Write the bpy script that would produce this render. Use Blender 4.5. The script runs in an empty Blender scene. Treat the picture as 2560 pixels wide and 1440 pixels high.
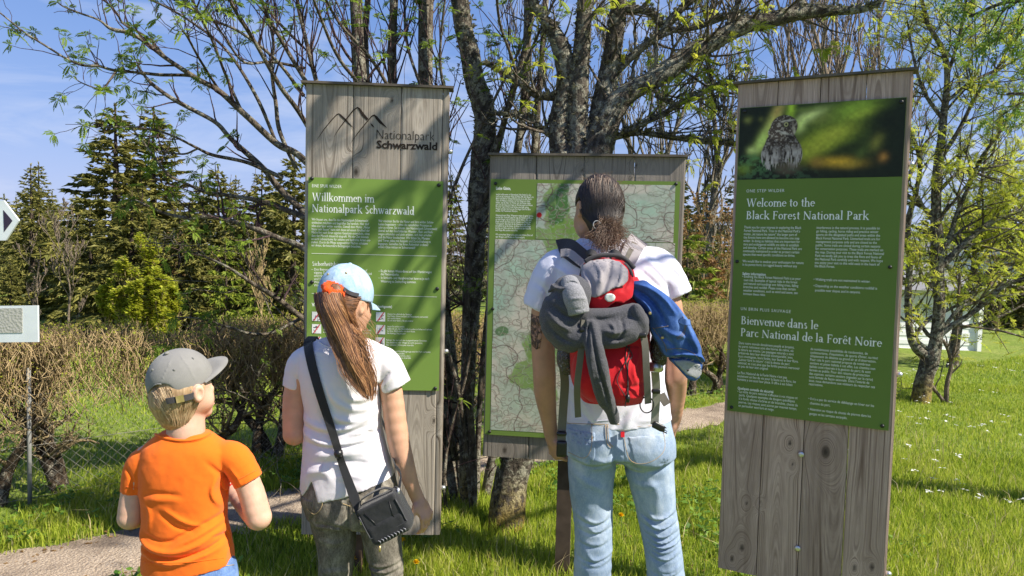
import bpy, math, random
import numpy as np
from mathutils import Vector, Matrix
rng = np.random.default_rng(7)
random.seed(7)
SC = bpy.context.scene
C = SC.collection

# ------------------------------------------------------------------ camera, sky, sun, exposure
CAM = np.array([0.0, 0.0, 1.53])
PITCH, ROLL, FPX = math.radians(3.156), math.radians(1.506), 1848.9
_F = np.array([0, math.cos(PITCH), -math.sin(PITCH)])
_U0 = np.array([0, math.sin(PITCH), math.cos(PITCH)])
_R0 = np.array([1.0, 0, 0])
_R = _R0 * math.cos(ROLL) + _U0 * math.sin(ROLL)
_U = _U0 * math.cos(ROLL) - _R0 * math.sin(ROLL)
cd = bpy.data.cameras.new('camera')
cam = bpy.data.objects.new('camera', cd)
C.objects.link(cam)
cd.sensor_width = 36.0
cd.lens = 36.0 * FPX / 2560
cd.clip_start, cd.clip_end = 0.05, 2000
M = Matrix.Identity(4)
for i in range(3):
    M[i][0], M[i][1], M[i][2], M[i][3] = _R[i], _U[i], -_F[i], CAM[i]
cam.matrix_world = M
SC.camera = cam

SUN_AZ = (0.925, -0.38)
SUN_EL = math.radians(46)
SUN = np.array([SUN_AZ[0] * math.cos(SUN_EL), SUN_AZ[1] * math.cos(SUN_EL), math.sin(SUN_EL)])
SUN /= np.linalg.norm(SUN)
sl = bpy.data.lights.new('sun', 'SUN')
sl.energy, sl.angle, sl.color = 4.7, math.radians(0.5), (1.0, 0.93, 0.80)
so = bpy.data.objects.new('sun', sl)
so.rotation_euler = Vector(SUN).to_track_quat('Z', 'Y').to_euler()
so.location = (8, -3, 9)
C.objects.link(so)

W = bpy.data.worlds.new('World')
SC.world = W
W.use_nodes = True
wn, wl = W.node_tree.nodes, W.node_tree.links
sky = wn.new('ShaderNodeTexSky')
sky.sky_type = 'NISHITA'
sky.sun_disc = False
sky.sun_elevation = SUN_EL
sky.sun_rotation = math.atan2(SUN_AZ[0], SUN_AZ[1])
sky.air_density, sky.dust_density, sky.ozone_density = 1.0, 0.1, 4.0
tc = wn.new('ShaderNodeTexCoord')
mp = wn.new('ShaderNodeMapping')
mp.inputs['Rotation'].default_value = (0.15, 0.25, 0.3)
mp.inputs['Scale'].default_value = (1.6, 3.0, 9.0)
wl.new(tc.outputs['Generated'], mp.inputs['Vector'])
no = wn.new('ShaderNodeTexNoise')
no.inputs['Scale'].default_value = 1.3
no.inputs['Detail'].default_value = 9
no.inputs['Roughness'].default_value = 0.62
no.inputs['Distortion'].default_value = 0.5
wl.new(mp.outputs['Vector'], no.inputs['Vector'])
rp = wn.new('ShaderNodeValToRGB')
rp.color_ramp.elements[0].position, rp.color_ramp.elements[0].color = 0.48, (0, 0, 0, 1)
rp.color_ramp.elements[1].position, rp.color_ramp.elements[1].color = 0.80, (0.75, 0.75, 0.75, 1)
wl.new(no.outputs['Fac'], rp.inputs['Fac'])
hs = wn.new('ShaderNodeHueSaturation')
hs.inputs['Hue'].default_value = 0.503
hs.inputs['Saturation'].default_value = 1.1
wl.new(sky.outputs['Color'], hs.inputs['Color'])
def _vm(op, a, b):
    n = wn.new('ShaderNodeVectorMath')
    n.operation = op
    wl.new(a, n.inputs[0])
    if isinstance(b, tuple): n.inputs[1].default_value = b
    else: wl.new(b, n.inputs[1])
    return n.outputs[0]


_c = hs.outputs['Color']          # soft shoulder: the horizon keeps some blue
_c = _vm('DIVIDE', _c, _vm('ADD', _vm('MULTIPLY', _c, (.27, .27, .27)), (1, 1, 1)))
_c = _vm('MULTIPLY', _c, (.86, .95, 1.42))
mx = wn.new('ShaderNodeMixRGB')
mx.inputs[2].default_value = (3.1, 3.3, 3.9, 1)
wl.new(rp.outputs['Color'], mx.inputs[0])
wl.new(_c, mx.inputs[1])
bg = wn['Background']
bg.inputs['Strength'].default_value = 0.135
wl.new(mx.outputs['Color'], bg.inputs['Color'])
SC.view_settings.view_transform = 'Standard'
SC.view_settings.look = 'None'
SC.view_settings.exposure = 0.95
SC.view_settings.gamma = 1.0
SC.render.engine = 'CYCLES'
SC.cycles.max_bounces = 6
SC.cycles.transparent_max_bounces = 8
SC.cycles.use_denoising = True


def ray(px, py):
    d = _F + _R * ((px - 1280) / FPX) + _U * ((720 - py) / FPX)
    return d


def P(px, py, Y):
    """point on the plane y = Y seen at pixel (px, py) of the 2560 frame"""
    d = ray(px, py)
    return CAM + d * (Y / d[1])


def G(px, py, z=0.0):
    """point on the ground seen at a pixel"""
    d = ray(px, py)
    return CAM + d * ((z - CAM[2]) / d[2])


# ------------------------------------------------------------------ objects
def thing(name, label, cat, loc=(0, 0, 0), group=None):
    o = bpy.data.objects.new(name, None)
    o.empty_display_size = 0.1
    o.location = loc
    C.objects.link(o)
    return tag(o, label, cat, group)


def tag(o, label=None, cat=None, group=None, kind=None):
    if label: o['label'] = label
    if cat: o['category'] = cat
    if group: o['group'] = group
    if kind: o['kind'] = kind
    return o


def wloc(o):
    v = np.zeros(3)
    while o is not None:
        v += np.array(o.location)
        o = o.parent
    return v


def meshdata(name, V, faces, mats=None, smooth=True, attrs=None, midx=None):
    """faces: one int array (n,k) or a list of them or a list of lists"""
    me = bpy.data.meshes.new(name)
    V = np.asarray(V, dtype=np.float32).reshape(-1, 3)
    if isinstance(faces, np.ndarray):
        faces = [faces]
    if len(faces) and isinstance(faces[0], np.ndarray) and faces[0].ndim == 2:
        faces = [f for f in faces if len(f)]
        loops = np.concatenate([f.ravel() for f in faces]).astype(np.int32)
        tot = np.concatenate([np.full(len(f), f.shape[1], np.int32) for f in faces])
    else:
        loops = np.array([i for f in faces for i in f], np.int32)
        tot = np.array([len(f) for f in faces], np.int32)
    st = np.concatenate([[0], np.cumsum(tot)[:-1]]).astype(np.int32)
    me.vertices.add(len(V))
    me.vertices.foreach_set('co', V.ravel())
    me.loops.add(len(loops))
    me.loops.foreach_set('vertex_index', loops)
    me.polygons.add(len(tot))
    me.polygons.foreach_set('loop_start', st)
    me.polygons.foreach_set('loop_total', tot)
    me.polygons.foreach_set('use_smooth', np.full(len(tot), smooth))
    if midx is not None:
        me.polygons.foreach_set('material_index', np.asarray(midx, np.int32))
    me.update(calc_edges=True)
    if attrs:
        for k, a in attrs.items():
            a = np.asarray(a, np.float32)
            if a.ndim == 1:
                at = me.attributes.new(k, 'FLOAT', 'POINT')
                at.data.foreach_set('value', a)
            elif a.shape[1] == 3:
                at = me.attributes.new(k, 'FLOAT_VECTOR', 'POINT')
                at.data.foreach_set('vector', a.ravel())
            else:
                at = me.attributes.new(k, 'FLOAT_COLOR', 'POINT')
                at.data.foreach_set('color', a.ravel())
    for m in (mats if isinstance(mats, (list, tuple)) else [mats]):
        if m: me.materials.append(m)
    return me


def obj(name, V, faces, mat=None, parent=None, **kw):
    V = np.asarray(V, dtype=np.float64).reshape(-1, 3)
    if parent is not None:
        V = V - wloc(parent)
    o = bpy.data.objects.new(name, meshdata(name, V, faces, mat, **kw))
    C.objects.link(o)
    if parent is not None:
        o.parent = parent
    return o


class MB:
    """collects pieces of one mesh"""
    def __init__(s):
        s.V, s.F, s.n, s.A = [], {}, 0, []

    def add(s, V, F, a=None):
        V = np.asarray(V, float).reshape(-1, 3)
        if isinstance(F, np.ndarray):
            F = [F]
        for f in F:
            f = np.asarray(f)
            if f.ndim == 1: f = f[None]
            s.F.setdefault(f.shape[1], []).append(f + s.n)
        s.V.append(V)
        if a is not None:
            a = np.asarray(a, float)
            s.A.append(np.broadcast_to(a, (len(V),) + a.shape[-1:] if a.ndim else (len(V),)))
        s.n += len(V)

    def box(s, c, sx, sy, sz, R=None, a=None):
        p = np.array([[x, y, z] for z in (-.5, .5) for y in (-.5, .5) for x in (-.5, .5)]) * (sx, sy, sz)
        if R is not None: p = p @ np.asarray(R).T
        s.add(p + np.asarray(c), np.array([[0, 2, 3, 1], [4, 5, 7, 6], [0, 1, 5, 4], [2, 6, 7, 3], [0, 4, 6, 2], [1, 3, 7, 5]]), a)

    def tube(s, pts, rad, n=8, cap=True, a=None):
        V, F = tube(pts, rad, n, cap)
        s.add(V, F, a)

    def build(s, name, mat, parent=None, attr=None, smooth=True):
        kw = {}
        if attr and s.A: kw['attrs'] = {attr: np.concatenate(s.A)}
        return obj(name, np.concatenate(s.V), [np.concatenate(f) for f in s.F.values()], mat, parent, smooth=smooth, **kw)


def nrm(v):
    v = np.asarray(v, float)
    return v / (np.linalg.norm(v, axis=-1, keepdims=True) + 1e-12)


def tube(pts, rad, n=8, cap=True, flat=None, up=None):
    """swept tube; flat = (a, b) radius multipliers along frame axes"""
    pts = np.asarray(pts, float)
    m = len(pts)
    rad = np.broadcast_to(np.asarray(rad, float), (m,))
    T = np.gradient(pts, axis=0)
    T = nrm(T)
    a = np.array(up, float) if up is not None else (np.array([0, 0, 1.]) if abs(T[0][2]) < 0.9 else np.array([1., 0, 0]))
    X = np.zeros((m, 3)); Yv = np.zeros((m, 3))
    for i in range(m):
        a = a - T[i] * (a @ T[i])
        a = a / (np.linalg.norm(a) + 1e-12)
        X[i] = a; Yv[i] = np.cross(T[i], a)
        if up is not None: a = np.array(up, float)
    th = np.arange(n) * 2 * math.pi / n
    fa, fb = flat if flat else (1, 1)
    ring = X[:, None] * (np.cos(th) * fa)[None, :, None] + Yv[:, None] * (np.sin(th) * fb)[None, :, None]
    V = (pts[:, None] + ring * rad[:, None, None]).reshape(-1, 3)
    i = np.arange(m - 1)[:, None] * n
    j = np.arange(n)[None]
    F = np.stack([i + j, i + (j + 1) % n, i + n + (j + 1) % n, i + n + j], -1).reshape(-1, 4)
    out = [F]
    if cap:
        out.append(np.arange(n)[None, ::-1].copy())
        out.append((np.arange(n) + (m - 1) * n)[None])
    return V, out


def smooth_path(pts, k=6):
    """Catmull-Rom through points (any number of columns)"""
    p = np.asarray(pts, float)
    q = np.vstack([2 * p[0] - p[1], p, 2 * p[-1] - p[-2]])
    t = np.linspace(0, 1, k, endpoint=False)[:, None]
    out = []
    for i in range(1, len(q) - 2):
        a, b, c, d = q[i - 1], q[i], q[i + 1], q[i + 2]
        out.append(0.5 * (2 * b + (c - a) * t + (2 * a - 5 * b + 4 * c - d) * t * t + (3 * b - a - 3 * c + d) * t ** 3))
    out.append(p[-1:])
    return np.vstack(out)


# value noise, vectorised
_perm = np.random.default_rng(3).random(4096).astype(np.float32)


def vnoise(x, y, z=0.0, seed=0):
    x, y, z = np.broadcast_arrays(np.asarray(x, np.float32), np.asarray(y, np.float32), np.asarray(z, np.float32))
    xi, yi, zi = np.floor(x), np.floor(y), np.floor(z)
    fx, fy, fz = x - xi, y - yi, z - zi
    fx, fy, fz = [f * f * (3 - 2 * f) for f in (fx, fy, fz)]
    xi, yi, zi = xi.astype(np.int64), yi.astype(np.int64), zi.astype(np.int64)

    def h(a, b, c):
        return _perm[(a * 73856093 ^ b * 19349663 ^ c * 83492791 ^ (seed * 2654435761)) & 4095]
    r = 0
    for dz in (0, 1):
        wz = fz if dz else 1 - fz
        for dy in (0, 1):
            wy = fy if dy else 1 - fy
            r = r + wz * wy * (h(xi, yi + dy, zi + dz) * (1 - fx) + h(xi + 1, yi + dy, zi + dz) * fx)
    return r


def fbm(x, y, z=0.0, o=4, seed=0):
    s, a, t = 0, 1, 0
    for i in range(o):
        s = s + a * vnoise(np.asarray(x) * 2 ** i, np.asarray(y) * 2 ** i, np.asarray(z) * 2 ** i, seed + i)
        t += a
        a *= 0.5
    return s / t


def lin(r, g=None, b=None):
    """sRGB 0-255 to linear"""
    c = np.array([r, g, b] if g is not None else r, float) / 255
    return np.where(c < .04045, c / 12.92, ((c + .055) / 1.055) ** 2.4)


# ------------------------------------------------------------------ materials
class Mat:
    def __init__(s, name, base=(.5, .5, .5), rough=.8, spec=.3):
        s.m = bpy.data.materials.new(name)
        s.m.use_nodes = True
        s.t = s.m.node_tree
        s.p = s.t.nodes['Principled BSDF']
        s.out = s.t.nodes['Material Output']
        s.set(s.p, {'Base Color': base, 'Roughness': rough, 'Specular IOR Level': spec})

    def set(s, n, inp):
        for k, v in inp.items():
            if isinstance(v, bpy.types.NodeSocket):
                s.t.links.new(v, n.inputs[k])
            else:
                d = n.inputs[k]
                if d.type == 'RGBA' and len(v) == 3: v = (*v, 1)
                d.default_value = v

    def n(s, typ, inp=None, out=0, **props):
        n = s.t.nodes.new('ShaderNode' + typ)
        for k, v in props.items(): setattr(n, k, v)
        if inp: s.set(n, inp)
        return n.outputs[out] if not isinstance(out, str) else n.outputs[out]

    def attr(s, name, out='Vector'):
        return s.n('Attribute', attribute_name=name, out=out)

    def coord(s, which='Object'):
        return s.n('TexCoord', out=which)

    def map(s, vec, scale=(1, 1, 1), loc=(0, 0, 0), rot=(0, 0, 0)):
        return s.n('Mapping', {'Vector': vec, 'Scale': scale, 'Location': loc, 'Rotation': rot})

    def noise(s, vec, scale=5, detail=4, rough=.55, dist=0, out=0):
        return s.n('TexNoise', {'Vector': vec, 'Scale': scale, 'Detail': detail, 'Roughness': rough, 'Distortion': dist}, out=out)

    def ramp(s, fac, stops, interp='LINEAR'):
        n = s.t.nodes.new('ShaderNodeValToRGB')
        cr = n.color_ramp
        cr.interpolation = interp
        while len(cr.elements) < len(stops): cr.elements.new(0.5)
        for e, (p, c) in zip(cr.elements, stops):
            e.position = p
            e.color = (*c, 1) if hasattr(c, '__len__') else (c, c, c, 1)
        s.t.links.new(fac, n.inputs[0])
        return n.outputs[0]

    def mix(s, fac, a, b, mode='MIX'):
        n = s.t.nodes.new('ShaderNodeMixRGB')
        n.blend_type = mode
        s.set(n, {0: fac, 1: a, 2: b})
        return n.outputs[0]

    def math(s, op, a, b=0.0):
        n = s.t.nodes.new('ShaderNodeMath')
        n.operation = op
        s.set(n, {0: a, 1: b})
        return n.outputs[0]

    def bump(s, h, strength=.4, dist=.01):
        b = s.n('Bump', {'Height': h, 'Strength': strength, 'Distance': dist})
        s.set(s.p, {'Normal': b})
        return b

    def color(s, c):
        s.set(s.p, {'Base Color': c})
        return s


def simple(name, base, rough=.8, spec=.3, metal=0.0, var=.12, scale=30, bump=.15, bscale=200):
    m = Mat(name, base, rough, spec)
    co = m.coord()
    f = m.noise(co, scale, 3)
    b = np.array(base)
    m.color(m.ramp(f, [(.3, tuple(b * (1 - var))), (.7, tuple(np.minimum(b * (1 + var), 1)))]))
    if bump: m.bump(m.noise(co, bscale, 2), bump, .002)
    m.p.inputs['Metallic'].default_value = metal
    return m.m


def leafmat(name, c1, c2, trans=.45, rough=.55, attr=True):
    """two-sided leaf: diffuse + gloss with light passing through"""
    m = Mat(name, c1, rough, .25)
    f = m.attr('rnd', out='Fac') if attr else m.noise(m.coord(), 3, 2)
    col = m.ramp(f, [(0.0, c1), (1.0, c2)])
    m.color(col)
    tr = m.n('BsdfTranslucent', {'Color': col})
    mixn = m.t.nodes.new('ShaderNodeMixShader')
    mixn.inputs[0].default_value = trans
    m.t.links.new(m.p.outputs[0], mixn.inputs[1])
    m.t.links.new(tr, mixn.inputs[2])
    m.t.links.new(mixn.outputs[0], m.out.inputs[0])
    return m.m


def paintmat(name, rough=.5, spec=.35):
    m = Mat(name, rough=rough, spec=spec)
    m.color(m.attr('Col', out='Color'))
    return m.m
# ------------------------------------------------------------------ sign materials
def woodmat(name, c_dark, c_light, tint):
    m = Mat(name, c_light, .85, .15)
    g = m.attr('grain')            # x ring phase, y height, z plank random
    sep = m.n('SeparateXYZ', {'Vector': g}, out=0)
    nd = sep.node
    ring, hz, pr = nd.outputs[0], nd.outputs[1], nd.outputs[2]
    v1 = m.n('CombineXYZ', {'X': ring, 'Y': m.math('MULTIPLY', hz, .6), 'Z': m.math('MULTIPLY', pr, 40)})
    lines = m.noise(v1, 1.0, 2, .6)
    v2 = m.n('CombineXYZ', {'X': m.math('MULTIPLY', ring, 5.0), 'Y': m.math('MULTIPLY', hz, 9.0), 'Z': pr})
    fine = m.noise(v2, 1.0, 3, .6)
    big = m.noise(m.coord(), 4.0, 4, .6)
    streak = m.noise(m.map(m.coord(), (22, 22, .9)), 1.0, 3, .6)
    cl = m.ramp(lines, [(.33, c_dark), (.47, c_light), (1, c_light)])
    cl = m.mix(m.ramp(fine, [(.35, .5), (.6, 0)]), cl, tuple(np.array(c_dark) * .8))
    cl = m.mix(m.ramp(big, [(.35, .55), (.65, 0)]), cl, tint)
    cl = m.mix(m.ramp(streak, [(.5, 0), (.75, .45)]), cl, tuple(np.array(c_dark) * 1.1))
    kn = m.attr('knot', out='Fac')
    cl = m.mix(kn, cl, (.035, .026, .02))
    pv = m.ramp(pr, [(0, .82), (1, 1.12)])
    cl = m.mix(1.0, cl, pv, 'MULTIPLY')
    m.color(cl)
    m.bump(m.math('ADD', lines, m.math('MULTIPLY', fine, .4)), .5, .004)
    return m.m


M_woodL = woodmat('weathered_wood', (.10, .078, .058), (.41, .36, .305), (.27, .232, .19))
M_woodC = woodmat('weathered_wood_grey', (.085, .072, .062), (.33, .285, .245), (.21, .18, .155))
M_woodR = woodmat('weathered_wood_brown', (.14, .085, .06), (.58, .43, .35), (.36, .26, .205))
M_cap = simple('lid_wood', (.11, .09, .07), .7, .3, var=.3, scale=14)
M_edge = simple('board_edge_wood', (.24, .2, .165), .85, .15, var=.25, scale=40)
M_post = simple('dark_post_wood', (.075, .055, .042), .85, .15, var=.3, scale=12)
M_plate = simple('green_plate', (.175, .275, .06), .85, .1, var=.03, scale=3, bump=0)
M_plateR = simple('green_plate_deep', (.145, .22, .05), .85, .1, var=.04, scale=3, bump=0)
M_white = simple('white_print', (.86, .88, .80), .5, .3, var=.02, bump=0)
M_black = simple('black_bolt', (.012, .012, .012), .4, .5, bump=0)
M_engrave = simple('engraved_dark', (.028, .021, .017), .9, .1, bump=0)
M_steel = simple('steel', (.6, .6, .6), .35, .5, metal=.85, bump=0)
M_red = simple('red_print', (.55, .03, .06), .5, .3, bump=0)
M_picto = simple('picto_white', (.72, .73, .7), .5, .3, bump=0)
M_ink = simple('picto_ink', (.12, .12, .12), .5, .3, bump=0)
M_print = paintmat('printed_picture', .55, .25)

_tc = {}


def text_geo(body, bold=0.0, space=1.0, line=1.0):
    key = (body, bold, space, line)
    if key in _tc: return _tc[key]
    c = bpy.data.curves.new('t', 'FONT')
    c.body = body
    c.resolution_u = 2
    c.offset = bold
    c.space_character = space
    c.space_line = line
    o = bpy.data.objects.new('t', c)
    C.objects.link(o)
    dg = bpy.context.evaluated_depsgraph_get()
    me = bpy.data.meshes.new_from_object(o.evaluated_get(dg))
    V = np.zeros(len(me.vertices) * 3, np.float32)
    me.vertices.foreach_get('co', V)
    F = [list(p.vertices) for p in me.polygons]
    bpy.data.objects.remove(o)
    bpy.data.curves.remove(c)
    bpy.data.meshes.remove(me)
    V = V.reshape(-1, 3)[:, :2]
    tri = []
    for f in F:
        for i in range(1, len(f) - 1): tri.append((f[0], f[i], f[i + 1]))
    _tc[key] = (V, np.array(tri))
    return _tc[key]


# serif lettering drawn stroke by stroke: V stem, L line, A arc (thick at the sides, thin at top and foot), S serif bar
XH, CH, AS, DE, TH, TN = .46, .68, .74, -.22, .105, .042
SERIF = {
    'n': (.53, 'V .11 0 .46 3;V .41 0 .3 1;A .26 .29 .15 .165 0 175'),
    'm': (.80, 'V .11 0 .46 3;V .40 0 .3 1;A .255 .29 .145 .165 0 175;V .69 0 .3 1;A .545 .29 .145 .165 0 175'),
    'h': (.53, 'V .11 0 .74 3;V .41 0 .3 1;A .26 .29 .15 .165 0 175'),
    'u': (.53, 'V .11 .15 .46 2;V .41 0 .46 2;A .26 .17 .15 .165 180 350;S .44 0 .08'),
    'r': (.38, 'V .11 0 .46 3;A .25 .29 .14 .16 40 175'),
    'o': (.50, 'A .25 .23 .185 .215 0 360'),
    'e': (.44, 'A .235 .23 .18 .215 0 318;L .07 .27 .40 .27 .04'),
    'ê': (.44, 'A .235 .23 .18 .215 0 318;L .07 .27 .40 .27 .04;L .11 .55 .235 .68 .05;L .235 .68 .36 .55 .05'),
    'c': (.42, 'A .24 .23 .18 .215 45 318'),
    'd': (.53, 'A .23 .23 .17 .215 0 360;V .41 0 .74 2;S .45 0 .08'),
    'p': (.54, 'V .12 -.22 .46 3;A .29 .23 .18 .215 0 360'),
    'a': (.46, 'V .34 .05 .31 0;A .215 .31 .13 .145 0 165;A .2 .135 .13 .12 0 360;S .4 .02 .08'),
    's': (.38, 'A .19 .345 .11 .105 35 270;A .19 .125 .12 .115 -150 90'),
    't': (.33, 'V .16 .07 .6 0;L .03 .445 .31 .445 .04;A .225 .1 .065 .09 180 320'),
    'i': (.26, 'V .13 0 .46 3;D .13 .63 .062'),
    'l': (.26, 'V .13 0 .74 3'),
    'k': (.52, 'V .11 0 .74 3;L .15 .2 .4 .45 .045;L .22 .27 .46 .01 .1;S .4 .45 .1;S .45 0 .1'),
    'v': (.49, 'L .08 .45 .26 .01 .1;L .26 .01 .42 .45 .045;S .08 .45 .1;S .42 .45 .08'),
    'w': (.72, 'L .08 .45 .24 .01 .1;L .24 .01 .37 .45 .045;L .35 .45 .5 .01 .1;L .5 .01 .65 .45 .045;S .08 .45 .1;S .36 .45 .09;S .65 .45 .08'),
    'z': (.44, 'L .06 .44 .39 .44 .045;L .37 .42 .08 .03 .09;L .06 .02 .4 .02 .045'),
    'W': (1.0, 'L .1 .67 .3 .01 .11;L .3 .01 .5 .67 .045;L .48 .67 .68 .01 .11;L .68 .01 .88 .67 .045;S .1 .67 .11;S .5 .67 .11;S .88 .67 .1'),
    'V': (.7, 'L .1 .67 .34 .01 .11;L .34 .01 .58 .67 .045;S .1 .67 .11;S .58 .67 .1'),
    'N': (.78, 'V .14 0 .66 5;L .12 .66 .62 .02 .11;V .64 0 .68 7'),
    'S': (.5, 'A .25 .51 .155 .155 30 270;A .25 .17 .165 .165 -150 90'),
    'P': (.58, 'V .17 0 .68 9;A .28 .5 .2 .17 -90 90;L .17 .67 .3 .67 .045;L .17 .33 .3 .33 .045'),
    'B': (.62, 'V .17 0 .68 9;A .28 .52 .17 .15 -90 90;A .3 .185 .22 .175 -90 90;L .17 .67 .3 .67 .045;L .17 .37 .3 .37 .045;L .17 .02 .32 .02 .045'),
    'F': (.56, 'V .17 0 .68 9;L .17 .66 .5 .66 .05;L .17 .36 .4 .36 .045;V .5 .55 .68 0 .035;V .41 .28 .44 0 .035'),
    ' ': (.26, ''), '-': (.3, 'L .04 .22 .26 .22 .06'),
}


def serif_geo(text):
    Vs, Fs, n, x0, dep = [], [], 0, 0.0, 0
    def quad(p, q, w):
        nonlocal n, dep
        p, q = np.array(p, float), np.array(q, float)
        d = (q - p) / (np.linalg.norm(q - p) + 1e-9)
        s = np.array([-d[1], d[0]]) * w / 2
        dep += 1
        Vs.append(np.column_stack([np.array([p + s, p - s, q - s, q + s]) + (x0, 0), np.full(4, dep % 7)]))
        Fs.append(np.array([[0, 1, 2], [0, 2, 3]]) + n); n += 4
    for ch in text:
        wd, prog = SERIF[ch]
        for st in filter(None, prog.split(';')):
            k, *a = st.split()
            a = [float(v) for v in a]
            if k == 'V':
                x, y0, y1, fl = a[0], a[1], a[2], int(a[3])
                w = a[4] if len(a) > 4 else TH
                if fl in (5, 7): w = .05
                quad((x, y0), (x, y1), w)
                if fl in (1, 3, 5, 9): quad((x - .1, y0 + .017), (x + .1, y0 + .017), .036)
                if fl in (2, 3): quad((x - .11, y1 - .05), (x + .02, y1 - .01), .045)
                if fl in (7, 9): quad((x - .1, y1 - .017), (x + .1, y1 - .017), .036)
            elif k == 'L':
                quad(a[:2], a[2:4], a[4])
            elif k == 'S':
                quad((a[0] - a[2], a[1]), (a[0] + a[2], a[1]), .036)
            else:
                if k == 'D': cx, cy, rx, ry, a0, a1 = a[0], a[1], .03, .03, 0, 360
                else: cx, cy, rx, ry, a0, a1 = a
                t = np.radians(np.linspace(a0, a1, max(4, int(abs(a1 - a0) / 22) + 2)))
                th = TN + (TH - TN) * np.abs(np.cos(t)) ** 1.3
                if k == 'D': th = np.full(len(t), .066)
                if ch in 'sS': th = TN + (TH - TN) * np.clip(np.abs(np.cos(t + .9)), 0, 1)
                c, s = np.cos(t), np.sin(t)
                o = np.column_stack([cx + (rx + th / 2 - .02) * c, cy + (ry + th / 2 - .02) * s])
                i_ = np.column_stack([cx + (rx - th / 2 - .02) * c, cy + (ry - th / 2 - .02) * s])
                dep += 1
                m = len(t)
                Vs.append(np.column_stack([np.vstack([o, i_]) + (x0, 0), np.full(2 * m, dep % 7)]))
                j = np.arange(m - 1)
                Fs.append(np.vstack([np.column_stack([j, j + m, j + m + 1]), np.column_stack([j, j + m + 1, j + 1])]) + n)
                n += 2 * m
        x0 += wd
    V = np.vstack(Vs)
    return V, np.vstack(Fs), x0


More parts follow.
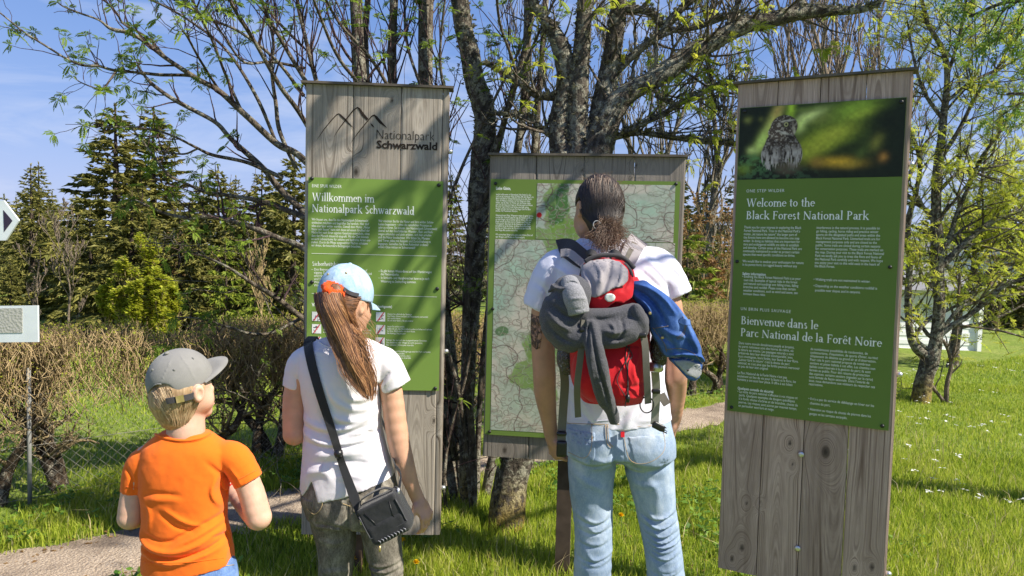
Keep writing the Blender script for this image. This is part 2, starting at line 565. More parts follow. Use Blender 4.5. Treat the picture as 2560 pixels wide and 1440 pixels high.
class Sign:
    def __init__(s, root, X, Y, yaw, w, z0, z1):
        s.root, s.w, s.z0, s.z1 = root, w, z0, z1
        s.D = np.array([math.cos(yaw), -math.sin(yaw), 0])
        s.N = np.array([-math.sin(yaw), -math.cos(yaw), 0])
        s.O = np.array([X, Y, 0]) - s.D * w / 2

    def uv(s, px, py, d=0.0):
        r = ray(px, py)
        o = s.O + s.N * d
        t = ((o - CAM) @ s.N) / (r @ s.N)
        p = CAM + r * t - o
        return np.array([p @ s.D, p[2]])

    def pt(s, u, z, d=0.0):
        u, z, d = np.broadcast_arrays(np.asarray(u, float), np.asarray(z, float), np.asarray(d, float))
        return s.O + u[..., None] * s.D + d[..., None] * s.N + np.stack([0 * z, 0 * z, z], -1)

    def box(s, mb, u0, u1, z0, z1, d0, d1, a=None):
        p = np.array([s.pt(u, z, d) for z in (z0, z1) for d in (d0, d1) for u in (u0, u1)])
        mb.add(p, np.array([[0, 2, 3, 1], [4, 5, 7, 6], [0, 1, 5, 4], [2, 6, 7, 3], [0, 4, 6, 2], [1, 3, 7, 5]]), a)

    def board(s, fr, mat, knots=(), th=.034, seed=1):
        r = np.random.default_rng(seed)
        ed = [0] + [f * s.w for f in fr] + [s.w]
        Vs, Fs, G_, K_, n = [], [], [], [], 0
        for a, b in zip(ed[:-1], ed[1:]):
            a += .0016; b -= .0016
            nu, nv = max(3, int((b - a) / .006)), int((s.z1 - s.z0) / .012)
            u = np.linspace(a, b, nu); v = np.linspace(s.z0, s.z1, nv)
            U, Vv = np.meshgrid(u, v)
            pr = r.random()
            uc = (a + b) / 2 + (r.random() - .5) * .12
            d0 = .03 + .1 * r.random(); sl_ = (r.random() - .5) * .05
            dd = d0 + sl_ * (Vv - 1) + .05 * (vnoise(Vv * .9, U * 3, seed * 3 + a) - .5)
            uu = U - uc + .018 * (vnoise(Vv * 2.2, U * 6, seed + 9 * a) - .5)
            ph = np.sqrt(uu ** 2 + dd ** 2)
            kd = np.zeros_like(U)
            for (kx, ky, kr) in knots:
                ku, kv = s.uv(kx, ky)
                kr = kr / 560
                R = np.hypot(U - ku, (Vv - kv) * .6)
                wgt = np.exp(-(R / (kr * 2.2)) ** 2)
                ph = ph * (1 - wgt) + (R * 1.2) * wgt
                kd = np.maximum(kd, np.exp(-(R / (kr * .55)) ** 4) * .9)
            dj = (r.random() - .5) * .0014
            edge = np.minimum(U - a, b - U) < .0025
            front = s.pt(U, Vv, np.where(edge, dj - .002, dj))
            back = s.pt(np.array([a, b, b, a]), np.array([s.z0, s.z0, s.z1, s.z1]), -th)
            Vs += [front.reshape(-1, 3), back]
            i = (np.arange(nv - 1)[:, None] * nu + np.arange(nu - 1)[None]).ravel()
            F = np.column_stack([i, i + 1, i + nu + 1, i + nu])
            c = [0, nu - 1, nu * nv - 1, nu * (nv - 1)]
            k = nu * nv
            F2 = np.array([[k + 1, k, k + 3, k + 2], [c[0], k, k + 1, c[1]], [c[1], k + 1, k + 2, c[2]], [c[2], k + 2, k + 3, c[3]], [c[3], k + 3, k, c[0]]])
            Fs.append(np.vstack([F, F2]) + n)
            G_.append(np.column_stack([ph.ravel() * 190, Vv.ravel(), np.full(nu * nv, pr)]))
            G_.append(np.column_stack([[0, 20, 24, 3], [0, 0, 2, 2], [pr] * 4]))
            K_ += [kd.ravel(), np.zeros(4)]
            n += nu * nv + 4
        obj('board_panel', np.vstack(Vs), np.vstack(Fs), mat, s.root, smooth=False, attrs={'grain': np.vstack(G_), 'knot': np.concatenate(K_)})

    def plate(s, TL, TR, B, mat, d0=.006, d1=.010):
        a, b, c = s.uv(*TL, d1), s.uv(*TR, d1), s.uv(*B, d1)
        s.pl = (a[0], b[0], c[1], (a[1] + b[1]) / 2)
        mb = MB()
        s.box(mb, a[0], b[0], c[1], s.pl[3], d0, d1)
        s.pd = d1
        s.po = mb.build('info_plate', mat, s.root, smooth=False)
        return s.po

    def poly(s, mb, pts, d):
        """flat polygon from pixels on the plate"""
        q = np.array([s.uv(*p, d) for p in pts])
        mb.add(s.pt(q[:, 0], q[:, 1], d), np.arange(len(q))[None])

    def text(s, mb, body, px, py, px2, cap, bold=0.0, space=1.0, line=1.0, lastpy=None, serif=False, d=None, ref=None):
        """baseline starts at pixel (px, py) and its widest line ends at px2; cap = capital height in pixels"""
        d = s.pd + .0003 if d is None else d
        a = s.uv(px, py, d)
        b = s.uv(px2, py, d)
        h = s.uv(px, py - cap, d)[1] - a[1]
        if serif:
            V, F, wd = serif_geo(body)
            sx = (b[0] - a[0]) / wd
            sy = h / CH
            mb.add(s.pt(a[0] + V[:, 0] * sx, a[1] + V[:, 1] * sy, d + V[:, 2] * 4e-5), F)
            return
        sy = h / .7
        n = body.count('\n')
        if n and lastpy is not None:
            pitch = (a[1] - s.uv(px, lastpy, d)[1]) / n
            line = pitch / sy
        V, F = text_geo(body, bold, space, line)
        if not len(V): return
        x0, x1 = V[:, 0].min(), V[:, 0].max()
        if n == 0: x0 = min(x0, .08)
        sx = (b[0] - a[0]) / (x1 - x0)
        mb.add(s.pt(a[0] + (V[:, 0] - x0) * sx, a[1] + V[:, 1] * sy, d), F)

    def bolts(s, pts, r=.0085, mat=None, name='bolt', d=None):
        d = s.pd if d is None else d
        for p in pts:
            u, z = s.uv(*p, d)
            mb = MB()
            c = [s.pt(u, z, d + k) for k in (-.002, .003, .006, .0072)]
            mb.tube(c, [r, r, r * .8, r * .35], 12)
            mb.build(name, mat or M_black, s.root)

    def cap(s, ov=.017, th=.011, front=.02, back=-.07):
        mb = MB()
        s.box(mb, -ov, s.w + ov, s.z1 + .001, s.z1 + th, back, front)
        mb.build('cap_board', M_cap, s.root, smooth=False)

    def post(s, u0, u1, d0=-.036, d1=-.1, ztop=None, mat=None, zbot=-.05):
        mb = MB()
        s.box(mb, u0, u1, zbot, ztop or s.z1 - .02, d1, d0)
        mb.build('post', mat or M_post, s.root, smooth=False)

    def picture(s, name, TL, TR, BL, BR, paint, nu, nv, d=None):
        """flat print: a grid painted by a function of (u, v), v downwards"""
        d = s.pd + .0008 if d is None else d
        q = [s.uv(*p, d) for p in (TL, TR, BL, BR)]
        u0, u1 = (q[0][0] + q[2][0]) / 2, (q[1][0] + q[3][0]) / 2
        z1, z0 = (q[0][1] + q[1][1]) / 2, (q[2][1] + q[3][1]) / 2
        U, Vv = np.meshgrid(np.linspace(0, 1, nu), np.linspace(0, 1, nv))
        col = paint(U, Vv)
        V = s.pt(u0 + (u1 - u0) * U, z1 + (z0 - z1) * Vv, d).reshape(-1, 3)
        i = (np.arange(nv - 1)[:, None] * nu + np.arange(nu - 1)[None]).ravel()
        F = np.column_stack([i, i + nu, i + nu + 1, i + 1])
        return obj(name, V, F, M_print, s.po, smooth=False, attrs={'Col': np.column_stack([col.reshape(-1, 3), np.ones(nu * nv)])})


# ------------------------------------------------------------------ German welcome board (tall, sunlit)
t = thing('information_board', 'tall narrow wooden board with engraved mountain logo and sunlit green German plate', 'sign', (-.613, 3.3, 0), 'information boards of the park')
S1 = Sign(t, -.613, 3.3, -.0569, .628, .207, 2.221)
S1.board((.33, .665, .955), M_woodL, [(890, 430, 12), (980, 250, 7), (1085, 1052, 7), (1040, 1240, 9)], seed=4)
S1.cap()
S1.post(.225, .268, mat=simple('brown_post_wood', (.13, .085, .055), .85, .15, var=.3, scale=12))
for u in (.0, .588):
    S1.post(u, u + .04, d0=-.034, d1=-.075, ztop=2.2, zbot=.21, mat=M_edge)
S1.plate((771, 441), (1108, 455), (1098, 977), M_plate)
S1.bolts([(780, 446), (1097, 463), (780, 705), (1093, 722), (1088, 971), (777, 964)])
mb = MB()
S1.text(mb, 'EINE SPUR WILDER', 780, 468, 854, 8, space=1.12, bold=.002)
mb.build('motto', M_white, S1.po, smooth=False)
mb = MB()
S1.text(mb, 'Willkommen im', 780, 502, 936, 20, serif=True)
S1.text(mb, 'Nationalpark Schwarzwald', 779, 530, 1036, 20, serif=True)
mb.build('headline', M_white, S1.po, smooth=False)
mb = MB()
S1.text(mb, 'Sicherheitshinweise', 780, 664, 878, 10, serif=True)
mb.build('subheading', M_white, S1.po, smooth=False)
mb = MB()
S1.text(mb, 'Wir freuen uns, dass Sie den Nationalpark Schwarzwald\nentdecken möchten und begrüßen Sie herzlich. Hier darf\nalles eine Spur wilder werden. Gemäß dem Motto „Natur\nNatur sein lassen“ kann sich diese auf einem Großteil der\nFläche frei nach ihren eigenen Gesetzen entwickeln, ohne\ndass der Mensch steuernd eingreift. Mit der Zeit können\nso auch Lebensräume für seltene und bedrohte Arten ent-\nstehen. Durch die Pflege ausgewählter Flächen schützen\nwir Arten, die besondere Bedingungen brauchen.', 779, 551, 927, 6.2, lastpy=616, bold=.001)
S1.text(mb, 'Wir möchten Sie für die Natur und ihre wilden Schön-\nheiten begeistern – ohne die natürlichen Prozesse zu\nsehr zu stören. Sie können den Nationalpark Schwarzwald\nüberall auf den beschilderten Wander-, Rad- und Reit-\nwegen erkunden und aktiv erleben, sich hier erholen\nund die Natur beobachten. Wir bitten Sie, Pflanzen\nund Tieren dabei mit Respekt und Zurückhaltung zu\nbegegnen. Genießen Sie Ihren Aufenthalt in dieser\nwilden Oase mitten im Schwarzwald!', 946, 555, 1093, 6.2, lastpy=620, bold=.001)
S1.text(mb, 'Das Betreten des Nationalparks erfolgt auf\neigene Gefahr. Beispiele für Gefahren im Wald\nund Naturgelände sind herabfallende Äste\nund Steinschlag. Bei Wetterlagen wie\nWind und Schnee sind die Wege im\nWinter gefährlich.', 785, 676, 929, 6.2, lastpy=716, bold=.001)
S1.text(mb, '–', 778, 676, 783, 6)
S1.text(mb, 'Es gibt keinen Winterdienst auf den Wanderwegen\ndes Nationalparks.', 952, 680, 1079, 6.2, lastpy=688, bold=.001)
S1.text(mb, 'In Schlucht- und Hangbereichen kann es je nach\nWitterung zu Steinschlag kommen.', 952, 697, 1073, 6.2, lastpy=706, bold=.001)
S1.text(mb, '–', 946, 680, 950, 6)
S1.text(mb, '–', 946, 697, 950, 6)
S1.text(mb, 'Verbote im Nationalpark', 779, 766, 892, 9, bold=.02)
S1.text(mb, '(gemäß Nationalparkgesetz)', 898, 768, 980, 6.5, bold=.015)
S1.text(mb, 'Klettern Sie außerhalb der Gewässer.\nDie Wiesen, Moore und Seen des Nationalparks sind sensibel\nund sensible Räume.\nDo not enter waters | Ne pas pénétrer', 969, 787, 1070, 4.2, lastpy=803, bold=.001)
S1.text(mb, 'Lassen Sie nichts zurück.\nHelfen Sie uns, den Nationalpark sauber zu halten und nehmen\nSie Ihren Abfall wieder mit nach Hause.\nNo littering | Ne pas jeter', 968, 818, 1080, 4.2, lastpy=835, bold=.001)
S1.text(mb, 'Fahren Sie nur auf den ausgewiesenen Strecken.\nDas Befahren der Wege ist nicht gestattet.\nNo vehicles | Véhicules interdits', 966, 852, 1068, 4.2, lastpy=864, bold=.001)
S1.text(mb, 'Drohnen und Modellflugzeuge sind im Park verboten\nund werden geahndet.\n(auch Ballons, Drachen, etc.)\nNo drones | Drones interdits', 966, 880, 1076, 4.2, lastpy=896, bold=.001)
for y in (787, 818, 850):
    S1.text(mb, 'Bleiben Sie auf den Wegen und\nhalten Sie Ihre Hunde an der Leine,\nauch im Winter. Keep to the paths', 808, y, 928, 4.2, lastpy=y + 14, bold=.001)
mb.build('body_text', M_white, S1.po, smooth=False)
mb = MB()
for y0, y1 in ((633, 640), (733, 742)):
    S1.poly(mb, [(779, y0), (779, y0 + .9), (1092, y1 + .9), (1092, y1)], S1.pd + .0012)
mb.build('dividing_line', M_white, S1.po, smooth=False)
for k, (x, y) in enumerate([(780, 779), (780, 810), (780, 841), (940, 780), (940, 812), (939, 843)]):
    mb = MB()
    S1.poly(mb, [(x, y), (x, y + 23), (x + 23, y + 24), (x + 23, y + 1)], S1.pd + .0012)
    po = mb.build('pictogram', M_picto, S1.po, smooth=False)
    mb = MB()
    for j in range(5):
        a = rng.random(4) * 17
        S1.poly(mb, [(x + 3 + a[0], y + 4 + a[1]), (x + 3.4 + a[0], y + 6 + a[1]), (x + 3 + a[2], y + 6 + a[3]), (x + 2.6 + a[2], y + 4.6 + a[3])], S1.pd + .0018 + j * 1e-4)
    mb.build('drawing', M_ink, po, smooth=False)
    mb = MB()
    S1.poly(mb, [(x + 3, y + 22), (x + 5.5, y + 23), (x + 21, y + 1), (x + 18, y + 1)], S1.pd + .0026)
    mb.build('slash', M_red, po, smooth=False)
# engraved logo on the wood: three peaks and the park's name
zx = lambda x, y: (750 + x / 5.144, 200 + y / 5.144)
mb = MB()
for outer, inner in [
    ([(205, 790), (300, 640), (400, 515), (470, 440), (500, 428), (530, 445), (590, 500), (640, 560), (710, 640)],
     [(205, 790), (305, 650), (407, 525), (475, 452), (500, 440), (520, 470), (575, 520), (632, 575), (710, 640)]),
    ([(430, 745), (500, 620), (590, 500), (680, 385), (740, 345), (775, 365), (830, 440), (880, 500)],
     [(430, 745), (505, 632), (600, 512), (690, 397), (738, 360), (760, 395), (800, 465), (862, 520)]),
    ([(640, 830), (740, 680), (860, 530), (920, 460), (955, 442), (990, 465), (1060, 545), (1125, 622)],
     [(640, 830), (745, 690), (868, 540), (925, 474), (952, 462), (975, 500), (1020, 555), (1125, 622)]),
    ([(905, 555), (930, 575), (958, 617)], [(905, 555), (922, 590), (958, 617)])]:
    o_, i_ = [np.array([S1.uv(*zx(*p), .0) for p in q]) for q in (outer, inner)]
    if len(o_) == 3: o_[1] += (.001, .001)
    m_ = len(o_)
    V = np.vstack([S1.pt(o_[:, 0], o_[:, 1], .0015), S1.pt(i_[:, 0], i_[:, 1], .0015)])
    j = np.arange(m_ - 1)
    mb.add(V, np.column_stack([j, j + m_, j + m_ + 1, j + 1]))
mb.build('mountain_logo', M_engrave, S1.root, smooth=False)
mb = MB()
S1.text(mb, 'Nationalpark', 941, 347, 1086, 24, bold=-.014, d=.0016)
S1.text(mb, 'Schwarzwald', 941, 370, 1093, 19, bold=.028, d=.0018)
mb.build('engraved_name', M_engrave, S1.root, smooth=False)
for z in (.42, 1.05, 1.95):
    mb = MB()
    mb.tube([S1.pt(S1.w - .002, z, -.02), S1.pt(S1.w + .012, z, -.02), S1.pt(S1.w + .02, z, -.02)], [.011, .011, .006], 10)
    mb.build('side_bolt', M_steel, S1.root)


# ------------------------------------------------------------------ map board (centre, behind the man)
def map_paint(u, v):
    n1 = fbm(u * 7, v * 12, 1.3, 5)
    n2 = fbm(u * 5 + 9, v * 9, 4.1, 4)
    hill = np.clip((np.roll(n1, 2, 1) - n1) * 9 + .5, 0, 1)
    c = lin(172, 180, 164)[None, None] * (0.62 + .5 * hill[..., None])
    w = np.clip((n2 - .52) * 9, 0, 1)[..., None]
    c = c * (1 - w * .6) + lin(200, 186, 172) * w * .6
    w = np.clip((.44 - n2) * 9, 0, 1)[..., None]
    c = c * (1 - w * .5) + lin(150, 190, 165) * w * .5

    def blob(cx, cy, rx, ry, rot=0, sharp=9, amp=.5):
        x, y = u - cx, (v - cy)
        x, y = x * math.cos(rot) + y * math.sin(rot), -x * math.sin(rot) + y * math.cos(rot)
        r = np.hypot(x / rx, y / ry) + amp * (fbm(u * 13, v * 19, cx * 7, 3) - .5) * 2
        return np.clip((1 - r) * sharp, 0, 1)[..., None]
    for (cx, cy, rx, ry, rot) in [(.40, .105, .07, .115, .15), (.45, .19, .10, .07, .3), (.36, .235, .09, .06, 0), (.53, .23, .12, .05, .5), (.55, .30, .14, .05, -.5), (.28, .66, .10, .075, .4), (.22, .76, .12, .06, -.3), (.34, .585, .05, .05, 0), (.30, .82, .1, .05, .3), (.42, .47, .05, .03, .1)]:
        w = blob(cx, cy, rx, ry, rot)
        c = c * (1 - w * .85) + lin(112, 142, 64) * (.7 + .5 * hill[..., None]) * w * .85
    for (cx, cy, rx, ry, rot) in [(.43, .09, .035, .10, .15), (.39, .13, .035, .05, 0), (.56, .215, .03, .03, 0), (.44, .30, .03, .05, .5), (.26, .67, .05, .02, .4), (.05, .60, .04, .02, 0)]:
        w = blob(cx, cy, rx, ry, rot)
        c = c * (1 - w * .85) + lin(62, 102, 50) * w * .85
    for (sc, sd, k, wd, col, st) in [(3.2, 5, 7, .045, (120, 105, 92), .75), (5.5, 11, 5, .05, (96, 92, 84), .7), (2.0, 23, 4, .022, (86, 62, 60), .95), (9, 31, 4, .06, (120, 128, 108), .6), (14, 41, 3, .06, (130, 112, 104), .7), (7, 53, 9, .03, (150, 160, 140), .6)]:
        f = fbm(u * sc, v * sc * 1.8, sd, 4, sd)
        q = np.abs((f * k) % 1 - .5)
        gx = np.hypot(*np.gradient(f)) * k + 1e-6
        w = np.clip(1.5 - q / (gx * .8), 0, 1) * (q < wd * 2)
        c = c * (1 - (w * st)[..., None]) + lin(*col) * (w * st)[..., None]
    w = blob(.315, .13, .014, .012, 0, 20, .2)
    c = c * (1 - w) + lin(190, 30, 30) * w
    return c


t = thing('map_board', 'broad wooden board with a printed park map, partly hidden by the man with the rucksack', 'sign', (.314, 3.3, 0), 'information boards of the park')
S2 = Sign(t, .314, 3.3, .1282, .866, .568, 1.939)
S2.board((.245, .49, .745), M_woodC, [(1455, 425, 5), (1262, 1125, 10), (1590, 415, 6)], seed=8)
S2.cap(ov=.006)
S2.post(.345, .412)
S2.post(.80, .858)
S2.plate((1227, 449), (1701, 452), (1215, 1086), M_plateR)
S2.bolts([(1239, 459), (1690, 460), (1232, 772), (1224, 1079)], r=.0075)
S2.picture('printed_map', (1341, 460), (1688, 461), (1341, 602), (1684, 602), lambda u, v: map_paint(.30 + .70 * u, v * .23), 260, 110)
S2.picture('printed_map', (1237, 602.6), (1684, 602.6), (1226, 1076), (1673, 1098), lambda u, v: map_paint(u, .23 + v * .77), 340, 380)
mb = MB()
S2.text(mb, 'Liebe Gäste,', 1240, 474, 1277, 7.5, bold=.02)
S2.text(mb, 'herzlich willkommen im Nationalpark. Hier finden Sie alles\nrund um die markierten Wege und Pfade. Mit dem Besuch von\nMoor und Wald im Schwarzwald können Sie zu allen Zeiten\nTiere und Pflanzen entdecken. Auf den Wegen der Karte\nbleiben, weil die Natur im Winter ruht. Die Ranger helfen,\ngern auch die Gäste mit Fragen zu Wanderungen und Wetter.\nFür einen Tag im Wald: feste Schuhe, eine Jacke, genug\nWasser und Zeit. Rund um den Park liegen Orte mit Bahn\nund Bus. Viel Freude beim Wandern.', 1240, 488, 1334, 4.6, lastpy=529, bold=.003)
S2.text(mb, 'Gekennzeichnete Wege: Wegweiser zeigen die ganze Strecke\nund die Zeit. Die Karte zeigt die Lage der Hütten und Moore\nmit allen Wegen, die im Sommer und im Winter offen sind.\nWege im Kern des Parks sind im Frühjahr zum Schutz der\nTiere gesperrt. Bitte lesen Sie die Hinweise an den Tafeln\nund achten Sie auf die Farben. So finden Sie die Rundwege\nzum See, zur Höhe und in das Tal. Auch mit dem Rad sind\nviele Wege offen, andere nur zu Fuß.', 1239, 540, 1333, 4.6, lastpy=577, bold=.003)
S2.text(mb, 'Wir wünschen Ihnen eine gute und schöne Zeit auf\nden Wegen und Pfaden im Nationalpark.', 1239, 588, 1332, 4.6, lastpy=594, bold=.003)
mb.build('body_text', M_white, S2.po, smooth=False)


# ------------------------------------------------------------------ English and French board (right)
def owl_paint(u, v):
    H, Wd = u.shape
    x, y = u * 1.89, v * .835            # equal units
    c = np.zeros((H, Wd, 3)) + lin(22, 27, 17)

    def b(cx, cy, rx, ry, rot, col, k=1.0, hard=1.0, ang=True):
        nonlocal c
        X, Y_ = x - cx, y - cy
        r_ = math.radians(rot)
        X, Y_ = X * math.cos(r_) + Y_ * math.sin(r_), -X * math.sin(r_) + Y_ * math.cos(r_)
        q = (np.abs(X) / rx) ** 2 + (np.abs(Y_) / ry) ** 2
        w = (np.exp(-q ** hard) * k)[..., None]
        c = c * (1 - w) + lin(*col) * w
    b(1.10, .30, .42, .30, 0, (60, 78, 24), .8)
    b(1.0, .42, .34, .13, -22, (120, 132, 34), .95)
    b(1.12, .36, .22, .09, -20, (150, 150, 50), .8)
    b(.92, .50, .2, .09, -20, (140, 142, 44), .9)
    b(1.35, .08, .28, .10, -14, (118, 140, 44), .95)
    b(1.42, .14, .16, .05, -14, (150, 162, 52), .7)
    b(.98, .17, .15, .07, -12, (112, 118, 50), .7)
    b(1.18, .655, .22, .055, 2, (182, 142, 40), .95)
    b(.95, .66, .07, .06, 10, (128, 98, 40), .8)
    b(1.30, .70, .16, .04, 0, (150, 120, 40), .5)
    b(1.6, .45, .06, .10, 30, (116, 112, 46), .8)
    b(1.68, .62, .05, .05, 50, (140, 98, 44), .9)
    b(1.45, .55, .06, .12, 30, (70, 82, 34), .7)
    b(1.70, .25, .2, .16, 0, (20, 24, 14), .8)
    b(1.25, .52, .22, .06, -18, (24, 26, 14), .7)
    b(.80, .06, .2, .03, -5, (96, 112, 46), .6)
    b(.62, .04, .05, .13, 5, (150, 176, 48), .85)
    b(.40, .2, .065, .26, 27, (160, 160, 78), .95)
    b(.46, .06, .05, .1, 25, (160, 128, 70), .7)
    b(.28, .4, .06, .14, 27, (168, 186, 92), .95)
    b(.17, .50, .06, .05, 0, (170, 180, 100), .9)
    b(.84, .14, .16, .05, -22, (178, 186, 110), .95)
    b(.74, .22, .06, .10, 15, (170, 182, 100), .9)
    b(.10, .14, .05, .04, 0, (110, 112, 52), .7)
    b(.26, .14, .03, .03, 0, (90, 92, 40), .6)
    b(.7, .83, .75, .10, 0, (20, 24, 16), .85)
    n = fbm(u * 46, v * 24, 2, 3)
    m = np.clip((.17 - np.hypot((x - .17) / 1.6, y - .68)) * 14, 0, 1) * np.clip((n - .4) * 5, 0, 1)
    c = c * (1 - m[..., None] * .9) + lin(62, 92, 52) * m[..., None] * .9
    b(.07, .72, .10, .06, 0, (96, 112, 34), .8)
    b(.20, .58, .05, .06, 0, (74, 104, 54), .6)

    c = c * 1.6

    def msk(cx, cy, rx, ry, k=16):
        return np.clip((1 - np.hypot((x - cx) / rx, (y - cy) / ry)) * k * min(rx, ry) / .1, 0, 1)
    fth = fbm(x * 60, y * 13, 5, 3)
    spk = fbm(x * 52, y * 60, 8, 3)
    body = np.clip(msk(.53, .56, .25, .24) + msk(.52, .46, .20, .2), 0, 1) * np.clip((.70 - y + .06 * (fth - .5) * 4) * 30, 0, 1)
    bc = lin(66, 54, 44) + (lin(176, 166, 154) - lin(66, 54, 44)) * np.clip((spk - .5) * 5, 0, 1)[..., None] * .5
    white = np.clip((y - .43) * 9, 0, 1) * np.clip((fth - .33) * 4, 0, 1) * (1 - .75 * np.exp(-((x - .53) / .045) ** 2))
    bc = bc * (1 - white[..., None]) + lin(176, 166, 156) * white[..., None]
    dk = np.clip((.40 - fth) * 7, 0, 1) * np.clip((y - .4) * 6, 0, 1)
    bc = bc * (1 - .8 * dk[..., None]) + lin(34, 28, 24) * .8 * dk[..., None]
    c = c * (1 - body[..., None]) + bc * body[..., None]
    head = np.clip(msk(.545, .24, .165, .135) + msk(.51, .30, .16, .1), 0, 1)
    hc = lin(84, 70, 58) + (lin(178, 164, 146) - lin(84, 70, 58)) * np.clip((spk - .55) * 7, 0, 1)[..., None]
    hc = hc * (.65 + .5 * np.clip((y - .1) * 4, 0, 1))[..., None]
    c = c * (1 - head[..., None]) + hc * head[..., None]
    b(.60, .24, .07, .06, 0, (52, 42, 34), .8)
    b(.585, .175, .085, .012, -6, (190, 180, 164), .8, 2)
    b(.57, .215, .034, .036, 0, (30, 25, 20), .95, 3)
    b(.57, .215, .025, .027, 0, (196, 190, 130), .95, 3)
    b(.57, .215, .014, .015, 0, (8, 8, 8), 1, 3)
    b(.667, .285, .016, .045, -8, (190, 180, 150), .9, 2)
    b(.655, .25, .012, .07, -6, (150, 138, 120), .7, 2)
    b(.56, .315, .09, .013, 18, (200, 190, 172), .75, 2)
    b(.62, .36, .06, .035, 10, (34, 28, 24), .75, 2)
    b(.61, .72, .16, .07, 0, (92, 80, 62), .9, 2)
    c *= (1.1 + .3 * (n - .5) * 2)[..., None]
    m = np.clip((.6 - np.abs(x - .45)) * 3, 0, 1) * np.clip((y - .70) * 14, 0, 1) * np.clip((n - .47) * 6, 0, 1)
    c = c * (1 - m[..., None] * .8) + lin(66, 92, 62) * m[..., None] * .8
    return c


t = thing('information_board', 'tall wide wooden board with an owl picture above English and French texts', 'sign', (1.254, 3.1, 0), 'information boards of the park')
k_ = 3.1 / 3.3
S3 = Sign(t, 1.33495 * k_, 3.1, .49885, .71651 * k_, 1.53 + (.023 - 1.53) * k_, 1.53 + (2.3077 - 1.53) * k_)
S3.board((.25, .5, .755), M_woodR, [(2064, 1130, 15), (1975, 1108, 8), (1982, 1162, 5), (1855, 1370, 9), (1830, 1397, 8), (2180, 1418, 9), (1900, 1260, 4), (2136, 1420, 7), (2018, 325, 4), (1866, 1258, 4)], seed=21)
S3.cap()
S3.post(.30, .36, zbot=-.1)
for u in (.0, S3.w - .036):
    S3.post(u, u + .036, d0=-.0345, d1=-.07, ztop=S3.z1 - .01, zbot=S3.z0, mat=M_edge)
S3.plate((1850, 270), (2267, 243), (2214, 1076), M_plateR)
S3.picture('owl_photograph', (1850.5, 271), (2266.5, 244), (1844, 450), (2255, 441), owl_paint, 330, 150)
S3.bolts([(1862, 279), (2254, 255), (1843, 654), (2225, 668), (1829, 1018), (2206, 1065)], r=.0075)
S3.bolts([(2003, 1136), (1994, 1371)], r=.013, mat=M_steel, name='steel_bolt', d=.003)
mb = MB()
S3.text(mb, 'ONE STEP WILDER', 1866, 481, 1961, 7.5, space=1.2)
mb.build('motto', M_white, S3.po, smooth=False)
mb = MB()
S3.text(mb, 'UN BRIN PLUS SAUVAGE', 1852, 775, 1977, 7.5, space=1.2)
mb.build('motto', M_white, S3.po, smooth=False)
mb = MB()
S3.text(mb, 'Welcome to the', 1866, 517, 2037, 20, serif=True)
S3.text(mb, 'Black Forest National Park', 1864, 548, 2172, 20, serif=True)
mb.build('headline', M_white, S3.po, smooth=False)
mb = MB()
S3.text(mb, 'Bienvenue dans le', 1851, 810, 2046, 20, serif=True)
S3.text(mb, 'Parc National de la Forêt Noire', 1850, 840, 2206, 20, serif=True)
mb.build('headline', M_white, S3.po, smooth=False)
mb = MB()
S3.text(mb, "Thank you for your interest in exploring the Black\nForest National Park. True to the National Park's\nmotto „let nature be nature“ the larger part of\nthe forests here are allowed to become one step\nwilder. In doing so habitats that are important for\nrare and endangered wildlife are able to establish\nand develop. Certain areas of the National Park are\ncontinually maintained in order to protect certain\nspecies that need specific conditions to thrive.\n\nWe would like to awaken your enthusiasm for nature\nin its purest form; its rugged beauty without any", 1860, 571, 2013, 6.4, lastpy=664, bold=.002)
S3.text(mb, 'interference in the natural process. It is possible to\ngo hiking, cycling, horse riding and practice winter\nsports on the designated paths and areas within the\nBlack Forest National Park. Unmarked trails are for\nmanagement purposes only and are closed to the\npublic. Some trails are closed during certain seasons\nfor conservation purposes. These trails are marked on\nthe map. During your visit to the Black Forest National\nPark we kindly ask you to treat the flora and fauna of\nthe National Park carefully and with respect. We hope\nyou enjoy your visit to this wild oasis in the heart of\nthe Black Forest.', 2041, 572, 2213, 6.4, lastpy=668, bold=.002)
S3.text(mb, 'Safety information', 1856, 687, 1914, 6.6, bold=.022)
S3.text(mb, '• Entering the Black Forest National Park is at your\n  own risk. Examples of typical risks in the forest\n  and natural surroundings are: falling trees, falling\n  branches and rockfall. Please note that certain\n  weather conditions, such as wind and snow, can\n  increase these risks.', 1856, 694, 2002, 6.4, lastpy=737, bold=.002)
S3.text(mb, '• Walking trails are not maintained in winter.', 2034, 701, 2176, 6.4, bold=.002)
S3.text(mb, '• Depending on the weather conditions rockfall is\n  possible near slopes and in canyons.', 2034, 717, 2193, 6.4, lastpy=728, bold=.002)
S3.text(mb, 'Dans notre monde densément peuplé et bruyant,\nles parcs nationaux sont des havres de calme, où\nla nature est intacte. Les paysages naturels y sont\npréservés dans leur diversité incomparable, avec\nleurs montagnes, leurs forêts, leur faune et leur flore.\n„Laisser faire la nature“ c’est la devise du parc\nnational, et c’est ainsi que les forêts peuvent retrouver\nun peu de leur état originel.\n\nLe Parc National de la Forêt Noire n’est pas\nseulement un lieu de vie pour la faune et la flore, les\nhumains y ont aussi leur place. Il offre à ses hôtes', 1847, 860, 2002, 6.4, lastpy=951, bold=.002)
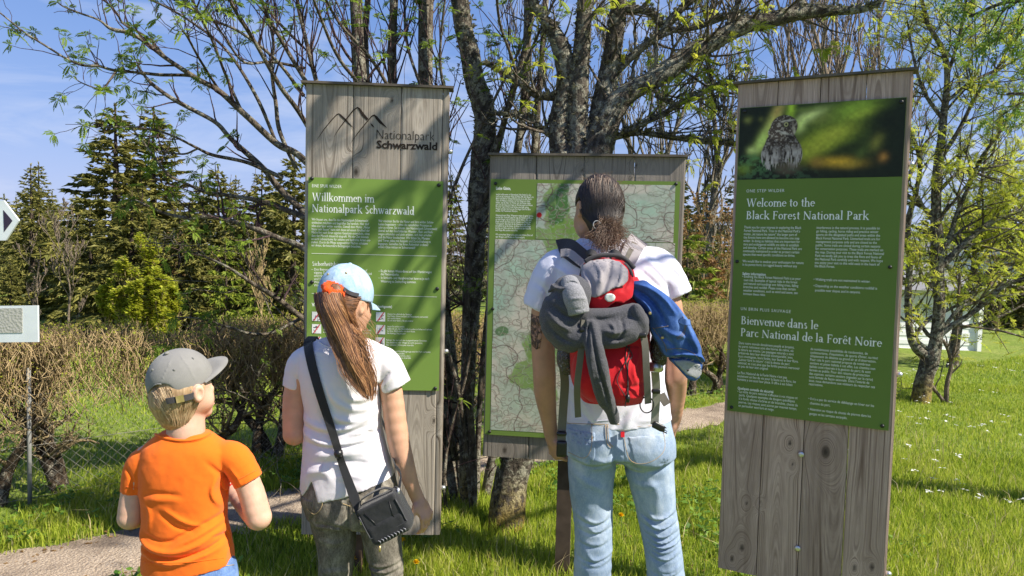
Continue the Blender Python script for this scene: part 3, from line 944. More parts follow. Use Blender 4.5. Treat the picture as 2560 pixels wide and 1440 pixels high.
S3.text(mb, 'de nombreuses possibilités de randonnées, de\ncyclotourisme, d’équitation, de sports d’hiver, ou tout\nsimplement de détente au grand air et d’observation.\nPour cela le parc national propose de nombreux\nsentiers et pistes balisés à cet effet. Les chemins non\nbalisés sont réservés à la gestion du parc; ils sont\nfermés au public. Pour des raisons de protection\ndes espèces, certains sentiers (signalés sur la carte)\nsont fermés de façon saisonale. Dans l’intérêt de\ntous, nous demandons aux visiteurs de respecter ces\nrestrictions.', 2026, 875, 2196, 6.4, lastpy=963, bold=.002)
S3.text(mb, 'Quelques conseils de sécurité', 1844, 973, 1934, 6.6, bold=.022)
S3.text(mb, '• La visite du parc national s’effectue à vos risques et\n  périls. Quelques exemples de dangers spécifiques\n  à la forêt: chutes d’arbres et de branches, chutes de\n  pierres. Les risques sont accrus par mauvais temps,\n  en particulier vent fort et neige.', 1844, 981, 1996, 6.4, lastpy=1016, bold=.002)
S3.text(mb, '• Il n’y a pas de service de déblayage en hiver sur les\n  chemins du parc.', 2021, 999, 2186, 6.4, lastpy=1010, bold=.002)
S3.text(mb, '• Attention au risque de chutes de pierres dans les\n  gorges et les terrains escarpés.', 2020, 1025, 2178, 6.4, lastpy=1036, bold=.002)
mb.build('body_text', M_white, S3.po, smooth=False)
for z in (.24, 1.06, 1.9):
    mb = MB()
    mb.tube([S3.pt(S3.w - .002, z, -.02), S3.pt(S3.w + .012, z, -.02), S3.pt(S3.w + .02, z, -.02)], [.011, .011, .006], 10)
    mb.build('side_bolt', M_steel, S3.root)

# ------------------------------------------------------------------ trail signpost at the left edge
M_enamel = simple('white_enamel', (.66, .70, .72), .4, .4, var=.05, scale=20, bump=.05)
M_tri = simple('dark_violet_print', (.035, .025, .05), .5, .3, bump=0)
M_sand = Mat('beige_panel', (.42, .41, .37), .35, .5)
vo = M_sand.n('TexVoronoi', {'Vector': M_sand.coord(), 'Scale': 150.0})
M_sand.color(M_sand.ramp(vo, [(.04, (.75, .75, .72)), (.16, (.40, .39, .35))]))
M_sand.bump(vo, .5, .002)
base = P(-170, 720, 2.0)
t = thing('trail_signpost', 'pole at the left edge carrying a white arrow plate and a white panel', 'sign', (base[0], 2.0, 0))
mb = MB()
mb.tube([(base[0], 2.02, -.1), (base[0], 2.02, 1.0), (base[0], 2.02, 1.95)], .027, 14)
mb.build('pole', M_steel, t)


def flatplate(pts, Y, th):
    p = np.array([P(x, y, Y) for x, y in pts])
    q = p + (0, th, 0)
    n = len(p)
    f = [list(range(n)), [n + i for i in reversed(range(n))]] + [[i, n + i, n + (i + 1) % n, (i + 1) % n] for i in range(n)]
    return np.vstack([p, q]), f


V, f = flatplate([(-230, 505), (9, 501), (47, 551), (14, 601), (-230, 605)], 1.985, .006)
ap = obj('arrow_plate', V, f, M_enamel, t, smooth=False)
V, f = flatplate([(8, 525), (10, 580), (31, 552)], 1.9842, .0006)
obj('arrow_mark', V, f, M_tri, ap, smooth=False)
V, f = flatplate([(-230, 768), (94, 764), (95, 855), (-230, 858)], 1.985, .006)
ap = obj('panel_frame', V, f, M_enamel, t, smooth=False)
V, f = flatplate([(-200, 773), (56, 770), (56, 832), (-200, 834)], 1.9835, .0012)
obj('beige_panel', V, f, M_sand.m, ap, smooth=False)
# ------------------------------------------------------------------ implicit surfaces for bodies, clothes and bags
def smin(a, b, k):
    if k <= 0: return np.minimum(a, b)
    h = np.maximum(k - np.abs(a - b), 0) / k
    return np.minimum(a, b) - h * h * k * .25


class Vol:
    def __init__(s, lo, hi, h):
        s.lo, s.h = np.asarray(lo, float), h
        s.n = np.ceil((np.asarray(hi) - s.lo) / h).astype(int) + 1
        s.F = np.full(s.n, .08, np.float32)
        s.ax = [(s.lo[i] + h * np.arange(s.n[i])).astype(np.float32) for i in range(3)]

    def sl(s, lo, hi):
        a = np.clip(np.floor((np.asarray(lo) - s.lo) / s.h).astype(int), 0, s.n)
        b = np.clip(np.ceil((np.asarray(hi) - s.lo) / s.h).astype(int) + 1, 0, s.n)
        t = tuple(slice(p, max(p, q)) for p, q in zip(a, b))
        return t, (s.ax[0][t[0]][:, None, None], s.ax[1][t[1]][None, :, None], s.ax[2][t[2]][None, None, :])

    def put(s, fn, lo, hi, k=.02, op='u'):
        m = .05 + k
        t, g = s.sl(np.asarray(lo) - m, np.asarray(hi) + m)
        if min(s.F[t].shape) == 0: return
        d = np.broadcast_to(fn(*g), s.F[t].shape)
        if op == 'u': s.F[t] = smin(s.F[t], d, k)
        elif op == 's': s.F[t] = -smin(-s.F[t], d, k)
        elif op == 'i': s.F[t] = -smin(-s.F[t], -d, k)
        elif op == '+': s.F[t] = s.F[t] + d

    def cone(s, a, b, ra, rb, k=.02, op='u', flat=None):
        """tapered capsule; flat = (axis, factor) squashes distances along that world axis"""
        a, b = np.asarray(a, float), np.asarray(b, float)
        d = b - a; L2 = d @ d + 1e-12
        r = max(ra, rb)
        f = np.ones(3)
        if flat: f[flat[0]] = flat[1]

        def fn(x, y, z):
            px, py, pz = x - a[0], y - a[1], z - a[2]
            t = np.clip((px * d[0] + py * d[1] + pz * d[2]) / L2, 0, 1)
            return np.sqrt(((px - t * d[0]) * f[0]) ** 2 + ((py - t * d[1]) * f[1]) ** 2 + ((pz - t * d[2]) * f[2]) ** 2) - (ra + (rb - ra) * t)
        s.put(fn, np.minimum(a, b) - r * 1.6, np.maximum(a, b) + r * 1.6, k, op)

    def limb(s, pts, k=.02, op='u', sub=4, flat=None):
        """pts rows x, y, z, r through a smooth path"""
        q = smooth_path(pts, sub)
        for u, v in zip(q[:-1], q[1:]):
            s.cone(u[:3], v[:3], u[3], v[3], k if u is q[0] else .006, op, flat)

    def ell(s, c, r, k=.02, op='u', R=None):
        c, r = np.asarray(c, float), np.asarray(r, float)
        R = np.eye(3) if R is None else np.asarray(R)
        mr = r.min()

        def fn(x, y, z):
            p = [x - c[0], y - c[1], z - c[2]]
            q = [(p[0] * R[0, i] + p[1] * R[1, i] + p[2] * R[2, i]) / r[i] for i in range(3)]
            l = np.sqrt(q[0] ** 2 + q[1] ** 2 + q[2] ** 2)
            l2 = np.sqrt((q[0] / r[0]) ** 2 + (q[1] / r[1]) ** 2 + (q[2] / r[2]) ** 2) + 1e-6
            return l * (l - 1) / l2
        s.put(fn, c - r.max(), c + r.max(), k, op)

    def rbox(s, c, half, rad, k=.01, op='u', R=None):
        c, half = np.asarray(c, float), np.asarray(half, float)
        R = np.eye(3) if R is None else np.asarray(R)

        def fn(x, y, z):
            p = [x - c[0], y - c[1], z - c[2]]
            q = [np.abs(p[0] * R[0, i] + p[1] * R[1, i] + p[2] * R[2, i]) - half[i] + rad for i in range(3)]
            o = np.sqrt(sum(np.maximum(v, 0) ** 2 for v in q))
            return o + np.minimum(np.maximum(np.maximum(q[0], q[1]), q[2]), 0) - rad
        e = np.linalg.norm(half)
        s.put(fn, c - e, c + e, k, op)

    def plane(s, p, n, k=.004):
        """keep the side the normal points away from"""
        n = nrm(n); p = np.asarray(p, float)
        s.put(lambda x, y, z: (x - p[0]) * n[0] + (y - p[1]) * n[1] + (z - p[2]) * n[2], s.lo - 1, s.lo + s.n * s.h + 1, k, 'i')

    def loft(s, rows, k=.02, op='u', e=2.4, infl=0.0):
        """rows: x centre, y centre, z, rx, ry sorted by z"""
        r = np.asarray(rows, float)
        r = r[np.argsort(r[:, 2])]
        z0, z1 = r[0, 2], r[-1, 2]
        q = smooth_path(r, 6)
        zz = np.maximum.accumulate(q[:, 2] + np.arange(len(q)) * 1e-7)

        def fn(x, y, z):
            zc = np.clip(z, z0, z1)
            cx, cy, rx, ry = [np.interp(zc, zz, q[:, i]).astype(np.float32) for i in (0, 1, 3, 4)]
            rx, ry = rx + infl, ry + infl
            u = (np.abs((x - cx) / rx) ** e + np.abs((y - cy) / ry) ** e) ** (1 / e)
            g = np.minimum(rx, ry) * .5 + .5 * np.sqrt(((x - cx) ** 2 + (y - cy) ** 2) / (((x - cx) / rx) ** 2 + ((y - cy) / ry) ** 2 + 1e-6))
            d = (u - 1) * g
            return np.maximum(d, np.abs(z - (z0 + z1) / 2) - (z1 - z0) / 2 - infl)
        m = max(r[:, 3].max(), r[:, 4].max()) + infl
        s.put(fn, [r[:, 0].min() - m, r[:, 1].min() - m, z0], [r[:, 0].max() + m, r[:, 1].max() + m, z1], k, op)

    def val(s, p):
        """trilinear sample at points (n,3)"""
        q = (np.asarray(p) - s.lo) / s.h
        i = np.clip(np.floor(q).astype(int), 0, s.n - 2)
        f = np.clip(q - i, 0, 1)
        r = 0
        for dx in (0, 1):
            for dy in (0, 1):
                for dz in (0, 1):
                    w = (f[..., 0] if dx else 1 - f[..., 0]) * (f[..., 1] if dy else 1 - f[..., 1]) * (f[..., 2] if dz else 1 - f[..., 2])
                    r = r + w * s.F[i[..., 0] + dx, i[..., 1] + dy, i[..., 2] + dz]
        return r

    def hit(s, pix, off=0.0, y0=None):
        """first surface point seen through pixels (n,2), pushed out by off towards the viewer"""
        pix = np.asarray(pix, float)
        d = np.array([ray(*p) for p in pix])
        ya = s.lo[1] if y0 is None else y0
        ts = np.linspace(ya, s.lo[1] + s.n[1] * s.h, 260)
        pts = CAM + d[:, None] * (ts[None, :, None] / d[:, None, 1:2])
        v = s.val(pts) - off
        out = []
        for k in range(len(pix)):
            w = np.nonzero(v[k] < 0)[0]
            j = w[0] if len(w) else int(np.argmin(v[k]))
            if len(w) and j > 0:
                a, b = v[k, j - 1], v[k, j]
                f = a / (a - b + 1e-9)
                out.append(pts[k, j - 1] * (1 - f) + pts[k, j] * f)
            else:
                out.append(pts[k, j])
        return np.array(out)

    def grad(s, p):
        e = s.h
        g = np.stack([s.val(p + np.eye(3)[i] * e) - s.val(p - np.eye(3)[i] * e) for i in range(3)], -1)
        return nrm(g)

    def folds(s, lines, Y, back=None):
        """cloth folds traced in pixels: (points, width px, amplitude m); ridge if positive, crease if negative"""
        for pts, w, amp in lines:
            q = np.array([P(x, y, Y)[[0, 2]] for x, y in smooth_path(np.array(pts, float), 4)])
            w_ = w * Y / FPX
            lo = [q[:, 0].min() - 2.5 * w_, s.lo[1], q[:, 1].min() - 2.5 * w_]
            hi = [q[:, 0].max() + 2.5 * w_, (Y if back is None else back), q[:, 1].max() + 2.5 * w_]
            t, (x, y, z) = s.sl(lo, hi)
            if min(s.F[t].shape) == 0: continue
            X, Z = np.broadcast_arrays(x[:, 0, :], z[:, 0, :])
            best = np.full(X.shape, 9.0); tt = np.zeros(X.shape)
            L = len(q) - 1
            for i in range(L):
                a, b = q[i], q[i + 1]
                d = b - a
                u = np.clip(((X - a[0]) * d[0] + (Z - a[1]) * d[1]) / (d @ d + 1e-9), 0, 1)
                e = np.hypot(X - a[0] - u * d[0], Z - a[1] - u * d[1])
                m = e < best
                best = np.where(m, e, best); tt = np.where(m, (i + u) / L, tt)
            g = np.exp(-(best / (w_ * .6)) ** 2) * np.sin(np.clip(tt * .94 + .03, 0, 1) * math.pi) ** .6
            s.F[t] = s.F[t] - (1.4 * amp * g)[:, None, :]

    def noise_disp(s, amp, scale, seed=0, o=3):
        X, Y, Z = np.meshgrid(*s.ax, indexing='ij', sparse=True)
        m = np.abs(s.F) < .03
        i = np.nonzero(m)
        s.F[i] += (amp * (fbm(s.ax[0][i[0]] * scale, s.ax[1][i[1]] * scale, s.ax[2][i[2]] * scale, o, seed) - .5) * 2).astype(np.float32)

    def mesh(s):
        F = s.F
        S = F < 0
        c = sum(S[a:S.shape[0] - 1 + a, b:S.shape[1] - 1 + b, d:S.shape[2] - 1 + d].astype(np.uint8) for a in (0, 1) for b in (0, 1) for d in (0, 1))
        act = np.nonzero((c > 0) & (c < 8))
        I = np.array(act).T
        n = len(I)
        corner = {}
        for a in (0, 1):
            for b in (0, 1):
                for d in (0, 1):
                    corner[a, b, d] = F[act[0] + a, act[1] + b, act[2] + d]
        acc = np.zeros((n, 3)); cnt = np.zeros(n)
        for ax in range(3):
            o1, o2 = [q for q in range(3) if q != ax]
            for p in (0, 1):
                for r in (0, 1):
                    k0 = [0, 0, 0]; k0[o1] = p; k0[o2] = r
                    k1 = list(k0); k1[ax] = 1
                    va, vb = corner[tuple(k0)], corner[tuple(k1)]
                    m = (va < 0) != (vb < 0)
                    t = np.where(m, va / np.where(m, va - vb, 1), 0)
                    q = np.zeros((n, 3)); q[:, o1] = p; q[:, o2] = r; q[:, ax] = t
                    acc += q * m[:, None]; cnt += m
        V = s.lo + (I + acc / cnt[:, None]) * s.h
        idx = np.full(c.shape, -1, np.int32)
        idx[act] = np.arange(n)
        faces = []
        for ax in range(3):
            sh = [slice(1, -1)] * 3
            sh[ax] = slice(0, -1)
            A = S[tuple(slice(1, S.shape[q] - 1) if q != ax else slice(0, S.shape[q] - 1) for q in range(3))]
            B = S[tuple(slice(1, S.shape[q] - 1) if q != ax else slice(1, S.shape[q]) for q in range(3))]
            for flip in (0, 1):
                e = np.array(np.nonzero((A & ~B) if not flip else (~A & B))).T
                if not len(e): continue
                o1, o2 = (ax + 1) % 3, (ax + 2) % 3
                g = e.copy()
                for q in range(3):
                    if q != ax: g[:, q] += 1
                quad = []
                for (u, v) in ((-1, -1), (0, -1), (0, 0), (-1, 0)):
                    w = g.copy(); w[:, o1] += u; w[:, o2] += v
                    quad.append(idx[w[:, 0], w[:, 1], w[:, 2]])
                f = np.stack(quad if not flip else quad[::-1], 1)
                faces.append(f[(f >= 0).all(1)])
        return V, np.vstack(faces)

    def obj(s, name, mat, parent, relax=1, attrs=None):
        V, F = s.mesh()
        for _ in range(relax):
            a = np.zeros_like(V); c = np.zeros(len(V))
            for i in range(4):
                p, q = F[:, i], F[:, (i + 1) % 4]
                for x in range(3):
                    a[:, x] += np.bincount(p, V[q, x], len(V)) + np.bincount(q, V[p, x], len(V))
                c += np.bincount(p, minlength=len(V)) + np.bincount(q, minlength=len(V))
            V = V * .5 + .5 * a / np.maximum(c, 1)[:, None]
        at = attrs(V) if attrs else None
        o = obj(name, V, F, mat, parent, attrs=at)
        return o


def strand_mesh(paths, w0, w1, rngv=None, n=3, sides=2):
    """many tapering ribbons: paths list of (m,3) arrays; returns V, F, rnd"""
    Vs, Fs, A, base = [], [], [], 0
    for k, p in enumerate(paths):
        m = len(p)
        T = nrm(np.gradient(p, axis=0))
        view = nrm(p - CAM)
        S = nrm(np.cross(T, view))
        w = np.linspace(w0, w1, m)[:, None]
        N = nrm(np.cross(S, T))
        Vs.append(np.stack([p - S * w, p - N * w * .6, p + S * w], 1).reshape(-1, 3))
        i = np.arange(m - 1) * 3
        Fs.append(np.vstack([np.column_stack([i, i + 1, i + 4, i + 3]), np.column_stack([i + 1, i + 2, i + 5, i + 4])]) + base)
        A.append(np.full(m * 3, rng.random()))
        base += m * 3
    return np.vstack(Vs), np.vstack(Fs), np.concatenate(A)


def ribbon(mb, pts, width, thick, normals, a=None):
    """flat strap along points with given outward normals"""
    pts = np.asarray(pts, float)
    m = len(pts)
    T = nrm(np.gradient(pts, axis=0))
    N = nrm(np.asarray(normals, float))
    S = nrm(np.cross(T, N))
    N = np.cross(S, T)
    w = np.broadcast_to(np.asarray(width, float), (m,))[:, None]
    q = np.stack([pts - S * w / 2, pts - S * w / 2 + N * thick, pts + S * w / 2 + N * thick, pts + S * w / 2], 1).reshape(-1, 3)
    i = np.arange(m - 1)[:, None] * 4
    j = np.arange(4)[None]
    F = np.stack([i + j, i + (j + 1) % 4, i + 4 + (j + 1) % 4, i + 4 + j], -1).reshape(-1, 4)
    mb.add(q, [F, np.array([[0, 1, 2, 3]]), np.array([[3, 2, 1, 0]]) + (m - 1) * 4], a)
# ------------------------------------------------------------------ people: materials
def skinmat(name, c, blotch=.17):
    m = Mat(name, c, .5, .35)
    co = m.coord()
    c = np.array(c)
    a = m.ramp(m.noise(co, 14, 4), [(.3, tuple(c * (1 - blotch))), (.7, tuple(np.minimum(c * (1 + blotch), 1) * (1, .97, .95)))])
    m.color(a)
    m.p.inputs['Subsurface Weight'].default_value = .12
    m.p.inputs['Subsurface Radius'].default_value = (.012, .005, .003)
    m.bump(m.noise(co, 260, 2), .12, .002)
    return m.m


def clothmat(name, c, weave=900, var=.06, bump=.25, rough=.9, big=9, fuzz=.0, lump=.8):
    m = Mat(name, c, rough, .12)
    co = m.coord()
    c = np.array(c)
    f = m.noise(co, big, 5, .6)
    col = m.ramp(f, [(.3, tuple(c * (1 - var))), (.7, tuple(np.minimum(c * (1 + var), 1)))])
    if fuzz:
        g = m.noise(co, 320, 2, .7)
        col = m.mix(m.ramp(g, [(.45, 0), (.62, fuzz)]), col, tuple(np.minimum(c * 2.4 + .03, 1)))
    m.color(col)
    h = m.math('ADD', m.noise(co, weave, 2), m.math('MULTIPLY', m.noise(co, 70, 3), lump))
    m.bump(h, bump, .003)
    m.p.inputs['Sheen Weight'].default_value = .15
    return m.m


def denimmat(name, c, fade, dark, scale=10, grit=.5, lo=.4, hi=.62):
    m = Mat(name, c, .9, .1)
    co = m.coord()
    f = m.noise(m.map(co, (1, 1, .55)), scale, 6, .68, .3)
    col = m.ramp(f, [(lo - .1, dark), (.5, c), (hi + .1, fade)])
    w = m.noise(m.map(co, (520, 520, 90)), 1.0, 2, .7)
    col = m.mix(m.ramp(w, [(.4, 0), (.75, grit)]), col, fade)
    w2 = m.noise(m.map(co, (90, 90, 380)), 1.0, 2, .7)
    col = m.mix(m.ramp(w2, [(.45, 0), (.75, grit * .6)]), col, dark)
    m.color(col)
    m.bump(m.math('ADD', w, m.noise(co, 60, 4)), .3, .003)
    return m.m


def hairmat(name, stops, rough=.55):
    m = Mat(name, rough=rough, spec=.5)
    r = m.attr('rnd', out='Fac')
    n = m.noise(m.coord(), 60, 2)
    m.color(m.ramp(m.math('ADD', m.math('MULTIPLY', r, .75), m.math('MULTIPLY', n, .25)), stops))
    return m.m


K_SKIN_B = skinmat('fair_skin', (.60, .37, .27))
K_SKIN_G = skinmat('tanned_skin', (.55, .31, .205))
K_SKIN_M = skinmat('weathered_skin', (.46, .255, .165))
K_ORANGE = clothmat('orange_jersey', (.86, .155, .012), var=.04)
K_WHITE = clothmat('white_jersey', (.68, .65, .69), var=.03)
K_WHITE2 = clothmat('white_cotton', (.66, .66, .76), var=.03)
K_GREYCAP = clothmat('grey_canvas', (.215, .21, .20), var=.1, big=14, lump=.15)
K_DENIMCAP = denimmat('pale_denim', (.31, .45, .60), (.52, .62, .70), (.20, .33, .48), 24, .35)
K_BLUEJ = denimmat('blue_denim', (.115, .2, .42), (.28, .40, .62), (.06, .11, .26), 12, .4)
K_LIGHTJ = denimmat('light_washed_denim', (.25, .33, .45), (.50, .56, .63), (.15, .215, .33), 7, .4)
K_GREYJ = denimmat('acid_washed_denim', (.125, .112, .092), (.36, .33, .275), (.05, .043, .036), 26, .5)
K_JACKET = denimmat('denim_jacket', (.045, .105, .31), (.14, .24, .48), (.02, .05, .17), 11, .3)
K_BLOND = hairmat('blond_hair', [(.0, (.11, .065, .033)), (.45, (.34, .22, .115)), (1, (.66, .50, .31))])
K_BROWN = hairmat('brown_hair', [(.0, (.04, .018, .009)), (.4, (.16, .064, .025)), (.75, (.38, .17, .065)), (1, (.66, .36, .16))])
K_DARKH = hairmat('dark_hair', [(.0, (.009, .006, .005)), (.4, (.03, .018, .012)), (.65, (.10, .06, .038)), (1, (.36, .28, .21))])
K_FRIZZ = hairmat('frizzy_hair', [(.0, (.03, .017, .01)), (.5, (.12, .065, .035)), (1, (.30, .19, .11))], .5)
K_FLEECE = clothmat('grey_fleece', (.06, .06, .068), weave=300, var=.12, bump=.8, fuzz=.28)
K_PACK = clothmat('grey_nylon', (.30, .275, .285), var=.05, rough=.7)
K_PACKD = clothmat('dark_nylon', (.05, .047, .05), var=.1, rough=.7)
K_PACKR = clothmat('red_nylon', (.52, .012, .02), var=.06, rough=.6)
K_WEB = clothmat('grey_webbing', (.135, .125, .105), var=.1, rough=.8, weave=1400)
K_BAG = clothmat('black_nylon', (.028, .029, .031), var=.15, rough=.65, bump=.4)
K_BLK = simple('black_plastic', (.01, .01, .011), .35, .5, bump=0)
K_LEATH = simple('dark_sole', (.05, .045, .04), .7, .3)
K_SCRUN = clothmat('orange_scrunchie', (.85, .085, .01), weave=200, var=.15, bump=.9)
K_STITCH = simple('stitching', (.40, .30, .16), .9, .1, bump=0)
K_PATCH = simple('pale_patch', (.62, .66, .62), .5, .4, bump=0)
K_BRACE = simple('red_band', (.75, .02, .02), .4, .4, bump=0)
K_GOLD = simple('brass', (.6, .45, .2), .35, .5, metal=.8, bump=0)


def qp(px, py, Y, r):
    return [*P(px, py, Y), r * Y / FPX]


def rows(L, Y):
    out = []
    for r in L:
        c = P((r[1] + r[2]) / 2, r[0], Y)
        out.append([c[0], Y + (r[4] if len(r) > 4 else 0), c[2], (r[2] - r[1]) / 2 * Y / FPX, r[3]])
    return out


def poly_sdf(pix, Y):
    """2D signed distance (negative inside) to a pixel polygon on plane Y, as a function of x, z"""
    q = np.array([P(x, y, Y)[[0, 2]] for x, y in pix])

    def f(x, z):
        d = np.full(np.broadcast(x, z).shape, 9.0); ins = np.zeros(d.shape, bool)
        for a, b in zip(q, np.roll(q, -1, 0)):
            e = b - a
            t = np.clip(((x - a[0]) * e[0] + (z - a[1]) * e[1]) / (e @ e), 0, 1)
            d = np.minimum(d, np.hypot(x - a[0] - t * e[0], z - a[1] - t * e[1]))
            c = ((a[1] > z) != (b[1] > z)) & (x < (b[0] - a[0]) * (z - a[1]) / (b[1] - a[1] + 1e-12) + a[0])
            ins ^= c
        return np.where(ins, -d, d)
    return f


def polycut(vol, pix, Y, yback, k=.004):
    f = poly_sdf(pix, Y)
    t, (x, y, z) = vol.sl(vol.lo, [9, yback, 9])
    d = f(x[:, 0, :], z[:, 0, :])[:, None, :]
    vol.F[t] = np.maximum(vol.F[t], d)


def patch(vol, pix, Y, yback, thick, name, mat, parent, inner=.004):
    """a thin layer lying on the viewer's side of a surface inside a pixel polygon"""
    f = poly_sdf(pix, Y)
    q = np.array([P(x, y, Y) for x, y in pix])
    lo, hi = q.min(0) - .02, q.max(0) + .02
    lo[1], hi[1] = vol.lo[1], yback
    t, (x, y, z) = vol.sl(lo, hi)
    w = Vol(np.array([vol.ax[i][t[i].start] for i in range(3)]), np.array([vol.ax[i][t[i].stop - 1] for i in range(3)]), vol.h)
    d = vol.F[t]
    g = f(x[:, 0, :], z[:, 0, :])[:, None, :]
    w.F = np.maximum(np.maximum(d - thick, -(d + inner)), np.broadcast_to(g, d.shape)).astype(np.float32)
    # close the far side
    w.F[:, -1, :] = .01; w.F[:, 0, :] = .01; w.F[0] = .01; w.F[-1] = .01; w.F[:, :, 0] = .01; w.F[:, :, -1] = .01
    return w.obj(name, mat, parent)


def seam(vol, pixlines, r, name, mat, parent, off=.001, y0=None):
    mb = MB()
    for L in pixlines:
        p = vol.hit(smooth_path(np.array(L, float), 6), off, y0)
        mb.tube(p, r, 5)
    return mb.build(name, mat, parent)


def strap(vol, pix, wpx, Y, thick, name, mat, parent, off=.002, y0=None, sub=8):
    p = vol.hit(smooth_path(np.array(pix, float), sub), off, y0)
    for _ in range(3):
        p[1:-1] = (p[:-2] + 2 * p[1:-1] + p[2:]) / 4
    n = vol.grad(p) * .6 + np.array([0, -.6, 0])
    mb = MB()
    w = np.interp(np.linspace(0, 1, len(p)), np.linspace(0, 1, len(np.atleast_1d(wpx))), np.atleast_1d(wpx)) * Y / FPX
    ribbon(mb, p, w, thick, n)
    return mb.build(name, mat, parent, smooth=False)


def hand(vol, wr, d, n, s=1.0, curl=(18, 30, 25), tside=1, thumb=.5):
    """palm, four bent fingers and a thumb; d along the hand, n out of the palm, thumb towards tside*cross(d, n)"""
    wr, d = np.asarray(wr, float), nrm(d)
    n = np.asarray(n, float); n = nrm(n - d * (n @ d))
    t = np.cross(d, n) * tside
    R = np.column_stack([t, n, d])
    vol.ell(wr + d * .05 * s + n * .002, (.041 * s, .0165 * s, .057 * s), .012, R=R)
    vol.cone(wr - d * .02 * s, wr + d * .03 * s, .021 * s, .022 * s, .015)
    for i in range(4):
        b = wr + d * (.088 - .004 * abs(i - 1.3)) * s + t * (.0315 - .021 * i) * s
        L = np.array([.040, .027, .020]) * (.95, 1.08, 1.0, .78)[i] * s
        a, p, r = 0.0, b, .0092 * s
        for j in range(3):
            a += math.radians(curl[j] + 4 * i)
            q = p + L[j] * (d * math.cos(a) + n * math.sin(a))
            vol.cone(p, q, r, r * .9, .004)
            p, r = q, r * .9
    b = wr + d * .028 * s + t * .033 * s
    v = nrm(d * .72 + t * .62 + n * thumb)
    q = b + v * .042 * s
    vol.cone(b, q, .0125 * s, .0105 * s, .01)
    v2 = nrm(d * .9 + t * .1 + n * (thumb + .3))
    vol.cone(q, q + v2 * .032 * s, .0105 * s, .0085 * s, .004)


def hair_on(vol, starts, flow, m=12, off=(.0005, .004), wob=2.0, seed=1, y0=None):
    """strands lying on a hair volume: pixel paths cast onto it"""
    r = np.random.default_rng(seed)
    paths = []
    T = np.linspace(0, 1, m)
    allpix = []
    for s in starts:
        p = flow(np.array(s), T)
        ph = r.random() * 6.28
        p = p + np.column_stack([np.sin(T * 5 + ph), np.cos(T * 4 + ph)]) * wob * r.random()
        allpix.append(p)
    H = vol.hit(np.vstack(allpix), 0, y0).reshape(len(starts), m, 3)
    for h in H:
        o = r.uniform(*off)
        e = vol.grad(h) * .5 + (0, -.5, 0)
        h = h + nrm(e) * o
        h[1:-1] = (h[:-2] + 2 * h[1:-1] + h[2:]) / 4
        paths.append(h)
    return paths


def rnd_pts(poly, n, seed=0):
    r = np.random.default_rng(seed)
    q = np.array(poly, float)
    out = []
    while len(out) < n:
        p = q.min(0) + r.random((4 * n, 2)) * (q.max(0) - q.min(0))
        ins = np.zeros(len(p), bool)
        for a, b in zip(q, np.roll(q, -1, 0)):
            ins ^= ((a[1] > p[:, 1]) != (b[1] > p[:, 1])) & (p[:, 0] < (b[0] - a[0]) * (p[:, 1] - a[1]) / (b[1] - a[1] + 1e-9) + a[0])
        out += list(p[ins])
    return out[:n]


def shoes(root, pts, Y, s=1.0, mat=None):
    for (x, y) in pts:
        v = Vol([x - .09, y - .14, -.01], [x + .09, y + .2, .12], .006)
        v.ell((x, y + .03, .045), (.045 * s, .13 * s, .05), .02)
        v.ell((x, y - .03, .07), (.04 * s, .055 * s, .06), .03)
        v.plane((0, 0, 0), (0, 0, -1))
        v.obj('shoe', mat or K_LEATH, root)


# ------------------------------------------------------------------ the boy
YB = 2.30
c0 = P(460, 1300, YB)
boy = thing('person', 'small boy in an orange t-shirt and grey baseball cap looking to the right', 'person', (c0[0], YB, 0), 'family reading the boards')
z7 = lambda L: [(280 + x / 2.4, 840 + y / 2.4) for x, y in L]
lo, hi = P(270, 1500, YB) + (0, -.2, 0), P(700, 850, YB) + (0, .34, 0)
lo[2] = 0.0
HD = np.array([.77, .64, 0])                      # where the head looks
HS = np.array([.64, -.77, 0])                     # its right-hand side
v = Vol(lo - .02, hi + .02, .0045)
hc = P(455, 968, YB)
v.ell(hc + (0, 0, .012), (.083, .088, .098), .01)
v.ell(hc + HD * .035 + (0, 0, -.045), (.058, .058, .062), .03)
v.ell(hc + HD * .086 + (0, 0, -.035), (.009, .010, .013), .012)          # nose
v.ell(hc + HD * .085 + (0, 0, -.062), (.016, .016, .006), .006)          # lips
v.ell(hc + HD * .07 + (0, 0, -.085), (.022, .022, .018), .015)           # chin
v.ell(hc + HD * .058 + HS * .040 + (0, 0, -.04), (.022, .022, .024), .025)  # cheek
for s_ in (-1, 1):
    v.ell(hc + HD * .083 + HS * .03 * s_ + (0, 0, -.008), (.011, .011, .009), .004, op='s')
    v.ell(hc + HD * .077 + HS * .03 * s_ + (0, 0, -.008), (.012, .012, .012), .003)
ear = P(514, 976, YB) + (0, -.052, 0)
v.ell(ear, (.012, .019, .029), .006, R=np.column_stack([nrm(HS + HD * .2), nrm(HD - HS * .2), [0, 0, 1]]))
v.ell(ear + HS * .012 + HD * .002, (.009, .011, .017), .004, op='s')
v.limb([qp(466, 1010, YB + .01, 40), qp(466, 1060, YB + .005, 42), qp(464, 1082, YB, 44)], .03)
v.loft(rows([(1122, 400, 530, .05), (1150, 375, 565, .07), (1250, 368, 555, .072), (1400, 372, 570, .075), (1470, 380, 580, .08)], YB), .03)
v.limb([qp(370, 1140, YB, 30), qp(338, 1215, YB, 29), qp(325, 1292, YB - .01, 30)], .02)
v.limb([qp(325, 1294, YB - .01, 29), qp(350, 1290, YB + .09, 26), qp(405, 1272, YB + .19, 19)], .012)
v.limb([qp(575, 1140, YB, 30), qp(620, 1210, YB, 31), qp(646, 1292, YB - .005, 32)], .02)
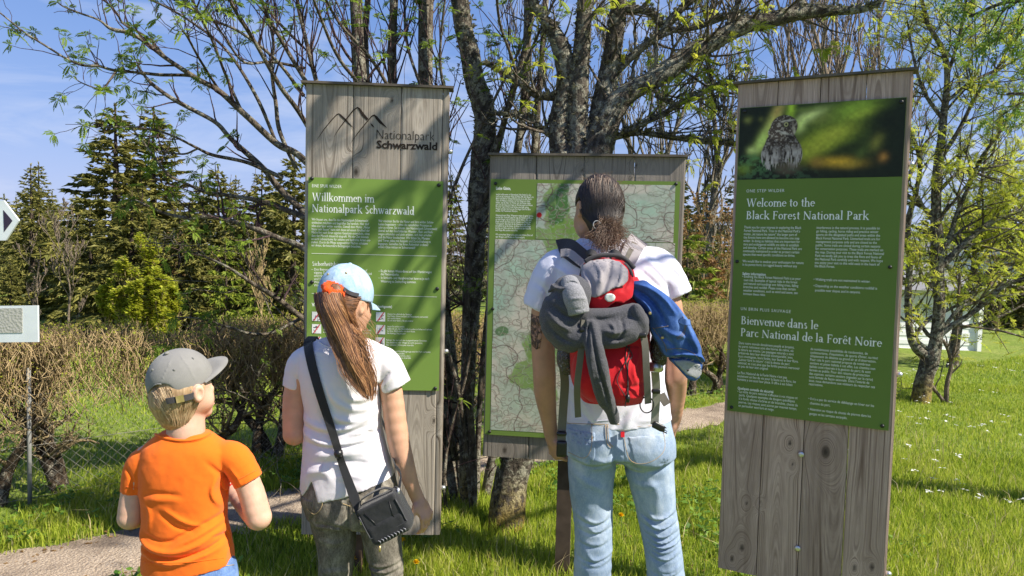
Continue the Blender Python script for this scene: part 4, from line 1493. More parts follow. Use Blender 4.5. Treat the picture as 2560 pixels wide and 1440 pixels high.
v.limb([qp(647, 1294, YB - .005, 31), qp(622, 1270, YB + .08, 27), qp(578, 1224, YB + .17, 18)], .012)
hand(v, P(577, 1222, YB + .17), P(540, 1200, YB + .2) - P(578, 1224, YB + .17), (0, .1, 1), .72, (30, 40, 30), 1)
hand(v, P(405, 1272, YB + .19), P(455, 1256, YB + .22) - P(405, 1272, YB + .19), (0, .1, 1), .72, (30, 40, 30), -1)
for x_ in (430, 530):
    v.limb([qp(x_, 1470, YB, 50), qp(x_, 1560, YB, 42), qp(x_, 1700, YB, 30)], .02)
bodyB = v
v.obj('body', K_SKIN_B, boy)
# bracelet on the right wrist
a_, b_ = P(584, 1231, YB + .158), P(577, 1223, YB + .172)
mb = MB(); mb.tube([a_, a_ * .5 + b_ * .5, b_], [.0255, .027, .0255], 14)
mb.build('wristband', K_BRACE, boy)
# shirt
lo, hi = P(300, 1440, YB) + (0, -.16, 0), P(665, 1060, YB) + (0, .16, 0)
v = Vol(lo, hi, .004)
v.loft(rows([(1080, 404, 522, .052, .004), (1096, 380, 545, .062, .005), (1122, 356, 582, .075), (1165, 352, 578, .088), (1225, 352, 570, .092), (1260, 356, 567, .09), (1300, 358, 566, .09), (1340, 358, 576, .093), (1385, 357, 585, .096), (1428, 356, 584, .096)], YB), .02, e=2.3)
v.limb([qp(384, 1136, YB, 32), qp(352, 1165, YB, 36), qp(331, 1240, YB, 30)], .03)
v.limb([qp(552, 1134, YB, 32), qp(590, 1150, YB, 38), qp(631, 1222, YB, 35)], .03)
v.plane(P(330, 1229, YB), P(326, 1245, YB) - P(330, 1229, YB) + (0, -.003, 0)) if 0 else None
fl = P(618, 1240, YB) - P(595, 1200, YB)
pc, pn = P(622, 1203, YB), nrm(P(653, 1257, YB) - P(622, 1203, YB))
t_, (x, y, z) = v.sl([P(588, 0, YB)[0], -9, -9], [9, 9, 9])
v.F[t_] = np.maximum(v.F[t_], (x - pc[0]) * pn[0] + (z - pc[2]) * pn[2])
pc, pn = P(331, 1229, YB), nrm(P(327, 1279, YB) - P(331, 1229, YB))
t_, (x, y, z) = v.sl([-9, -9, -9], [P(351, 0, YB)[0], 9, 9])
v.F[t_] = np.maximum(v.F[t_], (x - pc[0]) * pn[0] + (z - pc[2]) * pn[2])
v.limb([qp(464, 990, YB + .03, 42), qp(464, 1043, YB + .02, 47)], .004, 's')
hem = [(340, 1300), (357, 1418), (467, 1417), (580, 1402), (592, 1385), (600, 1300), (720, 1200), (720, 1000), (250, 1000), (250, 1300)]
polycut(v, hem, YB, YB + .3)
v.folds([(z7([(245, 908), (350, 890), (490, 903)]), 9, -.004), (z7([(255, 940), (360, 925), (480, 930)]), 12, .003),
         (z7([(265, 950), (300, 1010), (290, 1110)]), 11, .004), (z7([(390, 980), (500, 1050), (600, 1090)]), 8, .0045), (z7([(360, 1000), (450, 1080), (560, 1120)]), 8, -.004),
         (z7([(195, 1150), (290, 1205), (440, 1225), (580, 1190), (690, 1130)]), 13, .009), (z7([(195, 1215), (330, 1252), (480, 1262), (620, 1228), (700, 1180)]), 8, -.008),
         (z7([(440, 1205), (560, 1150), (690, 1085)]), 9, .006), (z7([(400, 1180), (520, 1120), (690, 1040)]), 8, -.005), (z7([(250, 1130), (350, 1165), (450, 1165)]), 8, -.004),
         (z7([(330, 1295), (500, 1285), (700, 1225)]), 10, .006), (z7([(200, 1280), (300, 1290), (420, 1320)]), 10, -.004),
         (z7([(230, 1235), (330, 1280), (420, 1275)]), 7, .004), (z7([(650, 1160), (690, 1180), (720, 1260)]), 7, -.005),
         (z7([(670, 820), (650, 900), (680, 1000)]), 9, .006), (z7([(690, 800), (672, 880), (690, 960)]), 5, -.006), (z7([(120, 760), (160, 830), (165, 920)]), 8, -.005),
         (z7([(135, 690), (180, 660), (200, 610)]), 8, -.004), (z7([(620, 720), (680, 800), (700, 860)]), 8, -.004), (z7([(740, 760), (790, 830), (800, 880)]), 7, .003)], YB, YB)
v.noise_disp(.0022, 16, 3)
v.noise_disp(.0013, 48, 21)
v.obj('t_shirt', K_ORANGE, boy)
shirtB = v
mb = MB()
p = v.hit(smooth_path(np.array(z7([(262, 590), (330, 615), (430, 628), (530, 612), (592, 580)]), float), 8), .001)
mb.tube(p, .0048, 6)
mb.build('collar', K_ORANGE, boy)
seam(v, [z7([(275, 600), (345, 628), (430, 640), (520, 628), (595, 596)])], .0009, 'collar_seam', K_ORANGE, boy)
seam(v, [z7([(190, 1362), (450, 1358), (715, 1325)])], .0009, 'hem_seam', K_ORANGE, boy)
for L_ in ([(745, 870), (865, 805)], [(85, 905), (155, 915)]): seam(v, [z7(L_)], .0009, 'sleeve_seam', K_ORANGE, boy)
# jeans
lo, hi = P(330, 1500, YB) + (0, -.16, 0), P(620, 1380, YB) + (0, .16, 0)
lo[2] = .03
v = Vol(lo, hi, .006)
v.loft(rows([(1388, 372, 578, .08), (1410, 368, 588, .088), (1450, 362, 596, .095), (1500, 362, 600, .1)], YB), .02)
for x_ in (428, 535):
    v.limb([qp(x_, 1480, YB, 62), qp(x_, 1560, YB, 52), qp(x_, 1740, YB, 42)], .03)
v.noise_disp(.003, 14, 5)
v.obj('jeans', K_BLUEJ, boy)
seam(v, [[(380, 1424), (480, 1424), (585, 1412)], [(478, 1424), (480, 1445)]], .0013, 'stitching', K_STITCH, boy)
patch(v, [(530, 1428), (592, 1416), (596, 1460), (535, 1460)], YB, YB, .003, 'back_pocket', K_BLUEJ, boy)
shoes(boy, [(P(430, 1300, YB)[0], YB), (P(532, 1300, YB)[0], YB)], YB, .75)
# hair under the cap
v = Vol(hc - .14, hc + .13, .004)
v.ell(hc + (-.002, -.002, .002), (.086, .090, .094), .01)
v.ell(P(436, 1000, YB) + (0, -.03, 0), (.060, .055, .056), .03)
v.ell(P(448, 1040, YB) + (0, -.03, 0), (.045, .035, .04), .03)
v.plane(hc + HD * .055 + HS * .05, nrm(HD * .9 - np.array([0, 0, .25])), .01)
v.ell(ear + HD * .018 + (0, -.01, -.02), (.026, .03, .045), .01, op='s')
v.noise_disp(.003, 60, 2)
hv = v
hb = v.obj('hair', K_BLOND, boy, attrs=lambda V: {'rnd': fbm(V[:, 0] * 260, V[:, 1] * 260, V[:, 2] * 30, 2)})
st = rnd_pts([(378, 968), (430, 968), (442, 1003), (500, 992), (506, 1002), (492, 1030), (420, 1035), (388, 1005)], 1100, 5)
fl_ = lambda s, T: s + np.column_stack([((452 - s[0]) * .45) * T, (30 + .35 * (1040 - s[1])) * T])
V, F, A = strand_mesh(hair_on(v, st, fl_, 8, (0, .004), 2, 3), .0008, .0003)
obj('hair_strands', V, F, K_BLOND, hb, attrs={'rnd': A})
# cap
cc = P(450, 948, YB)
pA, pB, pC = P(371, 976, YB), P(527, 940, YB), P(462, 996, YB - .09)
up_ = nrm(np.cross(pB - pA, pC - pA)); up_ = up_ * np.sign(up_[2])          # tipped back
fw_ = nrm(HD - up_ * (HD @ up_))
rt_ = np.cross(fw_, up_)
v = Vol(cc - .15, cc + .15, .0035)
v.ell(cc, (.092, .099, .097), .004, R=np.column_stack([rt_, fw_, up_]))
edge = pA
v.plane(edge, -up_, .002)
v.cone(P(405, 990, YB - .04), P(403, 992, YB - .16), .037, .037, .003, 's')
v.folds([([(452, 872), (450, 905), (436, 950)], 1.6, .0016), ([(455, 872), (490, 905), (512, 950)], 1.6, .0016), ([(448, 872), (410, 890), (380, 930)], 1.6, .0016)], YB, YB)
v.noise_disp(.0008, 16, 8, 2)
cap = v.obj('baseball_cap', K_GREYCAP, boy)
capB = v
mb = MB()
ang = np.linspace(-1.08, 1.08, 25)
e_ = cc + up_ * (up_ @ (edge - cc) + .003)
inn = np.array([e_ + fw_ * .091 * math.cos(a) + rt_ * .089 * math.sin(a) for a in ang])
out = np.array([e_ + fw_ * (.091 * math.cos(a) + .062 * max(math.cos(a * 1.38), 0) ** .6) + rt_ * .089 * math.sin(a) * 1.0 - up_ * .010 * (1 - math.cos(a)) for a in ang])
mid = inn * .5 + out * .5 + up_ * .004
n_ = len(ang)
top = np.vstack([inn, mid, out]); bot = top - up_ * .003
j = np.arange(n_ - 1)
F = np.vstack([np.column_stack([j + k * n_, j + 1 + k * n_, j + 1 + (k + 1) * n_, j + (k + 1) * n_]) for k in (0, 1)])
rim = np.column_stack([j + 2 * n_, j + 1 + 2 * n_, j + 1 + 5 * n_, j + 5 * n_])
obj('brim', np.vstack([top, bot]), np.vstack([F, F[:, ::-1] + 3 * n_, rim]), K_GREYCAP, cap)
strap(hv, [(416, 1003), (440, 999), (470, 993), (497, 984)], 15, YB, .003, 'cap_strap', K_PACKD, cap, .006)
strap(hv, [(440, 999.5), (460, 995)], 17, YB, .003, 'buckle', K_GOLD, cap, .0095)
seam(v, [[(374, 974), (388, 962), (405, 961), (424, 972), (440, 992)]], .0018, 'cap_edge', K_GREYCAP, cap)
for p_ in ((435, 925), (482, 896), (381, 925), (474, 975)):
    h_ = v.hit([p_], .001)[0]
    mb = MB(); mb.tube([h_, h_ + (0, -.0012, 0)], [.0045, .003], 10); mb.build('eyelet', K_GREYCAP, cap)
mb = MB(); b_ = cc + up_ * .098
mb.tube([b_, b_ + up_ * .004, b_ + up_ * .006], [.008, .007, .002], 12); mb.build('cap_button', K_GREYCAP, cap)

# ------------------------------------------------------------------ the girl
YG = 2.57
c0 = P(870, 1200, YG)
girl = thing('person', 'girl in a white t-shirt and pale denim cap with a long brown ponytail', 'person', (c0[0], YG, 0), 'family reading the boards')
g1 = lambda L: [(700 + x / 3.273, 600 + y / 3.273) for x, y in L]
g2 = lambda L: [(680 + x / 3.273, 1000 + y / 3.273) for x, y in L]
HD = np.array([.50, .866, 0]); HS = np.array([.866, -.50, 0])
lo, hi = P(690, 1500, YG) + (0, -.2, 0), P(1110, 650, YG) + (0, .34, 0)
lo[2] = 0
v = Vol(lo - .02, hi + .02, .0045)
hc = P(864, 752, YG)
v.ell(hc, (.080, .092, .108), .01)
v.ell(hc + HD * .035 + (0, 0, -.055), (.056, .058, .062), .03)
v.ell(hc + HD * .096 + (0, 0, -.035), (.009, .011, .014), .012)
v.ell(hc + HD * .092 + (0, 0, -.066), (.018, .014, .007), .006)
v.ell(hc + HD * .078 + (0, 0, -.095), (.022, .02, .018), .015)
v.ell(hc + HD * .052 + HS * .038 + (0, 0, -.045), (.02, .022, .024), .025)
for s_ in (-1, 1):
    v.ell(hc + HD * .09 + HS * .03 * s_ + (0, 0, -.006), (.012, .011, .009), .004, op='s')
    v.ell(hc + HD * .083 + HS * .03 * s_ + (0, 0, -.006), (.012, .012, .012), .003)
ear = P(910, 765, YG) + (0, -.045, 0)
v.ell(ear, (.011, .017, .028), .005, R=np.column_stack([nrm(HS + HD * .1), nrm(HD - HS * .1), [0, 0, 1]]))
v.ell(ear + HS * .011, (.008, .010, .017), .004, op='s')
v.limb([qp(866, 800, YG + .01, 34), qp(866, 840, YG + .005, 37), qp(864, 852, YG, 38)], .03)
v.loft(rows([(880, 800, 930, .05), (910, 775, 955, .085), (960, 770, 945, .09), (1070, 775, 945, .085), (1200, 782, 965, .09), (1280, 795, 960, .085)], YG), .03)
v.limb([qp(758, 905, YG, 28), qp(738, 990, YG, 29), qp(736, 1085, YG - .01, 28)], .02)
v.limb([qp(737, 1085, YG - .01, 28), qp(752, 1080, YG + .1, 24), qp(790, 1060, YG + .2, 17)], .012)
v.limb([qp(962, 905, YG, 28), qp(979, 985, YG - .01, 27.5), qp(995, 1095, YG - .02, 27), qp(1012, 1160, YG - .02, 23.5), qp(1030, 1213, YG - .01, 17), qp(1043, 1243, YG, 14)], .02)
hand(v, P(1043, 1243, YG), P(1066, 1288, YG - .01) - P(1043, 1243, YG), (-.75, .5, -.25), .86, (28, 34, 26), -1)
hand(v, P(790, 1060, YG + .2), P(840, 1040, YG + .24) - P(790, 1060, YG + .2), (0, .1, 1), .8, (30, 40, 30), -1)
for x0_, x1_ in ((838, 840), (950, 972)):
    v.limb([qp(x0_, 1280, YG, 34), qp(x1_, 1440, YG, 24), qp(x1_, 1680, YG, 20)], .02)
v.obj('body', K_SKIN_G, girl)
# t-shirt
lo, hi = P(705, 1250, YG) + (0, -.17, 0), P(1040, 840, YG) + (0, .17, 0)
v = Vol(lo, hi, .004)
v.loft(rows([(846, 806, 920, .05, .005), (860, 776, 952, .065, .003), (878, 752, 974, .085), (905, 746, 972, .1), (945, 748, 962, .108), (985, 755, 955, .106), (1030, 763, 953, .1), (1080, 761, 958, .1), (1120, 758, 968, .104), (1160, 755, 980, .11), (1200, 752, 992, .118), (1245, 750, 1000, .12)], YG), .02, e=2.3)
v.limb([qp(775, 893, YG, 30), qp(750, 915, YG, 33), qp(734, 985, YG, 29)], .03)
v.limb([qp(948, 892, YG, 30), qp(968, 915, YG, 37), qp(996, 985, YG, 41)], .03)
pc, pn = P(989, 969, YG), nrm(P(1024, 1040, YG) - P(989, 969, YG))
t_, (x, y, z) = v.sl([P(955, 0, YG)[0], -9, -9], [9, 9, P(0, 900, YG)[2]])
cut = (x - pc[0]) * pn[0] + (z - pc[2]) * pn[2]
tor = 1.0
sleeveside = np.maximum(v.F[t_], cut)
v2 = Vol(lo, hi, .004)
v2.loft(rows([(905, 746, 966, .1), (945, 748, 958, .108), (985, 755, 955, .106), (1030, 763, 953, .1), (1080, 761, 958, .1), (1120, 758, 968, .104), (1160, 755, 980, .11), (1200, 752, 992, .118), (1245, 750, 1000, .12)], YG), .02, e=2.3)
v.F[t_] = np.minimum(sleeveside, np.maximum(v2.F[t_], v.F[t_]))
pc, pn = P(733, 968, YG), nrm(P(725, 1000, YG) - P(733, 968, YG))
t_, (x, y, z) = v.sl([-9, -9, -9], [P(752, 0, YG)[0], 9, P(0, 900, YG)[2]])
v.F[t_] = np.minimum(np.maximum(v.F[t_], (x - pc[0]) * pn[0] + (z - pc[2]) * pn[2]), np.maximum(v2.F[t_], v.F[t_]))
v.limb([qp(866, 760, YG + .02, 38), qp(864, 822, YG + .015, 44)], .004, 's')
hem = [(700, 800), (700, 1211)] + [(750, 1211), (769, 1227), (784, 1205), (796, 1183), (807, 1205), (816, 1232), (875, 1218), (952, 1195), (1000, 1180), (1100, 1180), (1100, 800)]
polycut(v, hem, YG, YG + .3)
ZF = [([(280, 115), (420, 165), (560, 190), (700, 175), (800, 130)], 15, .007), ([(300, 180), (450, 215), (620, 215), (800, 170)], 10, -.006),
      ([(290, 230), (440, 290), (620, 300), (800, 275)], 12, .006), ([(300, 300), (480, 330), (650, 325), (800, 300)], 8, -.005),
      ([(400, 400), (560, 380), (700, 375), (800, 370)], 13, .006), ([(560, 340), (700, 345), (860, 325)], 8, .004), ([(380, 450), (560, 440), (720, 440), (860, 470)], 10, -.005),
      ([(470, 30), (560, 90), (680, 120), (800, 110)], 12, .007), ([(460, 90), (560, 150), (700, 150)], 8, -.005),
      ([(800, 200), (850, 240), (900, 210)], 9, -.004), ([(780, 130), (850, 90), (900, 70)], 9, .004), ([(700, 230), (780, 215), (860, 190)], 6, .003),
      ([(300, 640), (330, 560), (400, 520), (500, 520), (560, 600)], 16, .006), ([(590, 560), (700, 540), (820, 570)], 14, .004)]
v.folds([(g2(L), w, a) for L, w, a in ZF], YG, YG)
ZF = [([(260, 950), (330, 900), (430, 890)], 9, .003), ([(560, 1190), (650, 1260), (790, 1250)], 14, .006), ([(430, 1120), (500, 1250), (620, 1330), (760, 1340)], 14, .006),
      ([(830, 1180), (880, 1100), (920, 1060)], 7, -.006), ([(845, 1210), (900, 1140), (950, 1080)], 7, .004), ([(790, 1130), (830, 1190), (825, 1270)], 6, -.007), ([(160, 1100), (180, 1180), (170, 1240)], 7, -.006), ([(380, 1300), (430, 1380), (560, 1420)], 12, -.004)]
v.folds([(g1(L), w, a) for L, w, a in ZF], YG, YG)
v.noise_disp(.0024, 18, 4)
v.noise_disp(.0013, 48, 22)
v.obj('t_shirt', K_WHITE, girl)
shirtG = v
seam(v, [g1([(300, 815), (360, 860), (440, 885), (560, 880), (680, 850)])], .0032, 'collar', K_WHITE, girl)
seam(v, [g2([(440, 480), (415, 520), (400, 600)])], .0008, 'seam', K_WHITE, girl)
# jeans
lo, hi = P(720, 1500, YG) + (0, -.18, 0), P(1030, 1165, YG) + (0, .18, 0)
lo[2] = .04
v = Vol(lo, hi, .005)
v.loft(rows([(1172, 772, 978, .098), (1200, 760, 992, .108), (1240, 755, 1000, .118), (1275, 766, 1003, .12), (1300, 776, 1003, .115)], YG), .02, e=2.4)
v.limb([qp(828, 1290, YG, 55), qp(840, 1345, YG, 50), qp(841, 1397, YG, 44), qp(839, 1460, YG + .005, 41), qp(838, 1690, YG + .01, 33)], .02)
v.limb([qp(948, 1290, YG, 55), qp(955, 1345, YG, 48), qp(963, 1397, YG, 43), qp(969, 1450, YG, 39), qp(974, 1690, YG + .01, 32)], .02)
for (y_, a_, b_) in ((1392, 915, 1008), (1408, 920, 1006), (1428, 925, 1010), (1446, 928, 1008), (1462, 930, 1012)):
    v.folds([([(a_, y_ + 3), ((a_ + b_) / 2, y_ + 6), (b_, y_ - 4)], 5, .004), ([(a_, y_ + 11), ((a_ + b_) / 2, y_ + 14), (b_, y_ + 4)], 4, -.004)], YG, YG)
v.folds([([(885, 1300), (850, 1285), (780, 1290)], 7, -.006), ([(770, 1275), (810, 1290), (880, 1280)], 8, .004), ([(800, 1330), (850, 1340), (886, 1330)], 9, .003), ([(800, 1420), (850, 1410), (880, 1420)], 9, .003), ([(885, 1225), (889, 1270), (890, 1310)], 6, -.008)], YG, YG)
v.noise_disp(.003, 18, 6)
v.obj('jeans', K_GREYJ, girl)
jeansG = v
patch(v, g2([(245, 745), (395, 740), (410, 860), (350, 935), (285, 890)]), YG, YG, .0025, 'back_pocket', K_GREYJ, girl)
patch(v, g2([(690, 720), (900, 650), (1010, 640), (1010, 760), (850, 800), (720, 830)]), YG, YG, .0025, 'back_pocket', K_GREYJ, girl)
seam(v, [g2([(395, 742), (410, 862), (350, 935), (283, 890)]), g2([(300, 650), (420, 655)]), g2([(530, 720), (560, 830), (640, 870)])], .0011, 'stitching', K_STITCH, girl, .0028)
shoes(girl, [(P(838, 1300, YG)[0], YG), (P(974, 1300, YG)[0], YG)], YG, .85)
# hair: back of the head and the ponytail
v = Vol(P(770, 1010, YG) + (0, -.2, 0), P(960, 690, YG) + (0, .12, 0), .004)
v.ell(hc + (-.004, -.004, .002), (.088, .098, .1), .01)
v.ell(P(868, 785, YG) + (0, -.035, 0), (.044, .045, .045), .03)
v.plane(hc + HD * .045, nrm(HD * .9 - np.array([0, 0, .22])), .01)
v.ell(ear + HD * .012 + (0, -.01, -.022), (.024, .03, .05), .012, op='s')
tail = [qp(836, 728, YG - .105, 24), qp(834, 765, YG - .125, 33), qp(848, 810, YG - .125, 35), qp(868, 855, YG - .13, 33), qp(882, 895, YG - .138, 29), qp(897, 935, YG - .14, 21), qp(918, 975, YG - .138, 8)]
v.limb([[*q_[:3], q_[3] * (.84, .72, .58, .5, .42, .3, .15)[i_]] for i_, q_ in enumerate(tail)], .02, flat=(1, 1.6))
v.noise_disp(.004, 40, 2)
hv = v
hb = v.obj('hair', K_BROWN, girl, attrs=lambda V: {'rnd': .7 * fbm(V[:, 0] * 240, V[:, 1] * 240, V[:, 2] * 16, 2)})
r_ = np.random.default_rng(4)
st = [(812 + 44 * u, 724 + 18 * w) for u, w in r_.random((1000, 2))]
Lx = np.array([797, 801, 818, 839, 856, 874, 892, 915]); Rx = np.array([849, 866, 888, 904, 909, 920, 929, 930]); Yy = np.array([742, 771, 814, 860, 893, 933, 957, 990])


def flowG(s, T):
    u = (s[0] - 812) / 44
    end = 800 + 190 * (.45 + .55 * ((s[1] - 724) / 18)) if r_.random() < .45 else 945 + 50 * r_.random() ** .7
    y = 735 + (end - 735) * T
    uu = np.clip(u + .10 * np.sin(T * 4 + s[1] * 3) * T + .04 * r_.standard_normal() + .22 * r_.standard_normal() * T ** 2.5, -.35, 1.5)
    return np.column_stack([np.interp(y, Yy, Lx) * (1 - uu) + np.interp(y, Yy, Rx) * uu, y])


V, F, A = strand_mesh(hair_on(v, st, flowG, 20, (0, .016), 4.5, 7), .0015, .0005)
obj('ponytail_strands', V, F, K_BROWN, hb, attrs={'rnd': A})
st = rnd_pts([(845, 735), (905, 742), (903, 778), (880, 800), (850, 790)], 500, 6)
V, F, A = strand_mesh(hair_on(v, st, lambda s, T: s + np.column_stack([(838 - s[0]) * .6 * T, (752 - s[1]) * .5 * T]), 8, (0, .003), 2, 9), .0009, .0004)
obj('nape_strands', V, F, K_BROWN, hb, attrs={'rnd': A * .6})
wisps = []
for k in range(70):
    a = np.array([880 + 30 * r_.random(), 775 + 110 * r_.random()])
    b = a + (18 + 38 * r_.random(), 45 + 55 * r_.random())
    T = np.linspace(0, 1, 10)[:, None]
    pp = a * (1 - T) + b * T + np.column_stack([np.sin(T[:, 0] * 3.1) * r_.uniform(-4, 16), 0 * T[:, 0]])
    wisps.append(np.array([P(x, y, YG - .135 - .02 * r_.random()) for x, y in pp]))
V, F, A = strand_mesh(wisps, .0006, .0003)
obj('loose_strands', V, F, K_BROWN, hb, attrs={'rnd': .5 + .5 * A})
# scrunchie
mb = MB()
sc = P(834, 725, YG - .108)
ax_ = nrm(np.array([.35, -.35, .75]))
e1 = nrm(np.cross(ax_, (0, 1, 0))); e2 = np.cross(ax_, e1)
V_, F_ = [], []
for i in range(40):
    a = i / 40 * 2 * math.pi
    c_ = sc + (e1 * math.cos(a) + e2 * math.sin(a)) * (.0245 + .003 * math.sin(a * 9))
    for j in range(10):
        b = j / 10 * 2 * math.pi
        rr = .0145 * (1 + .28 * math.sin(a * 13 + b * 2))
        V_.append(c_ + (e1 * math.cos(a) + e2 * math.sin(a)) * rr * math.cos(b) + ax_ * rr * math.sin(b))
        F_.append([i * 10 + j, i * 10 + (j + 1) % 10, ((i + 1) % 40) * 10 + (j + 1) % 10, ((i + 1) % 40) * 10 + j])
mb.add(V_, np.array(F_))
mb.build('scrunchie', K_SCRUN, girl)
# denim cap
cc = P(864, 733, YG) + (0, .003, 0)
up_ = nrm(np.array([.10, .16, 1.0]))
fw_ = nrm(HD - up_ * (HD @ up_)); rt_ = np.cross(fw_, up_)
v = Vol(cc - .15, cc + .15, .0035)
v.ell(cc, (.092, .102, .104), .004, R=np.column_stack([rt_, fw_, up_]))
v.plane(cc - up_ * .022, -up_, .002)
v.cone(P(838, 738, YG - .07), P(838, 738, YG - .2), .036, .036, .003, 's')
v.folds([([(854, 660), (848, 690), (842, 712)], 1.6, .0016), ([(856, 660), (890, 690), (906, 730)], 1.6, .0016), ([(852, 660), (822, 680), (803, 715)], 1.6, .0016)], YG, YG)
v.noise_disp(.0008, 16, 8, 2)
cap = v.obj('denim_cap', K_DENIMCAP, girl)
mb = MB()
ang = np.linspace(-1.1, 1.1, 25)
e_ = cc - up_ * .020
inn = np.array([e_ + fw_ * .100 * math.cos(a) + rt_ * .090 * math.sin(a) for a in ang])
out = np.array([e_ + fw_ * (.100 * math.cos(a) + .066 * max(math.cos(a * 1.36), 0) ** .6) + rt_ * .090 * math.sin(a) - up_ * (.016 + .014 * (1 - math.cos(a))) for a in ang])
mid = inn * .5 + out * .5 + up_ * .005
n_ = len(ang); top = np.vstack([inn, mid, out]); bot = top - up_ * .003; j = np.arange(n_ - 1)
F = np.vstack([np.column_stack([j + k * n_, j + 1 + k * n_, j + 1 + (k + 1) * n_, j + (k + 1) * n_]) for k in (0, 1)])
obj('brim', np.vstack([top, bot]), np.vstack([F, F[:, ::-1] + 3 * n_, np.column_stack([j + 2 * n_, j + 1 + 2 * n_, j + 1 + 5 * n_, j + 5 * n_])]), K_DENIMCAP, cap)
for p_ in ((865, 683), (820, 686)):
    h_ = v.hit([p_], .001)[0]
    mb = MB(); mb.tube([h_, h_ + (0, -.0012, 0)], [.0045, .003], 10); mb.build('eyelet', K_GOLD, cap)
mb = MB(); b_ = cc + up_ * .102
mb.tube([b_, b_ + up_ * .004, b_ + up_ * .006], [.008, .007, .002], 12); mb.build('cap_button', K_DENIMCAP, cap)
strap(hv, [(858, 722), (876, 733), (896, 738)], 9, YG, .003, 'cap_strap', K_PACKD, cap, .006)

# the girl's shoulder bag (a thing of its own)
YS = 2.40
bc = P(967, 1289, YS)
bag = thing('shoulder_bag', 'black camera bag hanging on the right hip of the girl in the white t-shirt', 'bag', tuple(bc))
th = math.radians(-27)
eu = nrm(P(1005, 1212, YS) - P(905, 1262, YS)); ev = nrm(np.cross((0, -1, 0), eu)); ev = -ev if ev[2] < 0 else ev
ew = np.cross(eu, ev)
if ew[1] > 0: ew = -ew
R_ = np.column_stack([eu, ev, ew])
v = Vol(bc - .16, bc + .16, .0035)
v.rbox(bc, (.074, .064, .045), .02, .004, R=R_)
v.rbox(bc - ev * .03 + ew * .02, (.068, .036, .034), .016, .012, R=R_)
v.noise_disp(.0022, 32, 3)
v.obj('bag_body', K_BAG, bag)
fv = Vol(bc - .18, bc + .18, .003)
fv.rbox(bc + ev * .016 + ew * .043, (.068, .05, .0075), .007, .003, R=R_)
fv.rbox(bc + ev * .060 + ew * .004, (.068, .0075, .044), .007, .008, R=R_)
fv.noise_disp(.0016, 40, 5)
fl = fv.obj('flap', K_BAG, bag)
mb = MB()
sq = lambda a, b: bc + eu * a + ev * b + ew * .0515
ed = [sq(-.066, .05), sq(-.066, -.02), sq(-.056, -.033), sq(.056, -.033), sq(.066, -.02), sq(.066, .05)]
mb.tube(smooth_path(ed, 5), .0022, 6)
mb.build('piping', simple('bag_piping', (.05, .05, .055), .5, .4, bump=0), fl)
mb = MB()
mb.tube([sq(-.045, .052), sq(-.03, .01), sq(-.026, -.03)], .0013, 5)
mb.tube([sq(.045, .052), sq(.036, .01), sq(.034, -.03)], .0013, 5)
mb.tube(smooth_path([sq(-.026, -.012), sq(0, .0), sq(.034, -.014)], 5), .0013, 5)
mb.build('flap_seam', K_BLK, fl)
mb = MB()
for k in range(9):
    a = -.045 + k * .0115
    mb.tube([bc + eu * a - ev * .046 + ew * .057, bc + eu * (a + .005) - ev * .052 + ew * .0575, bc + eu * (a + .003) - ev * .06 + ew * .0555], [.0012, .002, .0008], 6)
mb.build('front_cord', simple('grey_cord', (.2, .2, .22), .5, .4, bump=0), bag)
mb = MB(); a_ = bc - eu * .05 - ev * .066 + ew * .05
mb.tube([a_, a_ - np.array([0, 0, .012]), a_ - np.array([0, 0, .02])], [.003, .004, .0025], 8)
mb.build('zip_pull', K_GOLD, bag)
mb = MB()
hp = smooth_path([bc - eu * .066 + ev * .066 + ew * .01, bc - eu * .04 + ev * .088 + ew * .012, bc + eu * .03 + ev * .09 + ew * .012, bc + eu * .062 + ev * .07 + ew * .01], 6)
ribbon(mb, hp, .02, .003, np.tile(ev, (len(hp), 1)))
mb.build('carry_handle', K_BAG, bag, smooth=False)
# strap over the left shoulder, down the back
back_pts = [(770, 858), (773, 880), (783, 925), (800, 985), (818, 1040), (836, 1095), (845, 1125), (852, 1150), (867, 1192)]
pp = smooth_path(np.array(back_pts, float), 6)
hp = shirtG.hit(pp, .008)
tailp = np.array([P(880, 1228, 2.432), P(890, 1255, 2.41), bc - eu * .076 + ev * .03 + ew * .01])
hp = np.vstack([hp, smooth_path(np.vstack([hp[-1:], tailp]), 5)[1:]])
for _ in range(4): hp[1:-1] = (hp[:-2] + 2 * hp[1:-1] + hp[2:]) / 4
topw = np.array([hp[0] + (0, .12, -.03), hp[0] + (0, .07, .012), hp[0] + (0, .03, .01)])
front = smooth_path(np.vstack([topw, hp[:1]]), 4)[:-1]
allp = np.vstack([front, hp])
nn = np.zeros_like(allp) + (0, -1, 0.15)
nn[:len(front)] = (0, -.25, 1)
mb = MB()
w_ = np.interp(np.arange(len(allp)), [0, len(front), len(allp) - 22, len(allp) - 8, len(allp) - 1], [.03, .033, .024, .034, .02])
ribbon(mb, allp, w_, .0025, nn)
mb.build('shoulder_strap', K_BAG, bag, smooth=False)
mb = MB(); k_i = len(front) + 38
mb.tube([allp[k_i] + (0, -.003, .012), allp[k_i] + (0, -.006, 0), allp[k_i] + (0, -.003, -.012)], [.013, .016, .012], 10)
mb.build('strap_slider', K_BLK, bag)
